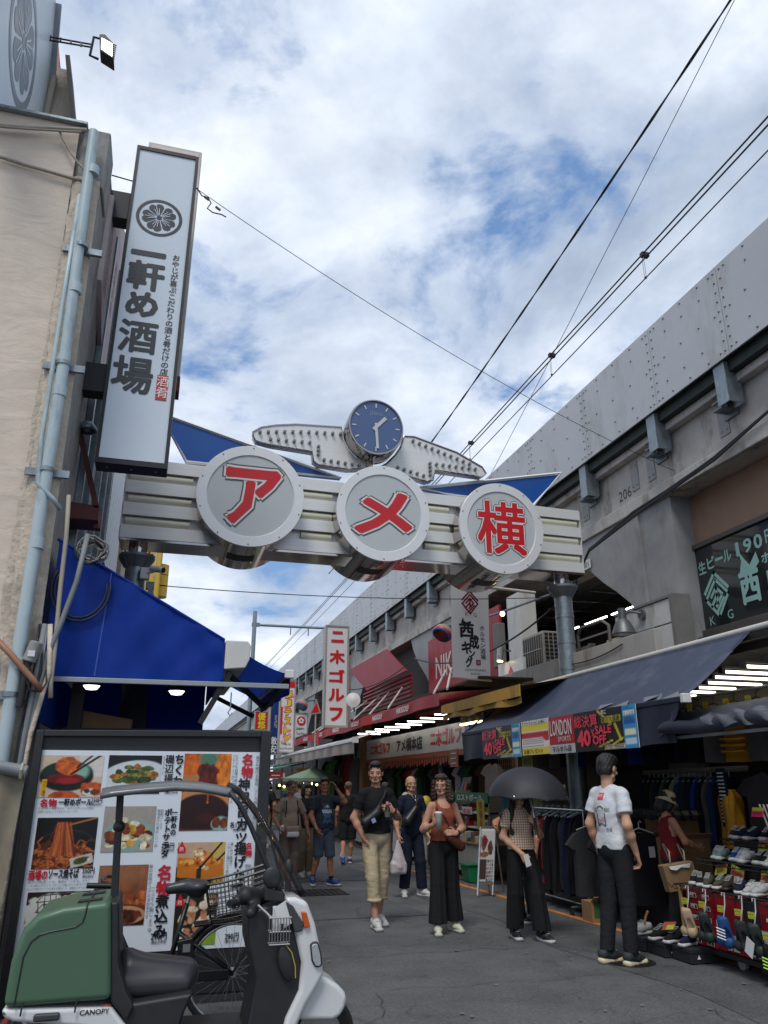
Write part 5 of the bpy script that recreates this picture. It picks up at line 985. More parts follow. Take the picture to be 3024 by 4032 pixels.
obj('battery', MB().obox((.315, 6.26, .50), (.055, 0, .01), (0, .03, 0), (-.012, 0, .08)), M_bike, bi, bevel=.01); obj('battery_badge', MB().box(.29, .34, 6.224, 6.228, .50, .55), mat('grey_badge', S(120, 122, 125), .4), bi)
obj('seat_post', MB().cyl((.30, 6.3, .78), (.315, 6.3, .86), .013), M_silver, bi); obj('saddle', blob([rc((.17, 6.3, .895), (.30, 6.3, .91), .035, .05), el((.37, 6.3, .905), (.085, .10, .05)), rc((.34, 6.3, .86), (.38, 6.3, .86), .03)], .01, .04), M_seat, bi, smooth=True)
BA = [(.42, .93), (.88, 1.03), (.89, .74), (.475, .675)]
m = MB()
for y in (6.14, 6.46):
    L0 = lambda t, s_: V((BA[0][0] + (BA[1][0] - BA[0][0]) * t + ((BA[3][0] - BA[0][0]) * (1 - t) + (BA[2][0] - BA[1][0]) * t) * s_, y, BA[0][1] + (BA[1][1] - BA[0][1]) * t ** 1.4 + ((BA[3][1] - BA[0][1]) * (1 - t) + (BA[2][1] - BA[1][1]) * t) * s_))
    for k in range(17): m.bar(L0(k / 16, 0), L0(k / 16, 1), .0045)
    for k in range(9): m.tube([L0(j / 8, k / 8) for j in range(9)], .0035 if k else .009, 5)
for t in (0, 1):
    for k in range(7):
        y = 6.14 + .32 * k / 6; a, b_ = L0(t, 0), L0(t, 1); m.bar((a.x, y, a.z), (b_.x, y, b_.z), .0045)
    for k in range(9): a = L0(t, k / 8); m.bar((a.x, 6.14, a.z), (a.x, 6.46, a.z), .004 if k else .01)
for k in range(17): a = L0(k / 16, 1); m.bar((a.x, 6.14, a.z), (a.x, 6.46, a.z), .004)
obj('rear_basket', m, M_bike, bi, kind='stuff'); obj('rack', MB().tube([(.36, 6.25, .66), (.88, 6.25, .70)], .012).tube([(.36, 6.35, .66), (.88, 6.35, .70)], .012).tube([(.84, 6.25, .70), (.65, 6.24, .36)], .008), M_bike, bi)
m = MB()
for k in range(9): x = -.68 + k * .037; m.bar((x, 6.12, .86), (x + .02, 6.15, .62), .004); m.bar((x, 6.48, .86), (x + .02, 6.45, .62), .004)
for z in (.86, .80, .74, .68, .62): m.tube([(-.69, 6.12, z), (-.37, 6.12, z + .02), (-.37, 6.48, z + .02), (-.69, 6.48, z)], .004, 5, closed=True)
obj('front_basket', m, M_bike, bi, kind='stuff')
obj('handlebar', MB().tube([(-.20, 6.02, .955), (-.28, 6.1, .97), (-.30, 6.3, .965), (-.28, 6.5, .97), (-.20, 6.58, .955)], .012, 8), M_bike, bi, smooth=True); obj('grip', MB().cyl((-.38, 6.03, .962), (-.22, 6.03, .955), .018), M_bike, bi); obj('brake_cable', MB().tube([(-.3, 6.1, .96), (-.36, 6.12, .90), (-.38, 6.2, .82), (-.3, 6.28, .78)], .004, 5), M_cblk, bi); obj('front_lamp', MB().cyl((-.34, 6.3, .88), (-.27, 6.3, .88), .03), M_bike, bi)
ORD = ['first', 'second', 'third', 'fourth', 'fifth', 'sixth', 'seventh', 'eighth', 'ninth', 'tenth', 'eleventh', 'twelfth', 'thirteenth', 'fourteenth', 'fifteenth', 'sixteenth', 'seventeenth', 'eighteenth']
# ------------------------------------------------------------------ sports shop under the viaduct (right)
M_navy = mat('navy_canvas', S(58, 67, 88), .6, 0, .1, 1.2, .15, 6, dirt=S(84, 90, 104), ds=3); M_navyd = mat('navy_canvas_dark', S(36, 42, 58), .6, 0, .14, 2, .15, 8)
M_wrail = mat('white_roller', S(205, 203, 196), .5, 0, .08, 6)
na = thing('navy_awning', 'large navy canvas awning with a white roller rail over the sports shop', 'awning', (5.7, 9.5, 2.4))
YA, YB_ = 6.93, 13.15
m = MB(); m.grid(lambda u, v: (6.18 - 1.03 * v, YA + (YB_ - YA) * u + (.15 * (1 - v) if u < .01 else 0), 3.20 - .75 * v - .035 * math.sin(math.pi * v) * (1 + .3 * math.sin(u * 9)) + .006 * math.sin(u * 55) * v), 60, 14); obj('canvas', m, M_navy, na, smooth=True)
obj('roller_rail', MB().cyl((6.2, 3.2, 3.225), (6.2, 12.9, 3.225), .04, n=12), M_wrail, na, auto=40); obj('roller_housing', MB().box(6.14, 6.3, 3.2, 12.92, 3.10, 3.17), M_blk, na)
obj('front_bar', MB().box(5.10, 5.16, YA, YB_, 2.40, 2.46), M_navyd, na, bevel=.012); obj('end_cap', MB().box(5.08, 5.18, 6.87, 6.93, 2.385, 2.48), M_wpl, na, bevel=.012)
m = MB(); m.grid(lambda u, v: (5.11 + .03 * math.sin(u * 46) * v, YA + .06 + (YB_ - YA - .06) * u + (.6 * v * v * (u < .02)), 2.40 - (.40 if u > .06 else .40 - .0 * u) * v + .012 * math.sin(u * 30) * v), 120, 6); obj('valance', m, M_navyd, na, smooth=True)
obj('worn_patch', MB().add([(5.14 + .10 * (k % 2) + .02 * math.sin(k * 3), 7.0 + .16 * k, 2.462 + .072 * (k % 2)) for k in range(14)], [(k, k + 1, k + 2) for k in range(0, 11, 3)]), mat('worn_canvas', S(120, 122, 128), .8), na)
for y in (7.4, 10, 12.8): obj('arm', MB().bar((6.2, y, 3.05), (5.7, y + .5, 2.72), .04).bar((5.7, y + .5, 2.72), (5.15, y, 2.44), .04), M_galvd, na)
obj('edge_stripe', MB().bar((6.18, 13.16, 3.21), (5.15, 13.16, 2.46), .03, .02), M_blue, na)
# second, lower awning at the right edge
n2 = thing('lower_awning', 'torn dark navy lower awning patched with clear plastic at the right edge', 'awning', (5.4, 6.5, 2.1))
m = MB(); m.grid(lambda u, v: (5.95 - .80 * v - .03 * math.sin(v * 5), 4.2 + 3.72 * u, 2.50 - .08 * u - (.25 - .0 * u) * v + .02 * math.sin(u * 12) * v), 40, 10); obj('canvas', m, M_navyd, n2, smooth=True)
m = MB(); m.grid(lambda u, v: (5.13 - .03 * math.sin(v * 3) + .015 * math.sin(u * 37), 4.2 + 3.72 * u, 2.21 + .03 * (1 - u) - .13 * v - .015 * math.sin(u * 21)), 60, 6); obj('rolled_edge', m, M_navyd, n2, smooth=True)
M_plast = mat('clear_plastic', S(190, 195, 200), .12, 0, .1, alpha=.22, spec=.9); m = MB(); m.grid(lambda u, v: (5.10 + .02 * math.sin(u * 23 + v * 4), 5.75 + .9 * u, 2.245 - .12 * v + .02 * math.sin(u * 17)), 24, 6); obj('plastic_sheet', m, M_plast, n2, smooth=True)
obj('frame_bar', MB().bar((5.2, 4.2, 2.07), (5.2, 7.9, 2.06), .03), M_galvd, n2)
# shop shell
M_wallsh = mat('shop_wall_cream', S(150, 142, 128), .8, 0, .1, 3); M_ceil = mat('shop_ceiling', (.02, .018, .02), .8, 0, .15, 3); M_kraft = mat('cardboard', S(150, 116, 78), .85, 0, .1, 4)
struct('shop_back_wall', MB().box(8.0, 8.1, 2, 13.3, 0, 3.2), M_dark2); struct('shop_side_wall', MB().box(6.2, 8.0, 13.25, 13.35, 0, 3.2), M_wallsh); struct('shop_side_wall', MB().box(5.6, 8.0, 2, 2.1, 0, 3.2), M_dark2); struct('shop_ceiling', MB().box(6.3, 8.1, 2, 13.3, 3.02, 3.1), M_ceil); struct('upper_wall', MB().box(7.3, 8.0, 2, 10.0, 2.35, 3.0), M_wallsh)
tubes = [(9.25, 6.88, 7.05), (8.83, 6.6, 7.03), (8.40, 6.44, 7.0), (7.95, 6.23, 7.01), (7.5, 5.98, 7.0), (7.1, 5.8, 7.0), (6.7, 5.74, 7.0), (6.3, 5.7, 7.0), (5.9, 5.7, 7.0)]
M_tube2 = mat('lit_shop_tube', (1, .95, .84), .3, var=0, emit=2.8, ecol=(1, .95, .82))
for k, (y, xa, xb) in enumerate(tubes):
    t = thing('fluorescent_tube', f'lit fluorescent tube under the navy awning, {ORD[k]} in the row counted from the street end', 'tube light', (xa, y, 2.75), 'fluorescent tubes under the navy awning')
    obj('tube', MB().cyl((xa, y, 2.75), (xb, y, 2.75), .017, n=8), M_tube2, t); obj('socket', MB().box(xa - .04, xa, y - .03, y + .03, 2.73, 2.80), M_blk, t); obj('holder', MB().box(xa, xb, y - .02, y + .02, 2.785, 2.81), M_blk, t)
# posters on the valance
def poster(y0, y1, z0, z1, name, label, cat, draw):
    t = thing(name, label, cat, (5.06, (y0 + y1) / 2, z0)); w_ = y0 - y1
    sl = -.004
    p = draw(); p.put('print', t, (5.07, y0, z0), NR, Z3, w_, z1 - z0); obj('sheet', MB().box(5.073, 5.08, y1, y0, z0, z1), M_wpl, t); return t
def sale_pic():
    p = Pic(64, 28, (24, 22, 24)); p.mix(((p.u > .80)).astype(float), (60, 150, 200)); p.mix(((p.u < .80) & (p.v > .80 - .5 * np.abs(p.u - .62)) & (p.u > .5)).astype(float) * .0, (240, 220, 60))
    for a, b_, c, d in ((.42, .98, .62, .62), (.68, .6, .76, .2), (.42, .1, .62, .22), (.55, .05, .78, .25)): p.line(a, b_, c, d, .014, (226, 204, 60))
    p.rect(.47, .66, .78, .82, (214, 200, 74)); p.rect(.5, .03, .8, .14, (214, 206, 176)); p.noise(.08, 9)
    for k in range(4): p.rect(.82, .10 + .22 * k, .98, .22 + .22 * k, [(200, 225, 235), (235, 235, 200), (40, 90, 170), (230, 235, 240)][k])
    return p
def sale(y0, y1, lab, red):
    t = poster(y0, y1, 1.985, 2.455, 'sale_poster', lab, 'poster', sale_pic); w_ = y0 - y1; f = lambda u, v: (5.066, y0 - u * w_, 1.985 + v * .47)
    r = MB(); r.text('総決算', f(.22, .76), NR, Z3, h=.15, w=w_ * .40, bold=.02, ext=.004); r.text('40', f(.17, .33), NR, Z3, h=.2, w=w_ * .24, bold=.06, ext=.004); r.text('%', f(.33, .44), NR, Z3, h=.09, bold=.03, ext=.004); r.text('OFF', f(.43, .26), NR, Z3, h=.11, w=w_ * .22, bold=.05, ext=.004); r.text('SALE', f(.50, .50), NR, Z3, h=.1, w=w_ * .26, bold=.05, ext=.004)
    obj('red_lettering', r, mat('print_pink_red', S(232, 60, 84), .4, var=0), t)
    b = MB(); b.text('一度の大感謝', f(.60, .74), NR, Z3, h=.065, w=w_ * .34, bold=.02, ext=.004); b.text('8月19日〜9月23日', f(.64, .09), NR, Z3, h=.05, w=w_ * .30, bold=.02, ext=.004); b.text('アプリ or', f(.90, .92), NR, Z3, h=.04, w=w_ * .14, ext=.004).text('インスタ', f(.90, .80), NR, Z3, h=.04, w=w_ * .14, ext=.004).text('会員様は', f(.90, .70), NR, Z3, h=.035, w=w_ * .14, ext=.004); obj('black_lettering', b, M_blk, t)
    obj('white_lettering', MB().text('年に', f(.53, .92), NR, Z3, h=.06, bold=.02, ext=.004), M_offw, t)
sale(12.15, 10.72, 'black and pink sale poster at the far end of the navy awning, above the umbrella', 0); sale(9.12, 7.72, 'black and pink sale poster between the red shop name sign and the lower awning', 1)
def app_pic():
    p = Pic(40, 36, (236, 232, 224)); p.rect(0, .68, 1, .88, (240, 220, 60)); p.rect(0, .50, 1, .66, (206, 50, 60)); p.rect(0, 0, 1, .20, (232, 212, 70)); p.ell(.9, .5, .12, .14, (206, 40, 40), rough=.5)
    for k in range(4): p.rect(.05, .25 + .06 * k, .8, .275 + .06 * k, (150, 150, 160))
    return p
t = poster(10.66, 9.82, 1.995, 2.46, 'app_poster', 'yellow and white notice poster between the sale poster and the red shop name sign', 'poster', app_pic); m = MB().text('アプリでさらにお得に！', (5.066, 10.24, 2.425), NR, Z3, h=.05, w=.78, bold=.02, ext=.004).text('友達プレゼント', (5.066, 10.3, 2.045), NR, Z3, h=.06, w=.6, bold=.02, ext=.004).text('ダウンロードして、プロフィールを入力しよう！', (5.066, 10.24, 2.265), NR, Z3, h=.03, w=.78, ext=.004); obj('lettering', m, M_blk, t)
t = thing('shop_name_sign', 'red sign reading LONDON SPORTS with a white strip below, on the navy awning', 'sign', (5.06, 9.45, 2.0)); obj('red_panel', MB().box(5.07, 5.08, 9.13, 9.80, 2.10, 2.455), mat('shop_red', S(176, 30, 44), .4, var=.04), t); obj('white_panel', MB().box(5.07, 5.08, 9.13, 9.80, 1.985, 2.098), mat('shop_white', S(190, 192, 194), .4), t)
obj('white_lettering', MB().text('LONDON', (5.066, 9.465, 2.31), NR, Z3, h=.20, w=.58, bold=.012, ext=.004).text('SPORTS', (5.066, 9.38, 2.165), NR, Z3, h=.06, w=.34, ext=.004), M_offw, t); obj('black_lettering', MB().text('マルセル店', (5.066, 9.465, 2.045), NR, Z3, h=.08, w=.52, bold=.03, ext=.004), M_blk, t)
# hanging shirts, tags and rails
rail = lambda lab, a, b_, r=.016, m=M_galvd: single('clothes_rail', MB().tube([a, b_], r, 8), m, lab, 'rail', smooth=True)
rail('front ceiling rail for the hanging shirts behind the navy awning', (6.6, 4, 2.66), (6.6, 13, 2.66)); M_wpipe = mat('pale_wrapped_pipe', S(120, 116, 108), .7)
rail('pale wrapped clothes rail inside the shop above the row of jackets', (7.0, 8.4, 1.79), (7.0, 10.6, 1.77), .035, M_wpipe)
def cloth(nm, col, **k): return mat('cloth_' + nm, col, .85, 0, .14, 6, .25, 26, spec=.2, **k)
CL = dict(black=cloth('black', (.012, .012, .014)), navy=cloth('navy', (.012, .016, .04)), charcoal=cloth('charcoal', (.035, .036, .04)), grey=cloth('grey', (.12, .12, .125)), blue=cloth('blue', (.02, .04, .14)), royal=cloth('royal blue', (.02, .05, .30)), green=cloth('green', (.04, .13, .05)), pale=cloth('pale green', (.28, .32, .2)), mustard=cloth('mustard', (.42, .20, .02)), red=cloth('red', (.30, .02, .03)), white=cloth('white', (.6, .6, .6)), lime=cloth('lime', (.25, .28, .08)), teal=cloth('teal', (.03, .12, .16)), brown=cloth('brown', (.09, .06, .045)), orange=cloth('orange', (.36, .10, .03)), sky=cloth('pale blue', (.25, .34, .5)))
def shirt_mb(w_, h, sleeve, t_=.05, seed=0, hood=False):
    """hanging top in its own frame: x across, y depth, z down from the hanger at 0"""
    r = random.Random(seed); a, b_ = w_ / 2, w_ / 2 + sleeve
    out = [(-.07, -.02), (-.09, -.03), (-a, -.09), (-b_, -.09 - sleeve * 1.3), (-b_ + .09, -.14 - sleeve * 1.4), (-a + .015, -.27), (-a + .01, -h * .6), (-a, -h), (0, -h - .01), (a, -h), (a - .01, -h * .6), (a - .015, -.27), (b_ - .09, -.14 - sleeve * 1.4), (b_, -.09 - sleeve * 1.3), (a, -.09), (.09, -.03), (.07, -.02), (0, -.07)]
    m = MB(); n = len(out); k = 3
    vs = []
    for j, (s_, y) in enumerate(((.96, -t_ / 2), (1, -t_ * .2), (1, t_ * .2), (.96, t_ / 2))): vs += [(x * s_ + .006 * math.sin(z * 20 + seed), y + .01 * math.sin(x * 25 + seed + z * 6), z) for x, z in out]
    m.add(vs, [(j * n + i, j * n + (i + 1) % n, (j + 1) * n + (i + 1) % n, (j + 1) * n + i) for j in range(3) for i in range(n)] + [tuple(range(n - 1, -1, -1)), tuple(3 * n + i for i in range(n))]); return m
def slab_mb(w_, h, t_, seed):
    m = MB(); r = random.Random(seed)
    def f(u, v): a = 2 * math.pi * u; s_ = min(1, .35 + v * 4); return (w_ / 2 * s_ * math.copysign(abs(math.cos(a)) ** .5, math.cos(a)) * (1 + .06 * math.sin(v * 9 + seed)), t_ / 2 * s_ * math.copysign(abs(math.sin(a)) ** .6, math.sin(a)) * (1 + .35 * math.sin(u * 40 + v * 5 + seed)), -v * h)
    m.grid(f, 26, 8); return m
def place(m, x, y, z, rz):
    c, s_ = math.cos(rz), math.sin(rz); q = MB(); q.v = [(x + a * c - b_ * s_, y + a * s_ + b_ * c, z + d) for a, b_, d in m.v]; q.f = m.f; return q
M_hang = mat('white_hanger', S(200, 200, 198), .4)
def hanger(t, x, y, z, rz=0, m=None):
    c, s_ = math.cos(rz), math.sin(rz); p = lambda a, d: (x + a * c, y + a * s_, z + d)
    obj('hanger', MB().tube([p(-.17, -.06), p(0, .0), p(.17, -.06)], .008, 6).tube([p(0, 0), p(0, .06), p(.02, .085), p(.035, .06)], .005, 6), m or M_hang, t)
M_tagy = mat('tag_yellow', S(176, 178, 54), .5, var=.05); M_tagw = mat('tag_pinkish', S(225, 190, 180), .5, var=.05); M_tago = mat('tag_orange', S(165, 84, 62), .5, var=.06); M_tagp = mat('tag_pink', S(215, 50, 110), .5)
def pricetag(t, x, y, z, w_, h, price, up=Z3, right=NR, low=True):
    r, u = V(right).normalized(), V(up).normalized(); nrm = r.cross(u); c = V((x, y, z))
    o = obj('price_tag', MB().obox(c, r * w_ / 2, u * h / 2, nrm * .002), M_tagy, t); 
    if low: obj('lower_half', MB().obox(c - u * h * .28 + nrm * .004, r * w_ / 2 * .98, u * h * .21, nrm * .001), M_tagw, o)
    obj('price', MB().text(price, c + u * h * .18 + nrm * .003, r, u, h=h * .16, w=w_ * .8, ext=.002).text(price, c - u * h * .3 + nrm * .006, r, u, h=h * .12, w=w_ * .7, ext=.002), M_red if low else M_blk, o)
hs_ = [(8.69, 'black', 'black hanging shirt with a long yellow price tag', .58, '1900'), (8.38, 'grey', 'grey crew-neck shirt with a yellow and pink price tag', .62, '1640'), (8.0, 'mustard', 'mustard yellow padded jacket with a price tag hanging under the awning', .6, '3280'), (7.62, 'charcoal', 'dark hooded top with a price tag, right of the mustard jacket', .62, '1990')]
for k, (y, c, lab, h, pr_) in enumerate(hs_):
    t = thing('hanging_shirt', lab, 'shirt', (6.62, y, 2.6), 'tops hanging under the navy awning'); obj('top', place(shirt_mb(.40, .70, .10, .08, k), 6.64, y, 2.56, R_(-62)), CL[c], t, smooth=False, auto=50); hanger(t, 6.62, y, 2.56, R_(-62), M_blk); pricetag(t, 6.5, y, 2.5, .075, .15, pr_, right=(.25, -1, 0))
    if c == 'mustard':
        m = MB()
        for j in range(6): m.tube([(6.46, y + .14, 2.32 - j * .07), (6.50, y, 2.31 - j * .07), (6.58, y - .14, 2.32 - j * .07)], .018, 6)
        obj('quilting', m, CL[c], t, kind='stuff')
for k, (y, c) in enumerate(((9.05, 'navy'), (9.4, 'black'), (9.78, 'navy'), (10.15, 'royal'), (10.55, 'charcoal'), (10.95, 'grey'), (11.35, 'brown'), (11.8, 'royal'), (12.2, 'navy'), (12.6, 'grey'), (7.2, 'black'), (6.8, 'navy'), (6.4, 'black'), (6.0, 'charcoal'))):
    t = thing('hanging_shirt', f'{CL[c].name[6:]} shirt hanging high in the shop, {["first", "second", "third", "fourth", "fifth", "sixth", "seventh", "eighth", "ninth", "tenth"][k] + " beyond the tagged tops" if k < 10 else ["first", "second", "third", "fourth"][k - 10] + " to the right of the tagged tops"}', 'shirt', (6.65, y, 2.6), 'tops hanging under the navy awning'); obj('shirt', place(shirt_mb(.42, .68, .12, .06, k + 9), 6.68, y, 2.56, R_(-60)), CL[c], t, auto=50); hanger(t, 6.66, y, 2.56, R_(-60), M_blk)
# jackets on the inner rail
JC = ['navy', 'black', 'charcoal', 'navy', 'green', 'black', 'pale', 'blue', 'charcoal', 'navy', 'royal', 'navy', 'grey', 'blue', 'black', 'navy']
for k, c in enumerate(JC):
    y = 10.45 - k * .115; t = thing('jacket', f'{CL[c].name[6:]} jacket on the rail behind the bucket hat woman, {ORD[k]} from the far end', 'jacket', (7.0, y, 1.72), 'jackets on the inner rail'); obj('jacket', place(slab_mb(.5, .92 + .06 * (k % 3), .10, k), 6.98, y, 1.70, R_(20)), CL[c], t, smooth=True); hanger(t, 6.98, y, 1.70, R_(20))
t = thing('striped_jacket', 'dark jacket with white side stripes hanging behind the shoe display', 'jacket', (6.6, 7.55, .9)); obj('jacket', place(shirt_mb(.55, .8, .10, .1, 3), 6.6, 7.6, 1.75, R_(-60)), CL['black'], t, auto=50); m = MB()
for j in range(3): m.bar((6.36 + j * .02, 7.53 - j * .035, 1.40), (6.38 + j * .02, 7.45 - j * .035, 1.12), .012)
obj('stripes', m, M_offw, t)
for k, (y, c, z, lab) in enumerate(((8.0, 'mustard', 1.2, 'mustard yellow jacket hanging low beside the striped scarf'), (8.2, 'mustard', 1.3, 'mustard yellow garment half hidden behind the bucket hat'))):
    t = thing('low_jacket', lab, 'jacket', (6.5, y, .9)); obj('jacket', place(slab_mb(.34, .62, .12, k + 30), 6.4 + .1 * k, y, 1.55, R_(25)), CL[c], t, smooth=True)
t = thing('striped_scarf', 'navy and white striped scarf hanging above the shoe display', 'scarf', (6.3, 8.0, 1.2)); obj('scarf', MB().box(6.28, 6.30, 7.93, 8.07, 1.15, 1.78), CL['navy'], t); m = MB()
for j in range(14): m.box(6.272, 6.279, 7.95, 8.05, 1.2 + j * .04, 1.215 + j * .04)
obj('stripes', m, M_offw, t, kind='stuff')
# street-side rack of trousers and tops
rk = thing('garment_rack', 'low wheeled garment rack standing on the kerb line behind the umbrella woman', 'rack', (5.65, 10.8, 0)); m = MB()
obj('rail', MB().tube([(5.62, 10.02, 1.27), (5.62, 11.75, 1.27)], .014, 8), M_silver, rk); obj('base', MB().tube([(5.35, 10.05, .1), (5.9, 10.05, .1)], .016, 8).tube([(5.35, 11.7, .1), (5.9, 11.7, .1)], .016, 8).tube([(5.62, 10.05, .1), (5.62, 11.7, .1)], .016, 8), M_silver, rk)
for y in (10.05, 11.7):
    obj('upright', MB().cyl((5.62, y, .1), (5.62, y, 1.28), .014), M_silver, rk)
    for x in (5.35, 5.9): obj('caster', MB().cyl((x - .015, y, .04), (x + .015, y, .04), .038, n=12).box(x - .02, x + .02, y - .02, y + .02, .05, .1), M_blk, rk)
RC = ['white', 'lime', 'black', 'charcoal', 'navy', 'sky', 'black', 'red', 'white', 'black', 'navy', 'black', 'black', 'charcoal', 'black', 'navy', 'black', 'black']
for k, c in enumerate(RC):
    y = 11.68 - k * .092; h = [1.0, .75, .7, .8, .85, .9, .8, .7, .95, 1.0, 1.02, .98, 1.0, .96, 1.0, 1.02, .98, 1.0][k]
    t = thing('rack_garment', f'{CL[c].name[6:]} garment on the low street rack, {ORD[k]} from the far end', 'garment', (5.62, y, 1.2), 'garments on the street rack'); o = obj('garment', place(slab_mb(.46 - .05 * (k % 3), h, .085, k + 50), 5.62 + .03 * math.sin(k * 2), y, 1.22, R_(8)), CL[c], t, smooth=True); hanger(t, 5.62, y, 1.24, R_(8), M_galvd if k % 2 else None)
    if k in (8,):
        m = MB()
        for j in range(5): m.box(5.38, 5.86, y - .055, y - .05, 1.05 - j * .19, 1.13 - j * .19)
        obj('red_band', m, CL['red'], t, kind='stuff')
    if k in (2, 10, 14): obj('side_stripe', MB().bar((5.50, y - .05, 1.0), (5.47, y - .06, .35), .03, .01), M_offw, t)
t = thing('lime_top', 'lime yellow top hanging on the left of the street rack beside the umbrella', 'shirt', (5.7, 11.9, 1.0)); obj('top', place(shirt_mb(.42, .62, .1, .07, 4), 5.7, 11.85, 1.72, R_(-15)), CL['lime'], t, auto=50); t = thing('teal_top', 'teal top hanging behind the umbrella', 'shirt', (5.6, 12.2, 1.0)); obj('top', place(shirt_mb(.4, .55, .1, .07, 5), 5.6, 12.2, 1.68, R_(-10)), CL['teal'], t, auto=50)
t = thing('price_card', 'yellow handwritten 850 price card hanging above the black umbrella', 'sign', (5.6, 11.6, 1.9)); obj('card', MB().box(5.6, 5.605, 11.45, 11.82, 1.86, 2.03), M_tagy, t); obj('price', MB().text('¥850', (5.599, 11.63, 1.94), NR, Z3, h=.11, w=.28, ext=.003), M_blk, t)
for k, (y, z) in enumerate(((10.9, 1.52), (10.55, 1.50))):
    t = thing('small_card', ['small pale yellow price card on the street rack, left one', 'small pale yellow price card on the street rack, right one'][k], 'card', (5.6, y, z)); obj('card', MB().box(5.6, 5.604, y - .09, y + .09, z - .1, z + .1), mat('pale_lime_card', S(205, 208, 140), .5), t); obj('price', MB().text('1900', (5.599, y, z), NR, Z3, h=.05, ext=.003), M_blk, t)
# black hoodies and boxes behind the white-tee man
for k, (x, y, lab) in enumerate(((5.75, 8.95, 'black hooded top with a square white tag, next to the large box'), (5.6, 9.35, 'black sports top with a small white emblem behind the white tee man'), (5.55, 9.8, 'dark grey hooded jacket left of the white tee man'))):
    t = thing('hanging_hoodie', lab, 'hoodie', (x, y, .3), 'hoodies on white hangers'); obj('top', place(shirt_mb(.46, .82, .1, .14, k + 20), x, y, 1.08, R_(-14)), [CL['black'], CL['black'], CL['charcoal']][k], t, auto=50); hanger(t, x, y, 1.10, R_(-14)); obj('paper_tag', MB().box(x + .02, x + .10, y - .14, y - .135, .68 + .1 * (k == 0), .80 + .1 * (k == 0)), M_wpl, t)
    if k == 1: obj('emblem', MB().prism([(x - .02, y - .09, .78), (x + .07, y - .09, .80), (x + .03, y - .09, .75), (x - .01, y - .09, .74)], (0, -.003, 0)), M_offw, t)
for k, (x0, x1, y0, y1, z0, z1, lab) in enumerate(((6.4, 6.9, 9.15, 9.8, .95, 1.22, 'large brown cardboard box on the shop counter behind the white tee man'), (5.75, 6.2, 9.2, 9.6, .55, .98, 'open brown cardboard box below the counter, nearer the man'), (5.9, 6.4, 8.5, 8.95, .6, 1.0, 'brown cardboard box beside the woman in the bucket hat'), (5.30, 5.55, 9.45, 9.7, 0, .24, 'brown cardboard box with green print on the ground by the rack'))):
    t = thing('cardboard_box', lab, 'box', ((x0 + x1) / 2, (y0 + y1) / 2, z0), 'cardboard boxes in the shop'); obj('carton', MB().box(x0, x1, y0, y1, z0, z1), M_kraft, t, bevel=.006); obj('flap', MB().obox(((x0 + x1) / 2, y0 - .03, z1 + .03), ((x1 - x0) / 2, 0, 0), (0, .04, -.03), (0, .002, .003)), M_kraft, t)
    if k == 3: obj('print', MB().box(x0 + .03, x0 + .16, y0 - .003, y0 - .001, .06, .28), CL['green'], t)
m = MB()
for k in range(12): m.ball((5.95 + .5 * (k % 4) / 4 + .1, 8.8 + .3 * (k // 4), 1.3 - .05), .12, 8, (1, 1, .6))
single('plastic_bags', m, mat('grey_plastic_bag', S(60, 60, 60), .25), 'heap of clothes in dark plastic bags on the counter', 'bags', kind='stuff')
struct('shop_counter', MB().box(6.0, 7.6, 8.4, 10.0, 0, .6), M_dark2)
# ------------------------------------------------------------------ shoe display
def shoe_up():
    return blob([rc((.095, 0, .062), (.0, 0, .055), .040, .042), rc((.0, 0, .05), (-.105, 0, .030), .042, .030), rc((.11, 0, .07), (.09, 0, .085), .036, .034), neg(el((.085, 0, .135), (.042, .024, .05))), neg(rb((0, 0, -.02), (.2, .1, .035), .005))], .0095, .03)
def shoe_so(run):
    P_ = [rb((.0, 0, .014), (.135, .038, .014), .012), el((-.085, 0, .014), (.06, .044, .014)), el((.09, 0, .016), (.055, .041, .018))]
    if run: P_ += [el((.11, 0, .026), (.045, .036, .024)), el((-.11, 0, .022), (.04, .034, .018))]
    return blob(P_, .0095, .015)
UP, SO, SR = mesh('upper', shoe_up(), M_blk, smooth=True), mesh('sole', shoe_so(0), M_white, smooth=True), mesh('sole', shoe_so(1), M_white, smooth=True)
M_sole = mat('white_sole', S(190, 190, 186), .5, var=.05); M_soled = mat('black_sole', (.02, .02, .02), .6); M_cream2 = mat('cream_sole', S(214, 200, 170), .5)
def shoe(x, y, z, rz, up, sole=None, run=True, stripes=None, label='', nm='shoe', cat='shoe', parent=None, group='shoes on the display', lace=None, sc=1.0):
    t = thing(nm, label, cat, (x, y, z), group, rz) if parent is None else parent
    if sc != 1.0: t.scale = (sc,) * 3
    u = inst('upper', UP, t, m=up); s_ = inst('sole', SR if run else SO, t, m=sole or M_sole)
    m = MB()
    for k in range(5): xx = -.055 + k * .024; m.bar((xx, -.024, .083 + k * .009), (xx + .004, .024, .083 + k * .009), .007, .005)
    obj('laces', m, lace or M_sole, t, local=True)
    if stripes is not None:
        m = MB()
        for k in range(3): xx = -.02 + k * .026; m.bar((xx, -.0435, .035), (xx + .022, -.040, .075), .011, .005, up=(0, 1, 0)); m.bar((xx, .0435, .035), (xx + .022, .040, .075), .011, .005, up=(0, 1, 0))
        obj('side_stripes', m, stripes, t, local=True)
    return t
M_wire = mat('rack_wire_dark', (.03, .03, .032), .4, .6); M_rbox = mat('shoe_box_red', S(136, 18, 28), .5, 0, .06, 4); M_kb = mat('shoe_box_black', (.02, .022, .026), .5, 0, .1, 6); M_lab = mat('box_label', S(200, 196, 190), .5, var=.05)
rk = thing('shoe_rack', 'three-tier black wire rack of shoes standing on casters at the kerb line', 'rack', (5.5, 6.6, 0))
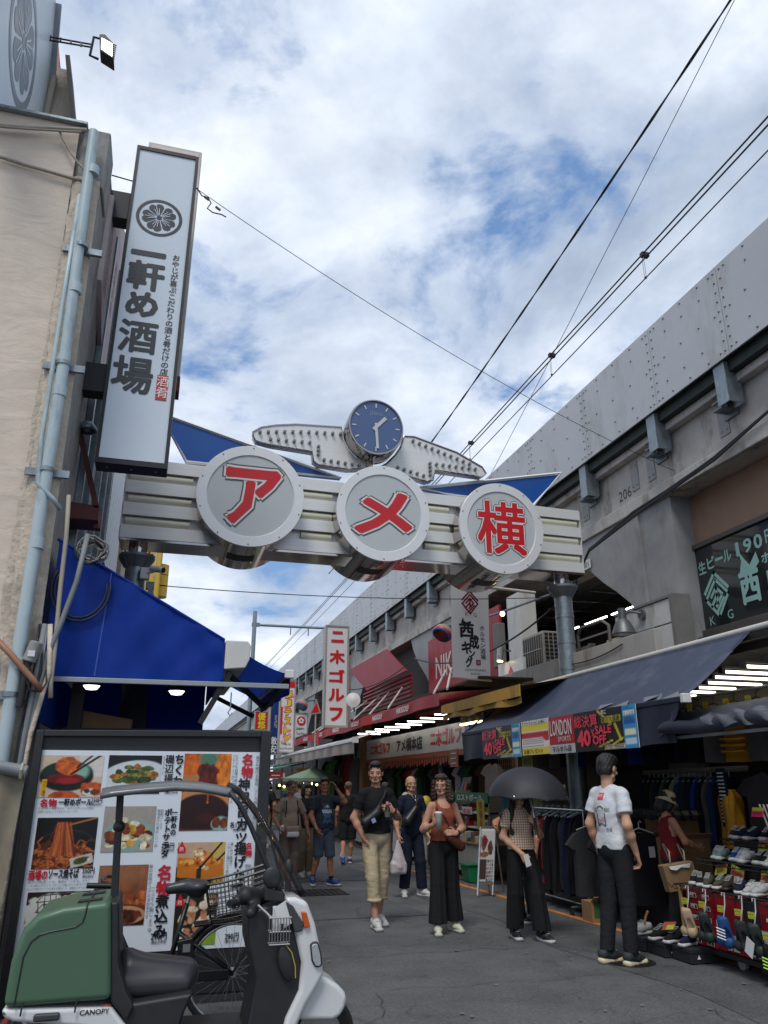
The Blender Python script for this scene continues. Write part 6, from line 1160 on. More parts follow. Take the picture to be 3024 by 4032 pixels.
for z, x0, x1 in ((.655, 5.16, 5.62), (.88, 5.45, 5.85), (1.06, 5.78, 6.2)):
    m = MB().tube([(x0, 4.9, z), (x1, 4.9, z), (x1, 7.5, z), (x0, 7.5, z)], .008, 6, closed=True).tube([(x0, 4.9, z - .04), (x0, 7.5, z - .04)], .006, 6)
    for k in range(26): y = 4.92 + k * .103; m.bar((x0, y, z), (x1, y, z), .005); m.bar((x0, y, z), (x0, y + .05, z - .04), .005); m.bar((x0, y + .05, z - .04), (x0, y + .103, z), .005)
    obj('wire_shelf', m, M_wire, rk, kind='stuff')
obj('base', MB().box(5.2, 6.0, 4.9, 7.5, .10, .14), M_blk, rk); obj('backing', MB().box(5.62, 5.66, 4.9, 7.4, .14, .84), M_dark, rk); obj('backing', MB().box(5.86, 5.9, 4.9, 7.4, .84, 1.04), M_dark, rk)
for x, y in ((5.30, 7.22), (5.34, 6.84), (5.3, 5.6)): obj('caster', MB().cyl((x - .02, y, .05), (x + .02, y, .05), .05, n=16).box(x - .03, x + .03, y - .02, y + .02, .07, .11), mat('caster_grey', S(150, 150, 148), .4), rk)
single('shelf_board', MB().box(5.15, 5.18, 7.41, 7.43, .14, .65), M_kraft, 'thin brown board at the street end of the red shoe boxes', 'board')
n = 0
# red boxes: short ends face the street end of the rack, lids turned to the street
for j in range(5):
    for k in range(2):
        y = 7.38 - k * .19; n += 1; t = thing('shoe_box', f'red shoe box with a white label, {["bottom", "second", "third", "fourth", "top"][j]} of the {["left", "second"][k]} stack under the shoe rack', 'shoe box', (5.38, y - .09, .15 + .098 * j), 'red shoe boxes under the rack'); z = .15 + .098 * j
        obj('carton', MB().box(5.20, 5.55, y - .185, y, z, z + .07), M_rbox, t, bevel=.003); obj('lid', MB().box(5.195, 5.555, y - .188, y + .002, z + .066, z + .095), M_rbox, t, bevel=.003); obj('paper_label', MB().box(5.196, 5.199, y - .16, y - .06, z + .015, z + .058), M_lab, t)
        obj('label_print', MB().box(5.193, 5.195, y - .155, y - .13, z + .02, z + .05).box(5.193, 5.195, y - .12, y - .07, z + .024, z + .03), M_blk, t)
for k in range(11):
    y = 6.99 - k * .10; c = M_rbox if k not in (4, 5, 9, 10) else M_kb
    t = thing('shoe_box', f'{"red" if c is M_rbox else "dark"} shoe box standing upright behind the hanging sandals, {ORD[k]} from the far end', 'shoe box', (5.4, y, .15), 'upright shoe boxes under the rack'); obj('carton', MB().box(5.22, 5.55, y - .095, y - .002, .15, .62), c, t, bevel=.003); obj('lid', MB().box(5.215, 5.556, y - .098, y - .066, .148, .624), c, t, bevel=.003); obj('paper_label', MB().box(5.211, 5.214, y - .088, y - .01 - .02 * (k % 2), .17 + .1 * (k % 3 == 0), .30 + .1 * (k % 3 == 0)), M_lab, t)
# shoes: front shelf, middle shelf, back shelf
UC = dict(black=CL['black'], olive=cloth('olive', (.07, .065, .045)), white=cloth('shoe white', (.42, .42, .41)), navy=CL['navy'], blue=cloth('bright blue', (.015, .045, .2)), mint=cloth('mint', (.16, .23, .23)), greyblue=cloth('grey blue', (.25, .3, .4)), charcoal=CL['charcoal'], brown=cloth('dark brown', (.035, .028, .024)), red=CL['red'])
rowA = [('black', 1, 'w'), ('black', 1, None), ('olive', 0, None), ('olive', 0, None), ('brown', 0, None), ('brown', 0, None), ('navy', 0, None), ('white', 0, None), ('white', 0, None), ('white', 0, None), ('white', 0, None), ('black', 0, None), ('black', 1, None), ('charcoal', 0, None), ('black', 1, 'w')]
for k, (c, run, st) in enumerate(rowA):
    shoe(5.33 + .035 * math.sin(k * 5.1), 7.38 - k * .118 + .02 * math.sin(k * 3.3), .66, R_((38 if k < 6 else 28) + 13 * math.sin(k * 7.7)), UC[c], M_sole if c not in ('brown',) else M_soled, run, M_offw if st else None, f'{UC[c].name[6:]} {"running shoe with stripes" if st else "shoe"} on the front wire shelf, {ORD[k]} from the far end')
rowB = [('mint', None), ('mint', None), ('blue', 'w'), ('greyblue', None), ('white', None), ('black', None), ('black', None), ('white', None), ('black', None), ('charcoal', None)]
for k, (c, st) in enumerate(rowB): shoe(5.62 + .03 * math.sin(k * 4.3), 7.36 - k * .118 + .02 * math.sin(k * 2.1), .89, R_(34 + 14 * math.sin(k * 6.1)), UC[c], M_sole, True, M_offw if st else None, f'{UC[c].name[6:]} running shoe {"with white stripes " if st else ""}on the middle shelf, {ORD[k]} from the far end', lace=M_sole)
rowC = ['charcoal', 'navy', 'navy', 'black', 'white', 'black', 'red', 'white', 'charcoal', 'white']
for k, c in enumerate(rowC): shoe(5.98 + .04 * math.sin(k * 4.9), 7.5 - k * .14, 1.07, R_(30 + 22 * math.sin(k * 5.3)), UC[c], M_sole, True, None, f'{UC[c].name[6:]} shoe on the back shelf of the rack, {ORD[k]} from the far end')
obj_ = single('box_row', MB().box(5.68, 5.84, 5.5, 7.3, .68, .84), M_kb, 'long black shoe box row under the middle shelf', 'shoe box', bevel=.004)
for k, (x, y, z, s_, a) in enumerate(((5.55, 7.25, .80, 1, .2), (5.5, 6.95, .80, 0, -.4), (5.55, 6.6, .80, 0, .1), (5.86, 6.95, 1.03, 1, .1), (5.9, 6.72, 1.05, 1, 0), (5.88, 6.5, 1.03, 0, .2), (6.3, 7.5, 1.32, 2, 0), (5.45, 6.25, .85, 0, 0), (6.2, 6.6, 1.28, 1, .1))):
    t = thing('sale_card', ['red and yellow price card among the olive shoes on the front shelf', 'pink price card lying behind the navy shoes', 'orange price card at the right of the front shelf', 'yellow over red price card above the blue running shoe', 'brown price card at the back right', 'red price card farthest right on the middle shelf', 'pink and yellow price card on a stick above the back shelf', 'pale card near the right edge of the front shelf', 'orange card by the white shoes on the back shelf'][k], 'price card', (x, y, z), 'price cards on the shoe rack')
    r_ = V((.2, -1, a)).normalized(); u_ = V((.35, 0, 1)).normalized(); w_ = .075; obj('card', MB().obox((x, y, z), r_ * w_, u_ * .05, r_.cross(u_).normalized() * .002), [M_tago, M_tagy, M_tagp][s_], t); obj('top_strip', MB().obox(V((x, y, z)) + u_ * .03 + r_.cross(u_).normalized() * .004, r_ * w_ * .98, u_ * .018, r_.cross(u_).normalized() * .001), M_tagy if s_ != 1 else M_tago, t); obj('print', MB().text('¥3900', V((x, y, z)) - u_ * .015 + r_.cross(u_).normalized() * .004, r_, u_, h=.03, w=.1, ext=.001), M_red if s_ == 1 else M_blk, t); obj('stick', MB().bar((x + .01, y, z - .05), (x + .01, y, z - .22), .008), M_wire, t)
# sandals on hooks along the front edge
def slide_mb(s=1):
    return blob([rb((0, 0, -.13), (.045, .018, .135), .017), el((0, 0, -.05), (.047, .02, .06)), el((0, 0, -.22), (.042, .02, .055)), el((0, -.03, -.20), (.05, .04, .05)), neg(el((0, -.012, -.20), (.03, .022, .12)))], .009, .012)
SL = mesh('slide', slide_mb(), M_blk, smooth=True)
M_beig = mat('beige_foam', S(186, 160, 128), .6); M_dgrn = mat('dark_green_foam', (.02, .028, .026), .6); M_azur = mat('azure_foam', S(26, 74, 130), .6)
def sandal(y, m, lab, strap=None, toe=0, x=5.12, z=.56):
    t = thing('sandal', lab, 'sandal', (x, y, z), 'sandals hanging on the rack front')
    obj('hook', MB().tube([(x, y, z + .08), (x, y, z + .10), (x + .03, y, z + .10), (x + .02, y, z), (x - .01, y, z - .10)], .006, 6), M_hang, t)
    for k in (0, 1):
        o = inst('slide', SL, t, (-.02 - .03 * k, .02 - .05 * k, -.10), R_(-70 + 20 * k), m); o.rotation_euler = (R_(12), R_(10 - 20 * k), R_(-75 + 25 * k))
    if strap:
        mm = MB()
        for k in range(4): mm.tube([(x - .06, y + .05, z - .19 - .025 * k), (x - .10, y, z - .18 - .025 * k), (x - .06, y - .06, z - .20 - .025 * k)], .006, 5)
        obj('strap_stripes', mm, strap, t)
    pricetag(t, x - .03, y, z - .03, .07, .055, '¥2900', low=False, right=(.2, -1, 0))
sandal(7.26, M_beig, 'pair of beige foam slides hanging on the rack front, leftmost'); sandal(7.0, M_dgrn, 'pair of black foam clogs hanging on the rack front, second from the far end'); sandal(6.73, M_azur, 'blue slide with white and navy striped strap hanging on the rack front', M_offw); sandal(6.50, CL['charcoal'], 'pair of dark grey slides under an orange price card'); sandal(6.33, M_dgrn, 'dark green slides half cut by the right edge'); sandal(6.18, CL['black'], 'black sandals with lime laces hanging at the right edge', mat('lime_cord', S(170, 225, 60), .5), z=.42)
single('white_swing_tag', MB().obox((5.05, 6.36, .28), (.01, .055, .02), (.005, -.02, .06), (.002, 0, 0)), M_wpl, 'white paper swing tag hanging at the right end of the sandals', 'tag')
# black boxes on the ground with canvas shoes on top
for k, (x, y, w_) in enumerate(((5.06, 7.92, .34), (5.10, 7.60, .34), (5.16, 7.28, .34))):
    t = thing('black_shoe_box', f'black shoe box on the ground in front of the rack, {["left", "middle", "right"][k]} of three', 'shoe box', (x, y, 0), 'black shoe boxes on the ground'); obj('carton', MB().box(x - .16, x + .18, y - .15, y + .15, .012, .13), M_kb, t, bevel=.004); obj('lid', MB().box(x - .165, x + .185, y - .155, y + .155, .10, .135), M_kb, t, bevel=.004); obj('emblem', MB().prism([(x - .10, y - .157, .05), (x - .06, y - .157, .05), (x - .08, y - .157, .085)], (0, -.002, 0)), M_offw, t)
for k, (x, y, c, s_, a) in enumerate(((4.98, 7.92, 'white', M_sole, 15), (5.04, 7.66, 'black', M_sole, 18), (5.08, 7.48, 'black', M_sole, 20), (5.12, 7.30, 'navy', M_sole, 22))): shoe(x, y, .137, R_(a), UC[c], s_, False, None, f'{["white canvas shoe on the left black box", "black canvas shoe next to the white one", "black canvas shoe third along the boxes", "navy canvas shoe on the right black box"][k]}', group='canvas shoes on the black boxes', sc=1.1)
t = thing('ground_tag', 'orange and yellow price tag over the black canvas shoes', 'price card', (5.1, 7.4, .3), 'price cards on the shoe rack'); obj('card', MB().obox((5.02, 7.46, .285), (.02, -.07, .01), (.02, 0, .035), (.002, 0, 0)), M_tago, t); obj('yellow_part', MB().obox((5.012, 7.43, .278), (.015, -.04, .006), (.012, 0, .02), (.001, 0, 0)), M_tagy, t)
single('used_shoe_tree', MB().tube([(5.02, 7.9, .22), (5.05, 7.9, .30), (5.07, 7.88, .36)], .012, 6), M_kraft, 'wooden shoe insert sticking out of the white canvas shoe', 'shoe tree')
# ------------------------------------------------------------------ shops farther down the street
M_yawn = mat('yellow_canvas', S(196, 148, 44), .6, 0, .12, 2, .1, 8, dirt=S(140, 108, 52), ds=3); M_rawn = mat('red_canvas', S(164, 20, 36), .55, 0, .08, 2, .1, 8); M_rcl = mat('red_cladding', S(150, 22, 34), .5, .1, .06, 2); M_greya = mat('taupe_canvas', S(150, 140, 132), .65, 0, .08, 3); M_wawn = mat('white_canvas', S(215, 214, 210), .5, 0, .04, 2)
t = thing('yellow_awning', 'short yellow awning with a sagging valance between the navy and red awnings', 'awning', (5.5, 14, 2.8))
m = MB(); m.grid(lambda u, v: (5.35 + .9 * (1 - v), 11.2 + 3.6 * u, 3.22 - .16 * v), 10, 4); obj('canvas', m, M_yawn, t); obj('fascia', MB().box(5.33, 5.35, 11.2, 14.8, 2.90, 3.08), M_yawn, t)
m = MB(); m.grid(lambda u, v: (5.36 + .03 * math.sin(u * 22), 11.2 + 3.6 * u, 2.90 - .10 * v - .02 * math.sin(u * 13)), 40, 4); obj('valance', m, M_yawn, t, smooth=True)
for k in range(4): obj('bulb_holder', MB().box(5.6, 5.75, 13.3 + .35 * k, 13.4 + .35 * k, 2.72, 2.84), M_blk, t)
single('warm_tube', MB().box(5.6, 5.66, 13.5, 14.5, 2.68, 2.71), M_warm, 'warm yellow strip lamp glowing under the yellow awning', 'tube light')
t = thing('golf_shop_awning', 'long red awning strip with white shop lettering over the golf shop', 'awning', (5.3, 22, 2.9))
m = MB(); m.grid(lambda u, v: (5.3 + 1.2 * (1 - v), 14.8 + 18 * u, 3.45 - .12 * v + .01 * math.sin(u * 60)), 40, 4); obj('canvas', m, M_rawn, t)
m = MB(); m.grid(lambda u, v: (5.29 + .02 * math.sin(u * 70) * v, 14.8 + 18 * u, 3.33 - .25 * v + .02 * math.sin(u * 24)), 90, 4); obj('fascia', m, M_rawn, t, smooth=True)
m = MB()
for y in (17.2, 19.4, 21.8, 24.3, 26.9, 29.6): m.text('NIKIGOLF', (5.265, y, 3.21), NR, Z3, h=.13, w=.95, bold=.04, ext=.004)
obj('lettering', m, M_offw, t)
single('red_knot', MB().box(5.24, 5.3, 27.0, 27.3, 2.9, 3.35), M_rawn, 'bunched red end of the awning strip beside the pink one', 'canvas')
t = thing('white_awning', 'long white roll-out awning with a hanging taupe valance below the red strip', 'awning', (4.9, 25, 2.4))
m = MB(); m.grid(lambda u, v: (4.7 + .9 * (1 - v), 19.45 + 12.2 * u, 2.95 - .28 * v), 16, 4); obj('canvas', m, M_wawn, t); obj('front_bar', MB().box(4.66, 4.72, 19.4, 31.6, 2.62, 2.68), M_wpl, t)
m = MB(); m.grid(lambda u, v: (4.68 + .03 * math.sin(u * 60) * v, 19.45 + 12.1 * u, 2.62 - .27 * v), 80, 3); obj('valance', m, M_greya, t, smooth=True); obj('end_cap', MB().box(4.62, 4.76, 19.3, 19.42, 2.58, 2.72), M_wpl, t)
for k in range(8):
    y = 15.5 + .95 * k; single('shop_tube', MB().box(5.45, 6.1, y, y + .045, 2.96, 2.985), M_tube, f'lit strip tube under the red awning, {ORD[k]} from the near end', 'tube light', 'strip tubes under the red awning')
for k, (yt, yb) in enumerate(((18.6, 14.4), (19.0, 15.2), (22.9, 18.6), (24.4, 20.4), (25.6, 22.2), (27.2, 25.6), (29.0, 27.4), (30.0, 28.6))):
    o = single('awning_rod', MB().tube([(7.0, yt, 4.4), (5.32, yb, 3.36)], .025, 6), M_wrail, f'pale rod from the facade down to the red awning, {ORD[k]} from the near end', 'rod', 'awning support rods')
# red golf facade
t = thing('golf_facade', 'red panelled golf shop facade with large white letters under the viaduct', 'facade', (7.4, 18.5, 3.4))
y = 16.4
while y < 21.2: obj('panel', MB().box(7.4, 7.46, y, y + .46, 3.4, 5.6), M_rcl, t, bevel=.006); y += .47
obj('red_fascia', MB().box(6.9, 7.4, 16.2, 21.3, 3.36, 3.62), M_rcl, t)
obj('lettering', MB().text('NIKI', (7.395, 20.15, 4.72), NR, Z3, h=.62, w=1.5, bold=.03, ext=.006).prism([(7.39, 18.0, 3.62), (7.39, 17.8, 3.62), (7.39, 17.3, 4.25), (7.39, 17.55, 4.25)], (-.004, 0, 0)), mat('cream_letter', S(205, 190, 182), .5), t)
single('wall_speaker', MB().box(7.2, 7.4, 16.1, 16.4, 4.1, 5.1), M_concd, 'grey box fixed at the right end of the red facade', 'box', bevel=.02)
t = thing('red_shutter_panel', 'tilted dark red panel propped over red louvre slats', 'panel', (6.8, 25, 4)); obj('panel', MB().add([(6.6, 28.4, 5.65), (6.6, 23.3, 5.61), (6.6, 21.25, 4.67), (6.6, 25.7, 4.6), (6.66, 28.4, 5.65), (6.66, 23.3, 5.61), (6.66, 21.25, 4.67), (6.66, 25.7, 4.6)], [(0, 1, 2, 3), (7, 6, 5, 4), (0, 4, 5, 1), (1, 5, 6, 2), (2, 6, 7, 3), (3, 7, 4, 0)]), M_rcl, t)
for k in range(9): obj('slat', MB().box(7.1, 7.2, 22.4, 28.2, 3.72 + k * .125, 3.77 + k * .125), M_rcl, t)
t = thing('dark_recess', 'dark recess wall behind the red louvres', 'wall', (7.6, 25, 3.3)); obj('wall', MB().box(8.3, 8.4, 22.6, 60, 0, 6.2), M_dark2, t)
single('red_wall_trim', MB().box(6.4, 6.6, 21.5, 33, 3.5, 3.7), M_rcl, 'red ledge along the foot of the red louvres', 'ledge')
# hanging signs
def boxsign(nm, lab, x0, x1, y, z0, z1, frame, face, d=.25, cat='sign', fw=.05):
    t = thing(nm, lab, cat, ((x0 + x1) / 2, y, z0)); obj('box', MB().box(x0, x1, y + .012, y + d, z0, z1), frame, t, bevel=.01); obj('face', MB().box(x0 + fw, x1 - fw, y, y + .011, z0 + fw, z1 - fw), face, t); obj('frame', MB().box(x0, x0 + fw * .9, y - .02, y + .011, z0, z1).box(x1 - fw * .9, x1, y - .02, y + .011, z0, z1).box(x0 + fw * .9, x1 - fw * .9, y - .02, y + .011, z0, z0 + fw * .9).box(x0 + fw * .9, x1 - fw * .9, y - .02, y + .011, z1 - fw * .9, z1), frame, t); return t
M_fwhite = mat('lightbox_white', S(222, 222, 220), .3, 0, .03, 1); M_fgrey = mat('sign_frame_grey', S(165, 160, 150), .45, .3, .08, 3)
t = boxsign('golf_sign', 'tall white projecting sign with large red vertical golf shop characters', 4.40, 5.11, 22, 3.13, 6.02, M_fgrey, M_fwhite)
m = MB()
for ch, z, h, w_ in (('ニ', 5.68, .34, .38), ('木', 5.10, .40, .46), ('ゴ', 4.55, .38, .46), ('ル', 4.02, .36, .46), ('フ', 3.48, .38, .38)): m.text(ch, (4.76, 21.995, z), X3, Z3, h=h, w=w_, bold=.06, ext=.006)
obj('lettering', m, M_red, t)
single('sign_post', MB().cyl((5.2, 22.3, 3.3), (5.2, 22.3, 5.2), .06), M_wrail, 'pale post right of the tall golf sign', 'post'); 
t = thing('satellite_dish', 'white round satellite dish in front of the red louvres', 'dish', (5.02, 21, 3.6)); obj('dish', MB().lathe([(0, .03), (.1, .02), (.19, -.02), (.2, -.02), (.19, -.04), (0, .0)], (5.02, 21, 3.79), V((-.2, -1, .1)), 24), M_fwhite, t, smooth=True); obj('stem', MB().bar((5.02, 21.03, 3.79), (5.1, 21.2, 3.5), .03), M_blk, t)
t = boxsign('outlet_store_sign', 'white sign with yellow and red slanted characters and pink blossoms', 4.30, 4.90, 30, 2.72, 5.45, M_fgrey, M_fwhite); m, m2 = MB(), MB()
for k, ch in enumerate('ンテストア'[1:] if 0 else 'JJテストア'): m.text(ch, (4.62, 29.995, 4.86 - k * .33), (1, 0, .12), Z3, h=.30, w=.30, bold=.11, ext=.006); m2.text(ch, (4.62, 29.995, 4.86 - k * .33), (1, 0, .12), Z3, h=.24, w=.24, bold=.06, ext=.012)
m.box(4.34, 4.42, 29.985, 29.99, 3.4, 4.4).box(4.62, 4.85, 29.985, 29.99, 5.12, 5.36); obj('red_lettering', m, M_red, t); obj('yellow_lettering', m2, mat('print_yellow', S(232, 200, 50), .4, var=0), t); obj('shop_details', MB().text('アメ横 本店', (4.6, 29.99, 3.03), X3, Z3, h=.09, w=.36, ext=.004).text('03-6770-6858', (4.6, 29.99, 2.88), X3, Z3, h=.07, w=.46, ext=.004), M_blk, t); m = MB(); rr = random.Random(4)
for k in range(12): x, z = rr.uniform(4.38, 4.82), rr.uniform(2.85, 5.3); [m.ball((x + .035 * math.cos(a * 1.257), 29.989, z + .035 * math.sin(a * 1.257)), .03, 6, (1, .05, 1)) for a in range(5)]
obj('blossoms', m, mat('blossom_pink', S(226, 150, 165), .5), t, kind='stuff')
t = boxsign('blue_outlet_sign', 'dark blue sign with white outlet lettering left of the blossom sign', 4.20, 4.62, 32, 2.72, 4.95, M_fgrey, mat('outlet_blue', S(28, 52, 112), .4, 0, .05, 2)); obj('lettering', MB().vtext('激安', (4.37, 31.99, 3.25), X3, Z3, .32, bold=.03, ext=.006).text('OUTLET', (4.45, 31.99, 4.0), (0, 0, -1), X3, h=.09, w=.5, ext=.006), M_offw, t)
t = boxsign('taxfree_sign', 'white tax-free shop sign with a red flower roundel', 5.52, 6.13, 34, 3.15, 4.53, M_fgrey, M_fwhite); o = obj('roundel', MB().cyl((5.83, 33.99, 4.2), (5.83, 33.98, 4.2), .19, n=24), M_red, t); m = MB(); [m.ball((5.83 + .08 * math.cos(a * 1.257 + .3), 33.975, 4.2 + .08 * math.sin(a * 1.257 + .3)), .05, 8, (1, .1, 1)) for a in range(5)]; obj('flower', m, M_offw, o); obj('lettering', MB().text('Japan.', (5.8, 33.99, 3.88), X3, Z3, h=.13, w=.36, bold=.03, ext=.005).text('Tax-free', (5.82, 33.99, 3.68), X3, Z3, h=.12, w=.40, ext=.005).text('Shop', (5.85, 33.99, 3.48), X3, Z3, h=.14, w=.28, ext=.005), M_char, t); obj('red_base', MB().box(5.53, 6.12, 33.97, 34, 3.16, 3.26), M_red, t)
t = boxsign('red_yellow_sign', 'red sign with yellow characters far down the street', 4.05, 4.68, 36, 3.9, 4.75, M_fgrey, M_red); obj('lettering', MB().vtext('優悠', (4.36, 35.99, 4.5), X3, Z3, .36, bold=.04, ext=.006), mat('print_yellow', S(232, 200, 50), .4, var=0), t)
t = boxsign('small_face_sign', 'small white sign with a red roundel below the blue outlet sign', 4.05, 4.3, 33, 2.6, 3.3, M_fgrey, M_fwhite); obj('roundel', MB().cyl((4.17, 32.99, 3.1), (4.17, 32.98, 3.1), .08), M_red, t)
# banner with flame logo
ba = thing('hanging_banner', 'white hanging cloth banner with a red diamond logo and black brush characters', 'banner', (5.5, 13.5, 3.4))
m = MB(); m.grid(lambda u, v: (5.12 + .76 * u - .02 * v, 13.5 + .015 * math.sin(u * 5 + v * 4), 5.24 - .045 * u - 1.77 * v + .01 * math.sin(u * 8) * v), 14, 24); obj('cloth', m, mat('banner_cloth', S(236, 236, 233), .6, 0, .04, 2, .08, 8, thru=.4), ba, smooth=True)
obj('rod', MB().cyl((5.08, 13.52, 5.26), (6.9, 13.52, 5.18), .03, n=10), M_wrail, ba); obj('rod', MB().cyl((5.09, 13.52, 3.47), (5.88, 13.52, 3.43), .02, n=10), M_wrail, ba)
m = MB(); diamond_logo(m, lambda a, b: (5.49 + a * .9, 13.478, 4.88 + b), .19); m.text('K', (5.42, 13.478, 4.66), X3, Z3, h=.08, ext=.002).text('G', (5.585, 13.478, 4.65), X3, Z3, h=.08, ext=.002); obj('red_logo', m, mat('logo_red', S(140, 24, 40), .5, var=0), ba); b = MB()
for ch, x, z, h, w_ in (('西', 5.40, 4.34, .27, .30), ('成', 5.54, 4.13, .27, .21), ('キ', 5.38, 4.02, .24, .19), ('ン', 5.49, 3.91, .15, .13), ('グ', 5.43, 3.75, .20, .15)): b.text(ch, (x, 13.478, z), X3, Z3, h=h, w=w_, bold=.06, ext=.002)
b.prism([(5.30, 13.476, 4.44), (5.30, 13.476, 4.52), (5.335, 13.476, 4.60), (5.35, 13.476, 4.53), (5.40, 13.476, 4.50), (5.50, 13.476, 4.53), (5.48, 13.476, 4.46), (5.4, 13.476, 4.43)], (0, -.002, 0)); b.vtext('ホルモン酒場', (5.71, 13.478, 4.40), X3, Z3, .108, bold=.02, ext=.002); b.text('NISHINARI', (5.55, 13.478, 3.61), X3, Z3, h=.042, w=.40, ext=.002).text('KING', (5.55, 13.478, 3.54), X3, Z3, h=.042, w=.18, ext=.002); obj('black_lettering', b, M_blk, ba); obj('seal', MB().box(5.57, 5.66, 13.474, 13.478, 3.70, 3.80), mat('logo_red', S(140, 24, 40), .5, var=0), ba, bevel=.01); obj('seal_text', MB().text('肉', (5.615, 13.474, 3.75), X3, Z3, h=.06, ext=.002), M_offw, ba)
# triangle sign, lamps
t = thing('triangle_panel', 'white wall panel with a red and white triangle emblem above the yellow awning', 'sign', (6.8, 14.6, 3.3)); obj('panel', MB().box(6.8, 6.86, 14.05, 15.25, 3.15, 4.0), M_fwhite, t); m = MB()
for s_, c in ((.52, 0), (.36, 1), (.24, 0)): obj('emblem', MB().prism([(6.795 - .004 * (.52 - s_) * 20, 14.62 + s_, 3.25), (6.795 - .004 * (.52 - s_) * 20, 14.62 - s_, 3.25), (6.795 - .004 * (.52 - s_) * 20, 14.62, 3.25 + s_ * 1.25)], (-.004, 0, 0)), M_fwhite if c else M_red, t)
t = thing('can_lamp', 'small silver can spotlight lit above the triangle emblem', 'lamp', (6.7, 14.8, 4.2)); obj('can', MB().cyl((6.7, 14.85, 4.30), (6.66, 14.83, 4.02), .07, n=16), M_silver, t); obj('lit_end', MB().cyl((6.66, 14.83, 4.018), (6.659, 14.829, 4.01), .06, n=16), M_warm, t); obj('arm', MB().bar((6.7, 14.85, 4.25), (6.95, 14.9, 4.25), .03), M_galvd, t)
for k, (x, y, z, s_) in enumerate(((6.2, 17, 4.97, 1.0), (5.83, 34, 4.85, 1.15))):
    t = thing('dome_lamp', ['large domed street lamp with red and blue rings under the viaduct beside the white banner', 'domed street lamp with red ring above the tax-free sign'][k], 'lamp', (x, y, z)); ax = V((-.55, -.3, -.75)).normalized(); obj('dome', MB().lathe([(0, -.22 * s_), (.12 * s_, -.19 * s_), (.2 * s_, -.1 * s_), (.235 * s_, 0)], (x, y, z), ax, 24), mat('dome_grey', S(150, 140, 128), .5), t, smooth=True); obj('red_ring', MB().lathe([(.235 * s_, 0), (.245 * s_, .03 * s_), (.235 * s_, .05 * s_)], (x, y, z), ax, 24), M_red, t, smooth=True); obj('blue_ring', MB().lathe([(.235 * s_, .05 * s_), (.225 * s_, .08 * s_), (.19 * s_, .09 * s_)], (x, y, z), ax, 24), mat('ring_blue', S(70, 115, 170), .4), t, smooth=True); obj('lens', MB().lathe([(0, .085 * s_), (.195 * s_, .085 * s_)], (x, y, z), ax, 24), M_dglass, t); obj('stem', MB().bar((x, y, z + .15), (x + .6, y + .3, z + .25), .05), M_galvd, t)
t = thing('warning_triangle', 'small grey triangular road sign far down the street', 'sign', (4.95, 26, 3.8)); obj('plate', MB().prism([(4.7, 26, 3.78), (5.12, 26, 3.85), (4.96, 26, 4.3)], (0, .02, 0)), M_fgrey, t); obj('face', MB().prism([(4.78, 25.995, 3.85), (5.05, 25.995, 3.89), (4.95, 25.995, 4.18)], (0, -.004, 0)), M_red, t); obj('post', MB().cyl((4.95, 26.05, 2.5), (4.95, 26.05, 4.3), .03), M_fgrey, t)
single('hanging_bulb', MB().ball((6.3, 13.8, 4.78), .05, 10), M_warm, 'warm bare bulb glowing under the viaduct left of the steel post', 'bulb', smooth=True)
single('terrace_bulb', MB().ball((8.0, 12.6, 5.35), .035, 8), M_warm, 'small warm bulb glowing right of the post top under the arch', 'bulb', smooth=True)
# golf shop front
t = thing('golf_shop_fascia', 'white shop fascia board with red and black golf shop writing and an orange strip', 'sign', (6.2, 20, 2.2)); obj('board', MB().box(6.2, 6.3, 15.8, 24.1, 2.32, 2.87), mat('fascia_mint_white', S(205, 214, 208), .4, 0, .05, 2), t); obj('orange_strip', MB().box(6.18, 6.3, 15.8, 24.1, 2.20, 2.31), mat('orange_strip', S(160, 76, 40), .5, 0, .1, 3), t); obj('red_lettering', MB().text('ニ木ゴルフ', (6.195, 22.5, 2.58), NR, Z3, h=.34, w=2.1, bold=.05, ext=.006).text('ニ木ゴルフ', (6.195, 17.0, 2.62), NR, Z3, h=.38, w=2.0, bold=.05, ext=.006), M_red, t); obj('black_lettering', MB().text('アメ横本店', (6.195, 19.7, 2.58), NR, Z3, h=.34, w=2.2, bold=.05, ext=.006), M_blk, t)
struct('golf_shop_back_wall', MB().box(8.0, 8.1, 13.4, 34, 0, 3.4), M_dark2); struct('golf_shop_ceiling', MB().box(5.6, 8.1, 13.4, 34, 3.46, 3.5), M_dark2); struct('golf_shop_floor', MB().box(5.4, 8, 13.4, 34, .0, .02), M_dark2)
for y in (24.2, 28.4): single('shop_pillar', MB().box(6.1, 6.4, y, y + .4, 0, 3.4), M_kraft if y < 25 else M_dark2, f'{"tan" if y < 25 else "dark"} pillar at the golf shop front, {"nearer" if y < 25 else "farther"} one', 'pillar', bevel=.01)
M_wd = mat('table_wood', S(140, 105, 70), .6, 0, .15, 4, stretch=(1, 6, 1))
for k, (y0, y1, z) in enumerate(((13.5, 16.2, .62), (16.6, 19.2, .66), (19.6, 23.0, .70))):
    t = thing('display_table', ['low display table of small goods behind the umbrella woman', 'display table behind the man in the dark jumpsuit', 'display table far in the golf shop'][k], 'table', (5.8, y0, 0)); obj('top', MB().box(5.55, 6.15, y0, y1, z - .03, z), M_wd, t, bevel=.006); obj('front_board', MB().box(5.58, 5.60, y0 + .05, y1 - .05, .12, z - .04), mat('pale_board', S(170, 168, 160), .6), t)
    for y in (y0 + .1, y1 - .1):
        for x in (5.62, 6.08): obj('leg', MB().box(x - .02, x + .02, y - .02, y + .02, 0, z - .03), M_galvd, t)
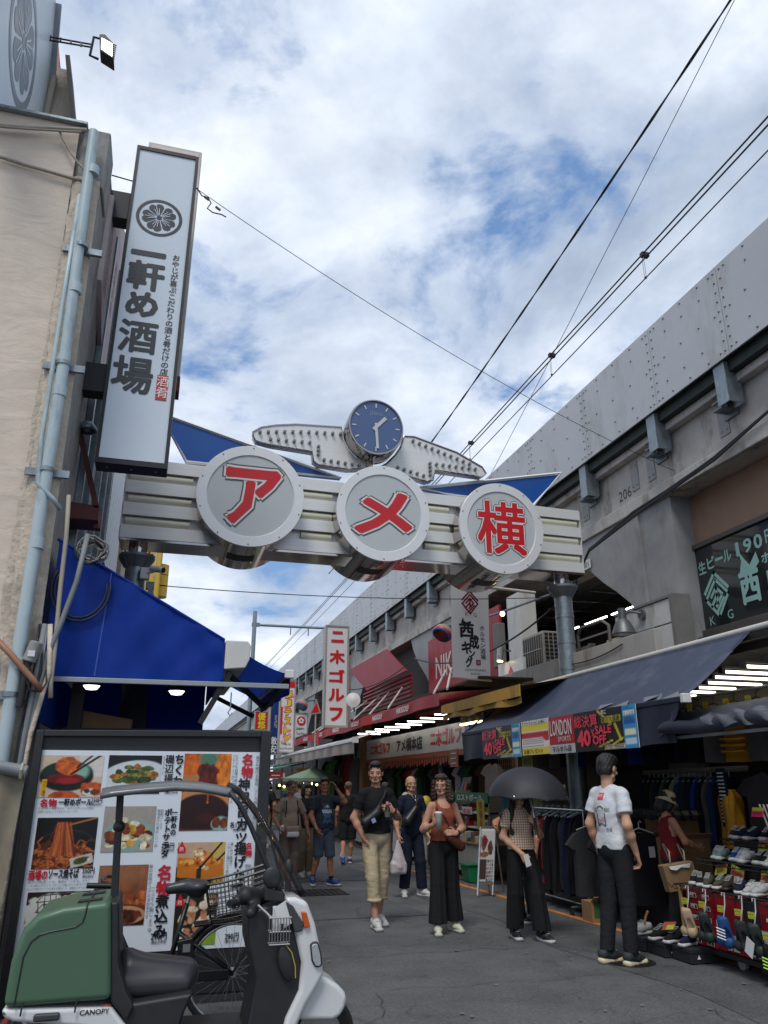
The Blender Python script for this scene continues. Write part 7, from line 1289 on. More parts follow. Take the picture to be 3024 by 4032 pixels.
GC = [('white_goods', S(190, 188, 180)), ('kraft_goods', S(150, 120, 84)), ('yellow_goods', S(206, 180, 60)), ('red_goods', S(160, 40, 40)), ('blue_goods', S(50, 80, 140)), ('dark_goods', (.03, .03, .035)), ('green_goods', S(60, 120, 80)), ('pale_goods', S(205, 200, 190))]
GM = [mat(n_, c, .55, 0, .15, 14) for n_, c in GC]; rr = random.Random(12); GB = {}
def goods(lab, x0, x1, y0, y1, z, n_, hmax=.18, seed=0):
    r = random.Random(seed)
    for k in range(n_):
        y = y0 + (y1 - y0) * (k + .5) / n_; w_, d, h = r.uniform(.08, .2), r.uniform(.08, (y1 - y0) / n_ * .95), r.uniform(.06, hmax); x = r.uniform(x0, x1); m_ = r.randrange(8); cn = GC[m_][0].split('_')[0]
        t = thing('goods_box', f'{cn} packet {lab}, {ORD[k % 18]} from the near end', 'packet', (x, y, z), 'packets ' + lab); obj('packet', MB().box(x - w_ / 2, x + w_ / 2, y - d / 2, y + d / 2, z + .002, z + h), GM[m_], t, bevel=.006); obj('print', MB().box(x - w_ / 2 - .003, x - w_ / 2 - .001, y - d * .3, y + d * .3, z + h * .3, z + h * .75), GM[(m_ + 3) % 8], t)
goods('on the low table behind the umbrella', 5.62, 5.8, 13.55, 16.1, .62, 14, .2, 1); goods('on the middle golf table', 5.62, 5.85, 16.65, 19.1, .66, 14, .3, 2); goods('on the far golf table', 5.62, 5.85, 19.7, 22.9, .70, 16, .35, 3)
sh = thing('golf_ball_shelf', 'shelf unit with a green sign and small boxes of golf balls', 'shelf', (5.9, 14.7, 0))
for z in (1.12, .86): obj('shelf_board', MB().box(5.86, 6.2, 13.9, 15.6, z - .03, z), M_wpl, sh)
for y in (13.9, 15.58): obj('side_panel', MB().box(5.88, 6.2, y, y + .03, .6, 1.5), M_fgrey, sh)
obj('green_board', MB().box(5.85, 5.88, 13.88, 15.6, 1.28, 1.46), mat('sign_green', S(30, 108, 78), .45), sh); obj('lettering', MB().text('ロストボール', (5.845, 14.75, 1.37), NR, Z3, h=.12, w=1.3, bold=.03, ext=.005), M_offw, sh)
goods('on the golf ball shelf', 5.92, 6.05, 13.95, 15.5, 1.12, 10, .14, 5); goods('on the lower golf ball shelf', 5.92, 6.05, 13.95, 15.5, .86, 10, .2, 6)
t = thing('price_board', 'white 220 price board on the golf ball shelf', 'sign', (5.84, 14.9, 1.1)); obj('board', MB().box(5.84, 5.85, 14.65, 15.15, 1.07, 1.2), M_fwhite, t); obj('price', MB().text('1個 220', (5.835, 14.9, 1.13), NR, Z3, h=.09, w=.4, bold=.03, ext=.004), M_red, t)
t = thing('yellow_notice', 'yellow notice with red writing beside the golf ball shelf', 'sign', (5.6, 13.6, .9)); obj('board', MB().box(5.6, 5.605, 13.45, 13.8, .85, 1.35), M_tagy, t); obj('lettering', MB().vtext('特価品', (5.595, 13.62, 1.25), NR, Z3, .14, bold=.03, ext=.004), M_red, t)
t = thing('green_bin', 'green plastic crate on the ground behind the sandwich board', 'crate', (5.5, 13.8, 0)); obj('crate', MB().prism([(5.36, 13.62, .02), (5.62, 13.62, .02), (5.66, 13.62, .28), (5.32, 13.62, .28)], (0, .36, 0)), mat('green_plastic', S(30, 120, 80), .4), t, bevel=.01); obj('rim', MB().box(5.30, 5.68, 13.6, 14.0, .28, .30), mat('green_plastic', S(30, 120, 80), .4), t)
# racks, hanging bags and clothes inside the golf shop: each its own thing
t = thing('wire_grid', 'wire display grid hung with goods at the right end of the golf shop', 'grid', (6.6, 14.5, 1)); m = MB()
for k in range(22): m.bar((6.9, 13.6 + k * .1, 1.2), (6.9, 13.6 + k * .1, 2.3), .008)
for k in range(12): m.bar((6.9, 13.6, 1.2 + k * .1), (6.9, 15.7, 1.2 + k * .1), .008)
obj('wires', m, mat('cream_wire', S(150, 145, 125), .5), t, kind='stuff'); obj('back_panel', MB().box(7.2, 7.25, 13.5, 15.7, .8, 2.4), M_wallsh, t)
rr = random.Random(22); names_ = ['black', 'navy', 'white', 'brown', 'grey', 'charcoal', 'red', 'teal', 'orange', 'green']
for k in range(22):
    y = 16.0 + k * .36; c = names_[rr.randrange(10)]; t = thing('hanging_golf_wear', f'{c} golf top hanging in the dim golf shop, {ORD[k % 18]} {"of the near group" if k < 18 else "of the far group"}', 'shirt', (6.9, y, 1.4), 'tops hanging in the golf shop'); obj('top', place(shirt_mb(.40, .75, .1, .08, k), 6.9, y, 2.05, R_(-50)), CL[c], t, auto=50)
for k in range(9):
    y = 25 + k * .5; c = names_[rr.randrange(10)]; t = thing('hanging_robe', f'long {c} robe hanging at the far stalls, {ORD[k]} from the near end', 'robe', (6.2, y, 1.2), 'long robes at the far stalls'); obj('robe', place(slab_mb(.5, 1.3, .15, k), 6.1 - .05 * (k % 3), y, 2.4, R_(-40)), CL[c], t, smooth=True)
t = thing('surfboard_panel', 'blue rounded board with white script inside the golf shop', 'board', (6.7, 18.9, .9)); obj('board', blob([el((6.7, 18.7, 1.55), (.04, .22, .62))], .04, .02), mat('board_blue', S(44, 92, 120), .4), t, smooth=True)
t = thing('red_bunting', 'row of red hanging paper strips under the orange strip', 'banner', (6.15, 20, 2)); m = MB()
for k in range(40): m.quad((6.16, 16.2 + k * .19, 2.19), (6.16, 16.32 + k * .19, 2.19), (6.15, 16.32 + k * .19, 2.08 - .03 * (k % 3)), (6.15, 16.2 + k * .19, 2.08 - .03 * (k % 3)))
obj('strips', m, mat('orange_strip', S(160, 76, 40), .5), t, kind='stuff')
t = thing('plush_pile', 'pile of yellow and brown wrapped goods behind the man in the black tee', 'goods', (5.7, 17.5, .9)); m = MB(); 
for k in range(8): obj('bundle', blob([el((5.75 + rr.uniform(-.1, .1), 17.2 + k * .22, 1.05 + rr.uniform(0, .3)), (.12, .14, rr.uniform(.12, .2)))], .025, .02), GM[[2, 1, 5, 2, 1, 5, 0, 1][k]], t, smooth=True)
t = thing('leaning_magazines', 'black rack of magazines right of the woman in the brown top', 'rack', (6.2, 15.9, .9)); obj('rack', MB().obox((6.2, 15.9, 1.45), (.02, .3, 0), (.08, 0, .3), (.01, 0, 0)), M_blk, t); [obj('magazine', MB().obox((6.15 + .0 * k, 15.72 + .18 * (k % 3), 1.35 + .22 * (k // 3)), (.004, .07, 0), (.025, 0, .09), (.004, 0, 0)), GM[k], t) for k in range(6)]
t = thing('orange_notice', 'brown notice board hanging at the end of the orange strip', 'sign', (5.95, 15.9, 1.9)); obj('board', MB().box(5.95, 5.97, 15.6, 16.05, 1.95, 2.3), mat('notice_brown', S(150, 92, 70), .5), t); [obj('writing', MB().bar((5.945, 15.68, 2.22 - .1 * k), (5.945, 15.95, 2.22 - .1 * k), .02), M_offw, t) for k in range(3)]
# sandwich board
ab = thing('sandwich_board', 'leaning white A-frame board with red diamond logo, photos and black writing', 'sign', (4.98, 12.0, 0))
P4 = lambda u, v: V((4.83 + .235 * u + .13 * v, 11.98 + .10 * v - .02 * u, .05 + .93 * v))
obj('frame', MB().bar(P4(0, -.02), P4(0, 1), .025).bar(P4(1, -.02), P4(1, 1), .025).bar(P4(0, 1), P4(1, 1), .025).bar(P4(0, .15), P4(1, .15), .03), M_silver, ab); obj('leg', MB().bar(P4(0, .95), P4(0, .95) + V((.25, .35, -.93)), .02).bar(P4(1, .95), P4(1, .95) + V((.25, .35, -.93)), .02), M_silver, ab)
rt_, up_ = (P4(1, 0) - P4(0, 0)).normalized(), (P4(0, 1) - P4(0, 0)).normalized(); nn_ = rt_.cross(up_).normalized()
obj('sheet', MB().prism([P4(.05, .18), P4(.95, .18), P4(.95, .97), P4(.05, .97)], -nn_ * .01), M_fwhite, ab)
pp = Pic(16, 60, (200, 196, 190)); pp.rect(0, .02, .45, .42, (74, 52, 44)); pp.ell(.25, .75, .22, .16, (120, 70, 60), tex=.4, rough=.5); pp.ell(.75, .65, .2, .14, (90, 60, 50), tex=.4, rough=.5); pp.ell(.3, .52, .3, .06, (130, 90, 70), tex=.5, rough=.5); pp.put('food_photo', ab, P4(.06, .19) + nn_ * .002, rt_, up_, .235 * .88, .93 * .76)
m = MB()
for k, s_ in enumerate(('2階でも', 'テーブル席', 'あります', 'お席で', '加熱式たばこ', '吸えます')): m.text(s_, P4(.70, .48 - .055 * k) + nn_ * .006, rt_, up_, h=.04, w=.11, bold=.02, ext=.002)
obj('lettering', m, M_blk, ab); m = MB(); diamond_logo(m, lambda a, b: P4(.35 + a * .9 / .235 * .06 / .2 * .8, .78 + b * .06 / .2) + nn_ * .007, .2); obj('logo', m, mat('logo_red', S(140, 24, 40), .5, var=0), ab)
# parasol, teal awnings and far stalls
M_gcan = mat('olive_green_canvas', S(110, 128, 104), .6, 0, .06, 2); t = thing('green_parasol', 'pale green market parasol behind the walking group', 'parasol', (4.9, 26, 0)); ap = V((4.92, 26, 2.14)); rim = [V((4.9 + 1.02 * math.cos(a), 26 + 1.02 * math.sin(a), 1.80)) for a in [math.pi / 4 * k + .3 for k in range(8)]]
obj('canopy', MB().add([ap] + rim, [(0, 1 + k, 1 + (k + 1) % 8) for k in range(8)]), M_gcan, t); obj('valance', MB().add(rim + [p - Z3 * .10 for p in rim], [(k, (k + 1) % 8, 8 + (k + 1) % 8, 8 + k) for k in range(8)]), M_gcan, t); obj('cap', MB().cyl((4.92, 26, 2.10), (4.92, 26, 2.17), .14, .05), M_gcan, t); obj('pole', MB().cyl((4.92, 26, 0), (4.92, 26, 2.1), .025), M_galvd, t)
for k, (x0, x1, y0, y1, z, dz, m_, lab) in enumerate(((3.9, 5.4, 30, 34, 2.40, -.28, mat('teal_canvas', S(80, 150, 128), .6), 'teal green awning far down the street'), (3.8, 5.3, 36, 42, 2.5, -.4, mat('teal_canvas', S(80, 150, 128), .6), 'second teal awning beyond the first'), (3.6, 4.6, 30, 31, 1.85, -.22, mat('salmon_canvas', S(196, 90, 88), .6), 'small salmon pink awning left of the parasol'), (4.0, 5.2, 29, 29.6, 2.62, -.15, mat('dark_canvas', S(70, 68, 66), .7), 'dark grey rolled awning under the blossom sign'))):
    t = thing('far_awning', lab, 'awning', ((x0 + x1) / 2, y0, z)); obj('canvas', MB().prism([(x0, y0, z + dz), (x1, y0, z), (x1, y0, z - .03), (x0, y0, z + dz - .03)], (0, y1 - y0, 0)), m_, t); obj('valance', MB().box(x0 - .01, x0 + .01, y0, y1, z + dz - .2, z + dz), m_, t); obj('front_edge', MB().bar((x0, y0, z + dz - .03), (x1, y0, z - .03), .04), M_galvd, t)
for k in range(9):
    x = 4.05 + .16 * k; single('string_bulb', MB().ball((x, 27.5, 1.58 - .05 * math.sin(k * .9) + (.06 if k > 6 else 0)), .04, 8), M_warm, f'warm round bulb on the string under the parasol, {ORD[k]} from the far end', 'bulb', 'string bulbs under the parasol', smooth=True)
rr = random.Random(31)
for k in range(16):
    y = 28 + k * 1.6; x = 5.0 + rr.uniform(-.5, .3) + .02 * k; z0 = rr.uniform(1.3, 2.3); c = rr.randrange(8); w_ = rr.uniform(.5, 1.0); cn = GC[c][0].split('_')[0]
    t = thing('stall_sign', f'small {cn} shop sign over the far stalls, {ORD[k]} one going away', 'sign', (x, y, z0), 'signs over the far stalls'); obj('board', MB().box(x - w_ / 2, x + w_ / 2, y, y + .05, z0, z0 + rr.uniform(.15, .4)), GM[c], t); obj('writing', MB().box(x - w_ * .3, x + w_ * .3, y - .01, y - .004, z0 + .05, z0 + .10), GM[(c + 4) % 8], t)
for k in range(6):
    y = 27 + k * 3.2; t = thing('market_stall', f'crowded market stall down the street, {ORD[k]} one going away', 'stall', (5.6, y, 0), 'market stalls down the street'); obj('counter', MB().box(5.2, 6.4, y, y + 2.6, 0, .8), GM[(k * 3) % 8], t); obj('back_panel', MB().box(6.4, 6.5, y, y + 2.6, 0, 2.6), M_dark2, t)
    for j in range(8): obj('crate', MB().box(5.25 + .25 * (j % 2), 5.5 + .25 * (j % 2), y + .3 * (j // 2), y + .26 + .3 * (j // 2), .8, .92 + .05 * (j % 3)), GM[(k + j) % 8], t)
# left side of the street, far: shops and a building closing the view
for k, (x0, x1, y0, y1, h, c, lab) in enumerate(((-6, -.9, 21, 23.5, 3.2, M_wallsh, 'low shop on the left beyond the yellow tower'), (-7, -.7, 26, 34, 3.0, M_tile, 'low white shop row on the left side far down the street'), (-8, .2, 36, 60, 3.0, M_wallsh, 'low cream shop row closing the left side of the street'), (-2, 3.2, 75, 90, 4.5, M_tile, 'pale low building at the far end of the street'), (.8, 3.0, 62, 70, 5.0, M_alu, 'grey corrugated shed at the far end of the street'))):
    t = thing('far_shop', lab, 'building', ((x0 + x1) / 2, y0, 0)); obj('wall', MB().box(x0, x1, y0, y1, 0, h), c, t); obj('roof', MB().box(x0 - .1, x1 + .1, y0 - .1, y1 + .1, h, h + .15), M_alu, t)
    n_ = max(2, int((y1 - y0) / 2.5)); [obj('window', MB().box(x1 + .002, x1 + .03, y0 + (j + .2) * (y1 - y0) / n_, y0 + (j + .8) * (y1 - y0) / n_, 1.0, 2.2), M_dglass, t) for j in range(n_)]; [obj('window', MB().box(x0 + (j + .2) * (x1 - x0) / 4, x0 + (j + .8) * (x1 - x0) / 4, y0 - .03, y0 - .002, 1.0, 2.2), M_dglass, t) for j in range(4)]
for k, (x, y, z, c) in enumerate(((1.55, 30, 2.55, 3), (1.9, 34, 2.7, 2), (2.2, 38, 2.9, 3), (1.2, 24, 2.5, 0))):
    t = thing('left_hanging_sign', ['red sign hanging over the left side of the street', 'yellow sign beyond the red one on the left', 'dark red sign farthest on the left', 'white sign nearest on the left edge of the street'][k], 'sign', (x, y, z)); obj('board', MB().box(x - .35, x + .1, y, y + .1, z - .5, z + .3), GM[c], t); obj('writing', MB().vtext('薬品', (x - .12, y - .006, z + .05), X3, Z3, .3, bold=.03, ext=.004), M_offw, t)
t = thing('catenary_mast', 'grey railway mast with a horizontal arm and hangers beyond the awning', 'mast', (4.2, 40, 0)); obj('pole', MB().cyl((4.23, 40, 0), (4.23, 40, 10.15), .11, n=14), M_galv, t, auto=40); obj('arm', MB().cyl((4.3, 40, 9.44), (9.5, 40, 9.46), .07, n=10), M_galv, t, auto=40); obj('clamp', MB().box(4.1, 4.5, 39.9, 40.1, 9.36, 9.54), M_galvd, t)
for x in (6.13, 7.07): obj('hanger', MB().bar((x, 40, 9.4), (x, 40, 9.0), .05), M_galvd, t)
single('roof_pole', MB().cyl((9.4, 22, 9.0), (9.4, 22, 10.9), .13, n=14), M_galv, 'short grey mast top showing above the viaduct parapet', 'mast')
# ------------------------------------------------------------------ people
from mathutils.bvhtree import BVHTree
SK = dict(fair=S(192, 144, 120), tan=S(186, 136, 108), asian=S(200, 154, 126), warm=S(178, 126, 98))
def skin(k): return mat('skin_' + k, SK[k], .62, 0, .12, 14, .2, 160, spec=.25)
M_eye = mat('eye_dark', (.02, .015, .012), .3, var=0); M_brow = mat('brow_dark', (.03, .022, .018), .8, var=0); M_lip = mat('lip', S(160, 92, 84), .5, var=.05); M_hairk = mat('hair_black', (.013, .011, .011), .42, 0, .4, 90, .5, 120); M_hairb = mat('hair_brown', (.05, .028, .016), .45, 0, .4, 90, .6, 110); M_gls = mat('glasses_dark', (.02, .018, .018), .3, var=0)
def fab(nm, col, rough=.85, **k): return mat('fabric_' + nm, col, rough, 0, .10, 12, .35, 38, spec=.25, **k)
NZ = np.random.RandomState(5)
def folds(amp, f=26, sl=.6, z0=-9, z1=9):
    rs = np.random.RandomState(int(f * 7 + sl * 100)); K = rs.normal(0, 1, (11, 3)) * np.array((15, 15, f)); ph = rs.uniform(0, 6.3, 11)
    def d(p):
        z = p[..., 2]; w = np.clip((z - z0) / .1, 0, 1) * np.clip((z1 - z) / .1, 0, 1); o = 0
        for k_, q in zip(K, ph): s_ = np.sin(p @ k_ + q); o = o + (1 - 2 * np.abs(s_) ** .8) * 12 / (12 + np.linalg.norm(k_) * .5)
        return amp * w * o * .30
    return d
def vfolds(amp, f=50): return lambda p: amp * np.sin(np.arctan2(p[..., 1], p[..., 0] * 1.0) * 9 + p[..., 0] * f) * np.clip((1.0 - p[..., 2]) * 1.5, 0.15, 1)
def hand(w, d, n, th, curl=.5, k=.004):
    """wrist, finger direction, palm normal, thumb side vector; curl 0..1"""
    w, d, n = V(w), V(d).normalized(), V(n).normalized(); n = (n - d * n.dot(d)).normalized(); s_ = d.cross(n); s_ = s_ if s_.dot(V(th)) > 0 else -s_
    P_ = [rc(w + s_ * o * .6, w + d * .085 + s_ * o, .017, .013, k=.01) for o in (-.027, -.009, .009, .027)]
    for i, (o, l) in enumerate(((.030, .072), (.010, .082), (-.010, .076), (-.029, .060))):
        b = w + d * .088 + s_ * o; a1 = curl * .9; a2 = curl * 2.1; d1 = d * math.cos(a1) + n * math.sin(a1); d2 = d * math.cos(a2) + n * math.sin(a2)
        m_ = b + d1 * l * .55; P_ += [rc(b, m_, .0095, .009, k=k), rc(m_, m_ + d2 * l * .5, .009, .007, k=k)]
    t0 = w + d * .025 + s_ * .028; t1 = t0 + (s_ * .7 + d * .6 + n * .3 * curl).normalized() * .042; P_ += [rc(t0, t1, .013, .011, k=.008), rc(t1, t1 + (d * .8 + n * .5 * curl + s_ * .2).normalized() * .032, .011, .009, k=k)]
    return [(f, a, b_, kk, sg) for f, a, b_, kk, sg in P_]
BASE = dict(eL=(-.25, .03, 1.13), wL=(-.26, -.05, .88), eR=(.25, .03, 1.13), wR=(.26, -.05, .88), kL=(-.09, -.02, .50), aL=(-.09, .03, .09), kR=(.09, -.02, .50), aR=(.09, .03, .09))
def person(label, loc, rz=0, H=1.75, pose={}, sk='asian', head=(0, 0), hair='short', hm=None, glasses=None, top=None, sleeve=.55, hem=.92, bottom=None, leg=(.092, .068, .058), cuff=.10, waist=1.02, shoes=None, sole=None, vox=.0085, fat=1., female=False, hands={}, neck=.062, wrinkle=.004, group=None, sock=None, flare=None, topvf=False, belt=False, far=False, bw=.0045):
    j = dict(BASE); j.update(pose); s_ = H / 1.75; t = thing('person', label, 'person', (*loc, 0), group, rz); t.scale = (s_,) * 3
    sw = .150 if female else .170
    SH = {'L': (-sw, .005, 1.410), 'R': (sw, .005, 1.410)}; HP = {'L': (-.085, 0, .93), 'R': (.085, 0, .93)}
    B = [el((0, .0, 1.28), (.15, .10, .2)), el((0, 0, 1.05), (.13 * fat, .10 * fat, .17)), el((0, 0, .93), (.155, .11, .12)), rc((-sw + .03, .005, 1.40), (sw - .03, .005, 1.40), .045 if top is None or sleeve <= 0 else .03, k=.02), rc((0, .02, 1.44), (0, .005, 1.56), .056, .050)]
    for q in 'LR':
        e, w = j['e' + q], j['w' + q]; au = V(SH[q]) - V((0, 0, .012)); B += [rc(au, e, .050 if sleeve <= 0 else .036, .040, k=.02) if sleeve <= 0 else rc(au.lerp(V(e), .25), e, .040, .040, k=.02), rc(e, V(e).lerp(V(w), .35), .040, .038), rc(V(e).lerp(V(w), .35), w, .038, .026)]
        hd = hands.get(q, {}); d = hd.get('d') or (V(w) - V(e)).normalized(); B += hand(w, d, hd.get('n', (-1 if q == 'R' else 1, 0, 0)), hd.get('th', (0, -1, 0)), hd.get('c', .35))
        k_, a_ = j['k' + q], j['a' + q]; ls = .78 if (bottom is not None and cuff < .45) else 1; m_ = V(k_).lerp(V(a_), .35) + V((0, .012 * ls, 0)); B += [rc(HP[q], k_, .085 * ls, .056 * ls, k=.02), rc(k_, m_, .055 * ls, .054 * ls, k=.02), rc(m_, a_, .054 * ls, .036, k=.02)]
    body = blob(B, vox, .035)
    # head, in its own frame, then turned on the neck
    Rm = Matrix.Rotation(R_(head[0]), 3, 'Z') @ Matrix.Rotation(R_(head[1]), 3, 'X'); pv = V((0, .012, 1.545)); hs = 1.06; hv = lambda p: Rm @ (V(p) * hs) + pv
    f = .95 if female else 1.0
    def hrc(a, b_, ra, rb_=None, k=.012): return rc(hv(a), hv(b_), ra * hs, None if rb_ is None else rb_ * hs, k)
    def hel(c, r, k=.012): return el(hv(c), [q * hs for q in r], Rm, k)
    P_ = [hel((0, .012, .118), (.074, .092, .084), .03), hel((0, -.022, .062), (.058 * f, .068, .078), .03), hrc((-.018, -.066, .008), (.018, -.066, .008), .022 * f), hrc((-.05, -.01, .025), (-.02, -.058, .012), .02), hrc((.05, -.01, .025), (.02, -.058, .012), .02), hrc((0, -.082, .098), (0, -.104, .066), .009, .0135, .008), hrc((-.013, -.09, .062), (.013, -.09, .062), .008, k=.006), hrc((-.040, -.076, .112), (.040, -.076, .112), .010, k=.012), hel((-.042, -.066, .066), (.022, .016, .018)), hel((.042, -.066, .066), (.022, .016, .018)),
          neg(hel((-.031, -.093, .094), (.017, .012, .010), .008)), neg(hel((.031, -.093, .094), (.017, .012, .010), .008)), hel((-.031, -.077, .094), (.013, .012, .009), .004), hel((.031, -.077, .094), (.013, .012, .009), .004), hrc((-.016, -.086, .040), (.016, -.086, .040), .008, k=.006), hrc((-.013, -.085, .030), (.013, -.085, .030), .008, k=.006),
          hel((-.074, .012, .082), (.011, .021, .031), .006), hel((.074, .012, .082), (.011, .021, .031), .006), rc((0, .02, 1.46), hv((0, .012, .05)), .054, .052, .02)]
    hb = blob(P_, .0055 if vox < .01 else .009, .02)
    n0 = len(body.v); nf = len(body.f); body.add(hb.v, hb.f)
    o = obj('body', body, [skin(sk), M_eye, M_brow, M_lip], t, smooth=True, local=True)
    inv = Rm.transposed(); mi = [0] * len(body.f)
    if not far:
        for i, fc in enumerate(hb.f):
            c = V((0, 0, 0))
            for q in fc: c += V(hb.v[q])
            c = inv @ (c / 4 - pv) / hs
            if c.y < -.055:
                ax = abs(c.x)
                if abs(ax - .031) < .011 and abs(c.z - .094) < .0052: mi[nf + i] = 1
                elif .012 < ax < .046 and abs(c.z - .113 + (ax - .03) * .05) < .0055: mi[nf + i] = 2
                elif ax < .021 and abs(c.z - .035) < .0065 and c.y < -.08: mi[nf + i] = 3
        o.data.polygons.foreach_set('material_index', mi)
    # hair
    hm = hm or M_hairk; hn = lambda p: .004 * np.sin(p[..., 0] * 140 + p[..., 2] * 60) * np.sin(p[..., 1] * 120 + p[..., 2] * 40)
    cap = [hel((0, .022, .128), (.083, .097, .088), .01)]; face = neg(hel((0, -.105, .055), (.075, .07, .085), .012)); lo = neg(hel((0, .03, -.02), (.12, .13, .062), .012))
    if hair == 'short': HR = cap + [hel((0, -.02, .185), (.062, .07, .032)), face, lo]
    elif hair == 'full': HR = cap + [hel((0, -.01, .175), (.078, .088, .05)), hel((0, .05, .08), (.075, .06, .09)), face, neg(hel((0, .03, -.04), (.12, .13, .062), .012))]
    elif hair == 'bald': HR = [hel((0, .035, .112), (.079, .088, .075), .01), neg(hel((0, -.06, .13), (.10, .085, .14), .01)), lo]
    elif hair == 'curly': HR = cap + [hel((0, .0, .18), (.075, .085, .04)), hrc((-.075, .0, .12), (-.09, .01, -.03), .036, .045), hrc((.08, .0, .12), (.105, .0, -.05), .04, .055), hrc((0, .07, .12), (0, .075, -.06), .07, .08), hrc((-.06, .05, .1), (-.08, .05, -.06), .05, .05), hrc((.06, .05, .1), (.08, .05, -.07), .05, .055), neg(hel((0, -.115, .045), (.062, .075, .082), .01))]; hn = lambda p: .009 * np.sin(p[..., 0] * 95 + p[..., 2] * 70) * np.sin(p[..., 1] * 90 + p[..., 2] * 85)
    elif hair == 'bob': HR = cap + [hel((0, -.05, .15), (.075, .05, .05)), hrc((-.078, -.01, .12), (-.085, .0, .01), .036, .042), hrc((.078, -.01, .12), (.085, .0, .01), .036, .042), hrc((0, .06, .1), (0, .07, .0), .07, .075), neg(hel((0, -.12, .045), (.055, .07, .078), .01))]
    elif hair == 'long': HR = cap + [hrc((-.075, .0, .12), (-.105, -.04, -.10), .036, .045), hrc((-.105, -.04, -.10), (-.11, -.125, -.32), .045, .035), hrc((.075, .0, .12), (.10, -.05, -.12), .036, .05), hrc((.10, -.05, -.12), (.10, -.14, -.36), .05, .035), hrc((0, .06, .12), (0, .09, -.32), .07, .09), neg(hel((0, -.115, .045), (.05, .07, .085), .01))]
    elif hair == 'tied': HR = cap + [face, lo, hel((0, .11, .13), (.035, .04, .035))]
    elif hair == 'cap': HR = [hel((0, .02, .125), (.083, .10, .08), .01), neg(hel((0, 0, .05), (.14, .14, .06), .008)), hel((0, -.10 * 1, .12), (.07, .06, .010), .01)]; hn = None
    else: HR = cap + [face, lo]
    if hair != 'none': obj('cap' if hair == 'cap' else 'hair', blob(HR, .007 if vox < .01 else .010, .02, hn), hm, t, smooth=True, local=True)
    if glasses:
        m = MB()
        for sx in (-1, 1): m.tube([hv((sx * .031 + .022 * math.cos(a), -.104 + .006 * abs(math.cos(a)), .092 + .017 * math.sin(a))) for a in [2 * math.pi * k / 14 for k in range(14)]], .0022 if glasses == 'thick' else .0012, 5, closed=True); m.bar(hv((sx * .053, -.10, .096)), hv((sx * .077, .01, .098)), .003)
        m.bar(hv((-.009, -.105, .095)), hv((.009, -.105, .095)), .003); obj('glasses', m, M_gls, t, local=True)
    T_ = None
    if top is not None:
        bust = [el((-.06, -.075, 1.27), (.065, .055, .065)), el((.06, -.075, 1.27), (.065, .055, .065))] if female else []
        P_ = [el((0, .0, 1.27), (sw - .01, .128, .21)), el((0, -.012 * fat, 1.08), (.158 * fat, .125 * fat, .20)), rb((0, -.004, .97), (.158 * max(1, fat * .97), .115 * fat, .10), .08), rc((0, .005, 1.445), (-sw + .03, .005, 1.415), .05, .052), rc((0, .005, 1.445), (sw - .03, .005, 1.415), .05, .052)] + bust
        if sleeve > 0:
            for q in 'LR':
                a = V(SH[q]); e = V(j['e' + q]); a = a - V((0, 0, .012)); P_ += [rc(a, a.lerp(e, .3), .058, .062, k=.035), rc(a.lerp(e, .3), a.lerp(e, sleeve), .062, .068, k=.02)]
        else: P_ = P_[:3] + [rc((-sw + .075, .005, 1.40), (sw - .075, .005, 1.40), .055)] + bust
        cuts = [(V(SH[q]).lerp(V(j['e' + q]), sleeve), (V(j['e' + q]) - V(SH[q])).normalized()) for q in 'LR'] if sleeve > 0 else []
        def cut(p):
            c = np.maximum(hem - p[..., 2], p[..., 2] - 1.53)
            for o_, d in cuts:
                q_ = p - np.array(o_); g = q_ @ np.array(d); near = (np.linalg.norm(q_ - g[..., None] * np.array(d), axis=-1) < .088) & (np.abs(g) < .14); c = np.where(near, np.maximum(c, g), c)
            nk = neck - np.linalg.norm((p - np.array((0, -.012, 1.515))) / np.array((1, 1, 1 if sleeve > 0 else .55)), axis=-1)
            if sleeve <= 0: nk = np.maximum(nk, .085 - np.linalg.norm((p - np.array((0, -.06, 1.46))) / np.array((1, 1, 1.25)), axis=-1))
            return np.maximum(c, nk)
        T_ = blob(P_, vox, .04, vfolds(.004, 60) if topvf else folds(wrinkle, 24, .7), cut); obj('top', T_, top, t, smooth=True, local=True)
    if bottom is not None:
        P_ = [el((0, .0, .93), (.162 * max(1, fat * .93), .122 * fat, .13)), rb((0, 0, .98), (.142 * fat, .104 * fat, .06), .05)]; cz = []
        for q in 'LR':
            h, k_, a_ = V(HP[q]), V(j['k' + q]), V(j['a' + q]); r0, r1, r2 = leg
            tt = max(.02, min(1, (k_.z - cuff) / max(.01, k_.z - a_.z)))
            P_ += [rc(h, k_, r0, r1, k=.014)]
            if cuff < k_.z: P_ += [rc(k_, k_.lerp(a_, tt), r1, r2, k=.012)]
        wl = waist
        fo = vfolds(.008, 44) if flare else folds(bw, 34, .9, -1, .86)
        obj('trousers' if cuff < .45 else 'shorts', blob(P_, vox, .03, fo, lambda p: np.maximum(cuff - p[..., 2], p[..., 2] - wl)), bottom, t, smooth=True, local=True)
        if belt:
            m = MB(); m.tube([(.165 * fat * math.cos(a), .125 * fat * math.sin(a), wl - .01) for a in [2 * math.pi * k / 28 for k in range(28)]], .017, 6, closed=True); obj('belt', m, M_blk, t, smooth=True, local=True)
            if cuff > .2 and cuff < .45: 
                m = MB()
                for q in 'LR':
                    c = V(j['k' + q]).lerp(V(j['a' + q]), (j['k' + q][2] - cuff) / (j['k' + q][2] - j['a' + q][2])); m.tube([c + V((leg[2] * 1.02 * math.cos(a), leg[2] * 1.02 * math.sin(a), .02)) for a in [2 * math.pi * k / 20 for k in range(20)]], .02, 6, closed=True)
                obj('turn_up', m, bottom, t, smooth=True, local=True)
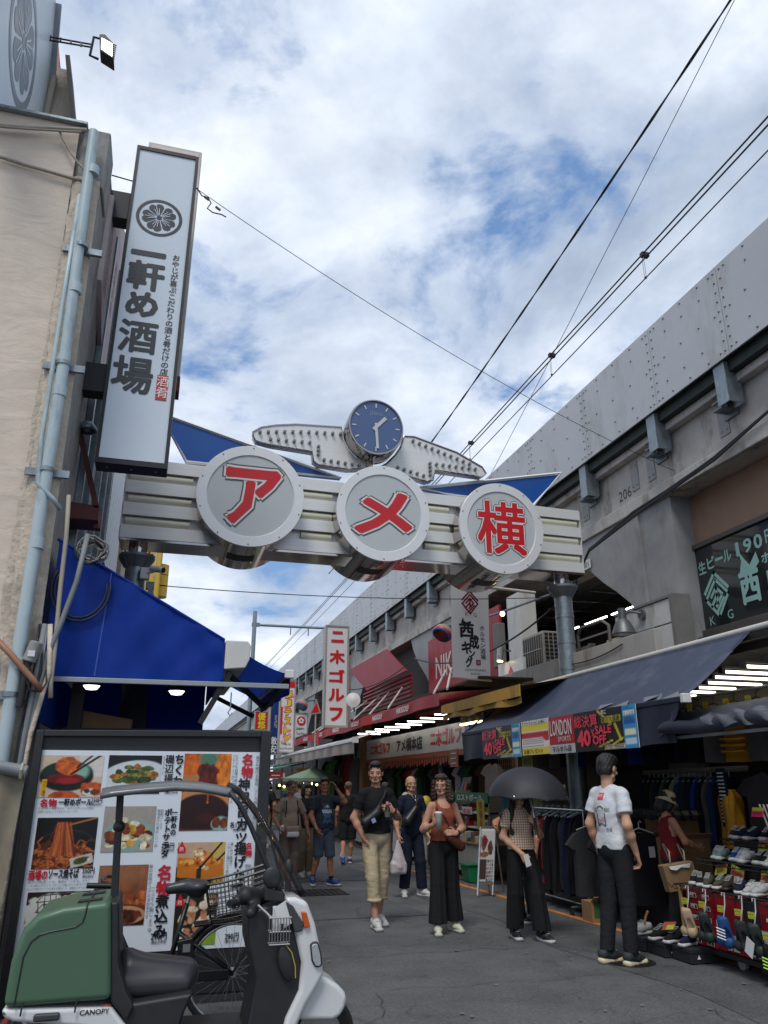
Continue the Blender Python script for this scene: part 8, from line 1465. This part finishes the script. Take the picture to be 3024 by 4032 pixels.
    if shoes is not None:
        for q in 'LR':
            a_ = V(j['a' + q]); dr = j.get('f' + q, (0, -1)); ang = math.atan2(dr[1], dr[0]) - math.pi; pit = j.get('p' + q, 0)
            o = bpy.data.objects.new('shoe', UP); COL.objects.link(o); o.parent = t; o.location = a_ + V((dr[0] * .05, dr[1] * .05, -.088)); o.rotation_euler = (0, R_(pit), ang); o.scale = (1.0, 1.1, 1.12); o.material_slots[0].link = 'OBJECT'; o.material_slots[0].material = shoes; inst('sole', SR, o, m=sole or M_sole)
            m = MB()
            for k in range(4): xx = -.05 + k * .026; m.bar((xx, -.022, .084 + k * .009), (xx + .004, .022, .084 + k * .009), .007, .005)
            obj('laces', m, sole or M_sole, o, local=True)
            if sock: obj('sock', MB().cyl(a_ + V((0, 0, -.03)), a_ + (V(j['k' + q]) - a_) * .16, .041, .043, 14), sock, t, local=True)
    bv = BVHTree.FromPolygons([V(v) for v in T_.v], T_.f) if T_ else None
    M4 = Matrix.Translation((*loc, 0)) @ Matrix.Rotation(rz, 4, 'Z') @ Matrix.Scale(s_, 4)
    return t, bv, (lambda p: M4 @ V(p)), hv
def on_front(bv, x, z, off=.006, side=-1):
    h = bv.ray_cast(V((x, side * 1, z)), V((0, -side, 0)))[0]; return V((x, (h.y if h else side * .1) + side * off, z))
def strap(t, bv, p, q, m, r=.016, n=16, nm='bag_strap', back=True):
    pts = [on_front(bv, p[0] + (q[0] - p[0]) * k / n, p[1] + (q[1] - p[1]) * k / n, .008) for k in range(n + 1)]
    mb = MB()
    for i in range(n): mb.bar(pts[i], pts[i + 1], .005, r * 2, up=(0, 1, 0)) if 0 else mb.tube([pts[i], pts[i + 1]], r * .55, 6)
    obj(nm, mb, m, t, smooth=True, local=True)
def decal(t, bv, mb, m, nm='shirt_print', side=-1, off=.005):
    q = MB(); q.f = mb.f; q.v = [tuple(on_front(bv, x, z, off + (-y), side)) for x, y, z in mb.v]; return obj(nm, q, m, t, local=True)
def flat(fn):  # print geometry drawn in the x-z plane
    m = MB(); fn(m); return m
F_blk = fab('black', (.012, .012, .013)); F_khaki = fab('khaki', S(188, 172, 140)); F_navy = fab('navy', (.013, .018, .035)); F_slate = fab('slate', (.032, .042, .055)); F_denim = fab('denim', (.075, .095, .13)); F_rust = fab('rust brown', S(138, 74, 54)); F_wt = fab('white', S(208, 211, 214)); F_taupe = fab('taupe', S(165, 142, 122)); F_mar = fab('maroon', S(104, 26, 30)); F_dk = fab('dark', (.016, .017, .02)); F_olive = fab('olive khaki', S(140, 126, 100)); F_tp = fab('taupe trousers', S(130, 112, 98))
M_leath = mat('brown_leather', S(84, 44, 34), .4, 0, .15, 10); M_bagb = mat('black_nylon', (.014, .014, .016), .5, 0, .15, 20); M_shw = mat('shoe_pale_grey', S(198, 198, 196), .6, 0, .1, 20); M_shb = mat('shoe_blue', (.012, .035, .22), .6, 0, .1, 20); M_shc = mat('shoe_cream', S(206, 204, 176), .6, 0, .1, 20)
# 1 tall man in black
t, bv, W_, hv = person('tall man in black tee and rolled khaki trousers holding a bottle, bag across his chest', (2.69, 9.95), R_(8), 1.86, dict(eL=(-.26, .05, 1.14), wL=(-.175, -.05, .93), eR=(.275, .02, 1.15), wR=(.13, -.20, 1.22), kL=(-.085, -.10, .52), aL=(-.06, -.14, .09), kR=(.10, .03, .50), aR=(.09, .13, .09), fL=(-.15, -1), fR=(.1, -1)), 'fair', (-28, 8), 'short', M_hairk, None, F_blk, .62, .99, F_khaki, (.094, .072, .064), .27, 1.0, M_shw, None, belt=True, bw=.0075, hands={'L': dict(d=(.3, -.1, -1), c=.2), 'R': dict(d=(-.8, -.3, .25), n=(-.2, .9, 0), th=(0, 0, 1), c=.75)}, wrinkle=.005)
strap(t, bv, (.10, 1.44), (-.13, 1.14), M_bagb, .03); obj('cross_bag', blob([rc((-.20, -.15, 1.10), (-.06, -.17, 1.20), .055, .05), rc((-.10, -.17, 1.18), (-.03, -.16, 1.26), .03)], .01, .03), M_bagb, t, smooth=True, local=True); obj('bag_label', MB().obox((-.125, -.222, 1.12), (.022, 0, .01), (-.01, 0, .022), (0, .002, 0)), mat('pale_blue_patch', S(150, 165, 200), .5), t, local=True)
decal(t, bv, flat(lambda m: m.prism([(-.02, 0, 1.26), (.05, 0, 1.26), (.07, 0, 1.29), (.03, 0, 1.28), (.02, 0, 1.32), (.0, 0, 1.29), (-.03, 0, 1.30)], (0, .001, 0))), mat('shirt_print_teal', S(130, 160, 160), .6))
b = W_((.035, -.245, 1.215)); k = thing('bottle', 'dark bottle with a pink cap held by the tall man in black', 'bottle', tuple(b - V((0, 0, .12)))); obj('glass', MB().lathe([(0, -.10), (.032, -.10), (.034, -.05), (.034, .03), (.02, .06), (.016, .08)], b, Z3, 16), mat('dark_bottle', (.02, .025, .022), .08, spec=.7), k, smooth=True); obj('cap', MB().cyl(b + Z3 * .08, b + Z3 * .115, .018), mat('pink_cap', S(215, 150, 150), .4), k); obj('label', MB().lathe([(.0345, -.06), (.0345, .0)], b, Z3, 16), mat('bottle_label', S(90, 95, 90), .5), k)
obj('wristwatch', MB().cyl((.155, -.19, 1.215), (.14, -.195, 1.218), .032), M_bagb, t, local=True)
# 2 woman with cup
t, bv, W_, hv = person('woman in rust tank top and wide black trousers holding an iced drink, looking left', (3.38, 9.42), R_(4), 1.70, dict(eL=(-.25, .03, 1.13), wL=(-.20, -.16, 1.19), eR=(.275, .03, 1.13), wR=(.10, -.17, 1.09), kL=(-.11, -.06, .52), aL=(-.15, -.12, .09), kR=(.10, .02, .5), aR=(.12, .02, .09), fL=(-.35, -1), fR=(.15, -1)), 'fair', (-38, 6), 'curly', M_hairb, 'thin', F_rust, 0, 1.0, F_blk, (.10, .10, .118), .12, 1.06, M_shc, None, female=True, flare=True, neck=.075, hands={'L': dict(d=(.05, -.75, .5), n=(1, 0, 0), th=(0, 0, 1), c=.7), 'R': dict(d=(-1, -.25, .1), n=(0, .9, -.3), th=(0, 0, 1), c=.3)}, wrinkle=.002)
strap(t, bv, (-.11, 1.38), (.09, 1.08), M_leath, .02); obj('crossbody_bag', blob([rc((.02, -.15, 1.04), (.17, -.13, .94), .05, .06)], .01, .02), M_leath, t, smooth=True, local=True); obj('smart_watch', MB().cyl((.125, -.155, 1.095), (.14, -.145, 1.097), .029), M_bagb, t, local=True)
b = W_((-.165, -.25, 1.24)); k = thing('drink_cup', 'clear iced drink cup with white lid and straw held by the woman in rust', 'cup', tuple(b - V((0, 0, .1)))); obj('cup', MB().lathe([(0, -.09), (.032, -.09), (.045, .08)], b, Z3, 18), mat('clear_cup', S(215, 220, 215), .1, var=0, alpha=.55), k, smooth=True); obj('drink', MB().lathe([(0, -.085), (.031, -.085), (.038, .01), (0, .01)], b, Z3, 18), mat('green_tea', S(120, 130, 90), .3), k, smooth=True); obj('lid', MB().lathe([(0, .10), (.03, .10), (.048, .085), (.048, .078), (0, .078)], b, Z3, 18), M_wpl, k); obj('straw', MB().cyl(b + V((0, 0, .05)), b + V((.01, 0, .17)), .006, n=8), M_kraft, k)
# 3 woman under the umbrella
F_chk = fab('beige check', S(178, 152, 128)); nt = F_chk.node_tree; ck_ = nt.nodes.new('ShaderNodeTexWave'); ck_.inputs['Scale'].default_value = 11; ck2 = nt.nodes.new('ShaderNodeTexWave'); ck2.bands_direction = 'Z'; ck2.inputs['Scale'].default_value = 11; tc_ = nt.nodes.new('ShaderNodeTexCoord'); ad_ = nt.nodes.new('ShaderNodeMath'); rp_ = nt.nodes.new('ShaderNodeValToRGB')
for w_ in (ck_, ck2): nt.links.new(tc_.outputs['Object'], w_.inputs['Vector'])
nt.links.new(ck_.outputs['Fac'], ad_.inputs[0]); nt.links.new(ck2.outputs['Fac'], ad_.inputs[1]); ad_.operation = 'MULTIPLY'; nt.links.new(ad_.outputs[0], rp_.inputs[0]); rp_.color_ramp.elements[0].color = (*S(176, 140, 118), 1); rp_.color_ramp.elements[1].color = (*S(224, 210, 188), 1); rp_.color_ramp.elements[0].position = .15; rp_.color_ramp.elements[1].position = .5; nt.links.new(rp_.outputs[0], nt.nodes['Principled BSDF'].inputs['Base Color'])
t, bv, W_, hv = person('woman with long dark hair in checked top walking under a black umbrella', (4.06, 8.72), R_(-6), 1.60, dict(eL=(-.22, .02, 1.14), wL=(-.06, -.19, .96), eR=(.25, -.02, 1.16), wR=(.15, -.18, 1.28), kL=(-.10, .02, .5), aL=(-.10, .10, .09), kR=(.13, -.10, .5), aR=(.17, -.12, .09), fR=(.35, -1)), 'asian', (5, 12), 'long', M_hairk, None, F_chk, .6, 1.0, F_blk, (.095, .092, .11), .12, 1.04, M_bagb, M_sole, female=True, flare=True, hands={'L': dict(d=(.35, -.35, -.8), n=(.7, .6, 0), th=(0, -1, 0), c=.3), 'R': dict(d=(-.5, -.4, .5), n=(-.6, .6, 0), th=(0, 0, 1), c=.8)}, wrinkle=.004)
b = W_((-.02, -.26, .89)); single('phone', MB().obox(b, (.03, 0, .01), (.0, .004, .0), (-.015, 0, .06)), M_wpl, 'pale phone in the lowered hand of the woman under the umbrella', 'phone', bevel=.004)
um = thing('umbrella', 'black parasol umbrella with a scalloped edge held over the woman in checked top', 'umbrella', (4.17, 8.66, 1.2)); A_ = V((4.17, 8.66, 1.80)); ax = V((.02, -.06, 1)).normalized(); n = 64; m = MB(); m.v.append(tuple(A_)); _, u1, w1 = basis(ax)
for j in range(1, 9):
    tj = j / 8; r = .47 * math.sin(tj * 1.36) / math.sin(1.36)
    for q in range(n):
        a = 2 * math.pi * q / n; dip = abs(math.sin(a * 4)); rr_ = r * (1 - .035 * dip * tj); h = -.335 * (1 - math.cos(tj * 1.36)) / (1 - math.cos(1.36)) * (1 - .06 * dip * tj); m.v.append(tuple(A_ + (u1 * math.cos(a) + w1 * math.sin(a)) * rr_ + ax * h))
m.f += [(0, 1 + q, 1 + (q + 1) % n) for q in range(n)] + [(1 + j * n + q, 1 + (j + 1) * n + q, 1 + (j + 1) * n + (q + 1) % n, 1 + j * n + (q + 1) % n) for j in range(7) for q in range(n)]
obj('canopy', m, mat('umbrella_black', (.022, .024, .03), .6, 0, .1, 8), um, smooth=True); last = [V(p) for p in m.v[-n:]]; m = MB(); r = random.Random(3)
for q in range(n): p = last[q]; m.ball(p - Z3 * .008, .014, 6)
obj('frill', m, M_bagb, um, kind='stuff'); hd = W_((.11, -.25, 1.31)); obj('shaft', MB().tube([A_, hd, hd - (A_ - hd) * .25], .007, 8), M_silver, um); obj('tip', MB().cyl(A_, A_ + ax * .04, .008), M_bagb, um); obj('handle', MB().cyl(hd + (A_ - hd) * .08, hd - (A_ - hd) * .2, .016, n=10), M_bagb, um)
for q in range(8): a = math.pi / 4 * q; obj('rib', MB().tube([A_ - ax * .02] + [tuple(V(m_) - ax * .006) for m_ in [A_ + (u1 * math.cos(a) + w1 * math.sin(a)) * (.47 * math.sin(tj * 1.36) / math.sin(1.36)) - ax * (.335 * (1 - math.cos(tj * 1.36)) / (1 - math.cos(1.36))) for tj in (.3, .6, .95)]], .003, 5), M_silver, um)
# 4 young man in white tee, seen from behind
t, bv, W_, hv = person('young man in white printed tee and dark trousers standing with his back turned', (4.44, 7.38), R_(104), 1.88, dict(eL=(-.235, .05, 1.14), wL=(-.21, -.06, .90), eR=(.235, .05, 1.14), wR=(.24, -.05, .90), kL=(-.085, -.02, .5), kR=(.09, .03, .5), aL=(-.09, .0, .09), aR=(.10, .10, .09), fL=(.15, -1), fR=(0, -1)), 'asian', (14, 16), 'full', M_hairk, None, F_wt, .62, .93, F_dk, (.094, .072, .062), .10, 1.0, mat('shoe_dark_grey', (.03, .036, .036), .7), M_cream2, hands={'L': dict(c=.8, n=(.5, .8, 0)), 'R': dict(c=.8, n=(-.5, .8, 0))}, wrinkle=.006)
decal(t, bv, flat(lambda m: m.grid(lambda u, v: (-.035 + .07 * u, 0, 1.36 + .06 * v), 6, 4)), mat('print_pink', S(216, 70, 84), .6), side=1); mm = MB(); mm.text('東京', (0, 0, 1.395), (-1, 0, 0), Z3, h=.03, w=.055, ext=0); decal(t, bv, mm, M_offw, side=1, off=.008)
mm = MB(); [mm.tube([(.035 * math.cos(a), 0, 1.23 + .022 * math.sin(a) + dz) for a in [math.pi * k / 8 for k in range(9)]], .004, 4) for dz in (.05, -.10)]; mm.text('上野', (.07, 0, 1.27), (-1, 0, 0), Z3, h=.035, w=.05, ext=0).text('御徒町', (-.07, 0, 1.27), (-1, 0, 0), Z3, h=.035, w=.05, ext=0).text('横丁', (.07, 0, 1.10), (-1, 0, 0), Z3, h=.035, w=.05, ext=0).text('市場', (-.07, 0, 1.10), (-1, 0, 0), Z3, h=.035, w=.05, ext=0); mm.bar((-.045, 0, 1.13), (-.045, 0, 1.24), .006).bar((.045, 0, 1.13), (.045, 0, 1.24), .006); decal(t, bv, mm, mat('print_charcoal', S(80, 82, 86), .6, var=0), side=1, off=.004); mm = MB(); mm.text('ロンドン', (0, 0, 1.18), (-1, 0, .35), (-.35, 0, 1), h=.05, w=.10, bold=.03, ext=0); decal(t, bv, mm, mat('print_pink', S(216, 70, 84), .6), side=1, off=.007)
# 5 man in navy jumpsuit
t, bv, W_, hv = person('balding man with glasses in dark navy work suit, chest bag and a white carrier bag', (3.92, 12.37), R_(10), 1.72, dict(eL=(-.27, .03, 1.13), wL=(-.28, -.08, .88), kL=(-.10, .0, .5), aL=(-.13, .03, .09), kR=(.11, -.06, .5), aR=(.15, -.04, .09), fL=(-.4, -1), fR=(.45, -1)), 'asian', (-8, 2), 'bald', M_hairk, 'thin', F_navy, .6, .90, F_navy, (.10, .085, .08), .12, 1.02, M_shw, M_sole, fat=1.05, hands={'L': dict(c=.9)})
strap(t, bv, (.09, 1.44), (-.08, 1.20), M_leath, .02); obj('chest_bag', blob([rc((-.16, -.17, 1.10), (-.02, -.18, 1.28), .075, .045)], .011, .02), mat('dark_green_nylon', (.018, .024, .022), .4), t, smooth=True, local=True); decal(t, bv, flat(lambda m: m.prism([(-.03, 0, 1.47), (.05, 0, 1.47), (.02, 0, 1.38)], (0, .001, 0))), M_offw, 'undershirt')
b = W_((-.29, -.1, .80)); k = thing('carrier_bag', 'white plastic carrier bag with pink contents in the hand of the man in navy', 'bag', tuple(b - V((0, 0, .45)))); obj('bag', blob([rc(b - Z3 * .36, b - Z3 * .02, .085, .018), rb(b - Z3 * .37, (.125, .06, .085), .04), rc(b - Z3 * .3 + V((.06, 0, 0)), b + V((.012, 0, 0)), .05, .012), rc(b - Z3 * .3 - V((.06, 0, 0)), b - V((.012, 0, 0)), .05, .012)], .012, .02, folds(.008, 40)), mat('white_plastic_bag', S(215, 205, 205), .35, 0, .05, 10, alpha=.85), k, smooth=True); obj('contents', blob([el(b - Z3 * .36, (.085, .06, .07))], .015), mat('pink_contents', S(205, 140, 150), .5), k, smooth=True)
# 6 man on the phone
t, bv, W_, hv = person('man in glasses and slate tee with badge print, holding a phone to his ear', (2.86, 14.03), R_(12), 1.70, dict(eR=(.36, -.10, 1.36), wR=(.18, -.12, 1.58), eL=(-.26, -.02, 1.13), wL=(-.20, -.16, .92), kL=(-.10, -.02, .5), aL=(-.16, .08, .12), kR=(.10, -.06, .5), aR=(.14, -.06, .09), fL=(-.3, -1), fR=(.6, -1), pL=-12), 'warm', (-14, 4), 'short', M_hairk, 'thick', F_slate, .66, .88, F_denim, (.105, .088, .085), .46, 1.0, M_shb, M_sole, fat=1.12, sock=F_dk, hands={'R': dict(d=(-.5, .1, .8), n=(-.9, 0, -.3), th=(0, -1, 0), c=.4), 'L': dict(c=.5)})
mm = MB(); mm.add([(0, 0, 1.22)] + [(.085 * math.cos(a), 0, 1.21 + .12 * math.sin(a)) for a in [2 * math.pi * k / 20 for k in range(20)]], [(0, 1 + k, 1 + (k + 1) % 20) for k in range(20)]).prism([(-.05, 0, 1.12), (.05, 0, 1.12), (.09, 0, 1.0), (.03, 0, 1.03), (0, 0, .99), (-.03, 0, 1.03), (-.09, 0, 1.0)], (0, .001, 0)); decal(t, bv, mm, mat('print_badge_blue', S(60, 90, 130), .6)); mm = MB(); mm.text('VEGAS', (0, 0, 1.205), X3, Z3, h=.06, w=.19, bold=.06, ext=0); mm.prism([(-.04, 0, 1.27), (.04, 0, 1.27), (.02, 0, 1.29), (0, 0, 1.31), (-.02, 0, 1.29)], (0, .001, 0)); decal(t, bv, mm, M_offw, off=.009); mm = MB(); mm.bar((-.11, 0, 1.36), (-.06, 0, 1.30), .004, .03, up=(0, 1, 0)).bar((.06, 0, 1.02), (.12, 0, .97), .004, .03, up=(0, 1, 0)); decal(t, bv, mm, M_red)
strap(t, bv, (-.11, 1.42), (-.135, 1.2), M_bagb, .02); single('phone', MB().obox(W_((.105, -.08, 1.62)), (.004, 0, 0), (0, .035, .01), (0, -.015, .07)), M_bagb, 'dark phone at the ear of the man in the slate tee', 'phone', bevel=.004)
# 7 man walking away
t, bv, W_, hv = person('man in black tee, shorts and brown cap walking away, blue shoes', (4.12, 17.6), R_(172), 1.66, dict(kR=(.10, .02, .5), aR=(.13, .28, .2), aL=(-.06, -.05, .09), pR=55), 'warm', (0, 0), 'cap', mat('cap_brown', S(96, 82, 70), .8), None, F_blk, .6, .86, F_dk, (.115, .105, .11), .52, 1.0, M_shb, M_sole, fat=1.2, vox=.011, sock=F_wt)
# 8 woman in pleated top
t, bv, W_, hv = person('woman with glasses in pleated taupe top carrying a two-tone shoulder bag', (2.27, 14.0), R_(10), 1.66, dict(eL=(-.29, .02, 1.14), wL=(-.25, -.14, .98), eR=(.30, .02, 1.12), wR=(.33, -.06, .87)), 'warm', (22, 2), 'tied', M_hairb, 'thick', F_taupe, .7, .84, F_tp, (.11, .09, .08), .10, 1.0, M_shw, None, fat=1.2, female=True, neck=.085, topvf=True, hands={'L': dict(c=.7)})
strap(t, bv, (-.10, 1.42), (-.13, 1.15), M_bagb, .018); strap(t, bv, (.10, 1.42), (.10, .98), M_bagb, .018); obj('shoulder_bag', blob([rb((-.02, -.22, .92), (.13, .035, .085), .04)], .011), mat('taupe_leather', S(150, 128, 116), .5), t, smooth=True, local=True); obj('bag_flap', blob([rb((-.02, -.235, .865), (.115, .03, .05), .03)], .011), M_wpl, t, smooth=True, local=True); single('tissue', MB().obox(W_((-.22, -.20, .95)), (.03, 0, .01), (0, .01, .02), (.0, -.01, .045)), M_wpl, 'crumpled white tissue in the hand of the woman in pleated taupe', 'tissue', bevel=.006)
# 9 woman half hidden
person('woman with dark bobbed hair and khaki trousers half hidden behind the man on the phone', (2.78, 15.3), R_(15), 1.62, {}, 'asian', (10, 0), 'bob', M_hairk, None, F_dk, .9, .9, F_olive, (.11, .085, .075), .12, 1.0, M_shw, None, female=True, vox=.011)
# 10 shopper in bucket hat
t, bv, W_, hv = person('woman in maroon sleeveless top and beige bucket hat bending over the shoes', (5.62, 8.15), R_(80), 1.52, dict(eL=(-.22, -.10, 1.16), wL=(-.10, -.32, 1.08), eR=(.22, -.10, 1.16), wR=(.10, -.34, 1.08)), 'warm', (0, 24), 'bob', M_hairk, None, F_mar, 0, .85, F_dk, female=True, shoes=M_bagb, hands={'L': dict(c=.5), 'R': dict(c=.5)})
obj('bucket_hat', MB().lathe([(0, .235), (.06, .232), (.088, .205), (.096, .14), (.15, .085), (.148, .080), (.09, .135)], hv((0, .01, 0)), hv((0, 0, 1)) - hv((0, 0, 0)), 24), mat('hat_beige', S(186, 166, 128), .85, 0, .1, 10, .2, 60), t, smooth=True, local=True)
k = thing('tote_bag', 'tan tote bag with a white lace band beside the woman in maroon', 'bag', (5.4, 7.75, .56)); obj('bag', MB().prism([(5.20, 7.72, .80), (5.56, 7.70, .84), (5.60, 7.70, .66), (5.52, 7.72, .57), (5.26, 7.72, .54)], (0, .1, 0)), mat('tote_tan', S(140, 112, 80), .8, 0, .08, 8), k, bevel=.01); obj('lace', MB().prism([(5.26, 7.70, .79), (5.52, 7.69, .82), (5.50, 7.69, .775), (5.40, 7.69, .785), (5.34, 7.69, .755), (5.27, 7.69, .765)], (0, .006, 0)), M_wpl, k)
for x in (5.30, 5.48): obj('handle', MB().tube([(x, 7.73, .81), (x + .02, 7.76, .93), (x + .05, 7.9, 1.0), (x + .05, 7.8, .83)], .009, 6), M_cable, k, smooth=True)
# 11 person behind the umbrella
person('person in black with an elbow out, mostly hidden behind the black umbrella', (4.55, 9.75), R_(-60), 1.60, dict(eL=(-.36, -.10, 1.24), wL=(-.20, -.30, 1.18)), 'warm', (0, 0), 'short', M_hairk, None, F_dk, .6, .9, F_dk, shoes=M_bagb, vox=.011)
# 12 far crowd
rr = random.Random(14)
for k, (x, y, rz_, top_, hair_, hm_, lab) in enumerate(((2.6, 21, 175, F_dk, 'short', M_hairk, 'person in black jacket with a white word on the back, behind the menu board edge'), (2.95, 22.5, 180, F_dk, 'cap', mat('hat_beige', S(186, 166, 128), .85), 'person in a pale sun hat walking away down the street'), (3.55, 20.5, 170, mat('fabric_striped_vest', S(104, 112, 124), .8, 0, .3, 30), 'short', M_hairk, 'person in a grey-blue patterned vest walking away'), (3.2, 24, 10, F_dk, 'bob', M_hairk, 'dark-haired person walking toward the camera far down the street'), (2.4, 25, 5, F_slate, 'short', M_hairk, 'person in slate grey far down the street near the left'), (3.9, 24.5, 190, F_navy, 'short', M_hairk, 'person in navy by the green parasol'), (2.9, 28, 170, F_wt, 'short', M_hairk, 'person in white deep in the crowd'), (3.3, 30, 180, F_dk, 'bob', M_hairk, 'person in black deepest in the crowd'), (4.6, 16.3, 170, F_slate, 'short', M_hairk, 'person with grey top behind the raised arm of the man on the phone'))):
    t, bv, W_, hv = person(lab, (x, y), R_(rz_), 1.6 + rr.uniform(0, .1), dict(aL=(-.09, .12, .09), aR=(.09, -.12, .09)), 'warm', (0, 0), hair_, hm_, None, top_, .6, .9, [F_dk, F_olive, F_denim][k % 3], vox=.017, far=True, shoes=M_shw if k % 2 else M_bagb, group='people far down the street')
    if k == 0: mm = MB(); mm.text('FIRST', (0, 0, 1.38), (-1, 0, 0), Z3, h=.07, w=.24, bold=.04, ext=0); decal(t, bv, mm, M_offw, side=1)
# ------------------------------------------------------------------ overhead wires
def wire(lab, a, b_, s_, r=.012, nm='overhead_wire', n=24): return single(nm, MB().tube(sag(a, b_, s_, n), r, 6), M_cblk, lab, 'wire', smooth=True)
w1 = sag((8.5, 4.5, 15.0), (8.5, 42, 13.0), .7, 60); m = MB()
for ph in (0, math.pi):
    m.tube([p + V((math.cos(i * 1.3 + ph), 0, math.sin(i * 1.3 + ph))) * .016 for i, p in enumerate(w1)], .017, 6)
single('overhead_wire', m, M_cblk, 'thick twisted cable crossing the sky on the right, leftmost of the railway lines', 'wire', smooth=True)
wire('thin wire crossing behind the railway lines and falling steeply to the viaduct', (8.5, 5, 15.6), (8.5, 20, 9.6), .05, .008)
for dx in (0, .09): wire(['upper', 'lower'][dx > 0] + ' one of the paired railway feeder wires on the right', (8.5 + dx, 4, 11.72 - dx * .4), (8.5 + dx, 90, 11.66), .1, .017, n=40)
wire('single contact wire below the paired railway feeder wires', (8.5, 4, 11.16), (8.5, 90, 10.95), .1, .013, n=40)
for k, y in enumerate((11.0, 15.0, 20.4)):
    t = thing('wire_clamp', f'dark clamp with a thin dropper on the paired railway wires, {["nearest", "middle", "farthest"][k]}', 'clamp', (8.5, y, 11.6)); obj('clamp', MB().box(8.46, 8.63, y - .05, y + .05, 11.62, 11.72), M_blk, t, bevel=.01); obj('dropper', MB().tube([(8.5, y - .02, 11.62), (8.5, y - .02, 11.12)], .005, 5).tube([(8.5, y + .03, 11.62), (8.5, y + .03, 11.12)], .005, 5), M_galvd, t); obj('ferrule', MB().ball((8.5, y, 11.12), .03, 6), M_blk, t)
wire('thin slack cable running from the tall sign across the sky to the viaduct', (-.18, 8.1, 8.66), (8.0, 10.2, 6.55), .25, .0045)
t = thing('cable_joint', 'kinked cable joint with two rusty ferrules beside the tall sign', 'cable', (.1, 8.2, 8.4)); obj('loop', MB().tube([(-.17, 8.1, 8.67), (-.10, 8.12, 8.58), (-.02, 8.13, 8.58), (.02, 8.13, 8.50), (-.02, 8.14, 8.42), (.05, 8.15, 8.38), (.16, 8.18, 8.40), (.22, 8.2, 8.39)], .008, 6), M_cblk, t, smooth=True)
for p in ((-.07, 8.12, 8.575), (.08, 8.13, 8.46)): obj('ferrule', MB().bar(p, V(p) + V((.06, 0, -.04)), .022), M_rust, t)
wire('thin guy wire strung across the street below the gateway discs', (-.2, 11.75, 4.42), (6.5, 12.0, 4.72), .1, .007)
wire('short wire from the beige building to the tall sign', (-1.1, 7.6, 8.18), (-.9, 8.1, 8.58), .0, .008)
m = MB(); rr = random.Random(6)
for k in range(7): m.tube([(7.0 + .05 * rr.random(), 12.2, 4.95 + .04 * rr.random()), (7.2, 12.4, 5.2 + rr.uniform(-.05, .05)), (7.45, 12.3, 5.75 + rr.uniform(-.05, .05)), (7.6, 11.0, 6.05 + rr.uniform(-.06, .06)), (7.75, 9.0, 6.28 + rr.uniform(-.05, .05)), (7.8, 7.4, 6.62), (7.85, 4, 6.9)], .014, 6)
single('cable_bundle', m, M_cblk, 'bundle of black cables sweeping up under the concrete girder on the right', 'cable', smooth=True, kind='stuff')
single('cable_knot', MB().tube([(7.35 + .08 * math.cos(k * 1.1), 12.6, 5.95 - k * .04) for k in range(16)], .012, 6), M_cblk, 'tangle of cables on the girder corner above the gateway end', 'cable', smooth=True)
wire('cable from the steel post back to the golf facade', (6.5, 12.1, 4.55), (6.3, 19.5, 4.75), .45, .018); wire('second cable slung from the golf facade to the tall golf sign', (6.3, 19.5, 4.75), (5.2, 22.2, 4.2), .2, .012)
wire('loose black cable lying along the balcony wall', (6.66, 10.3, 3.62), (6.66, 12.0, 3.55), .06, .01)
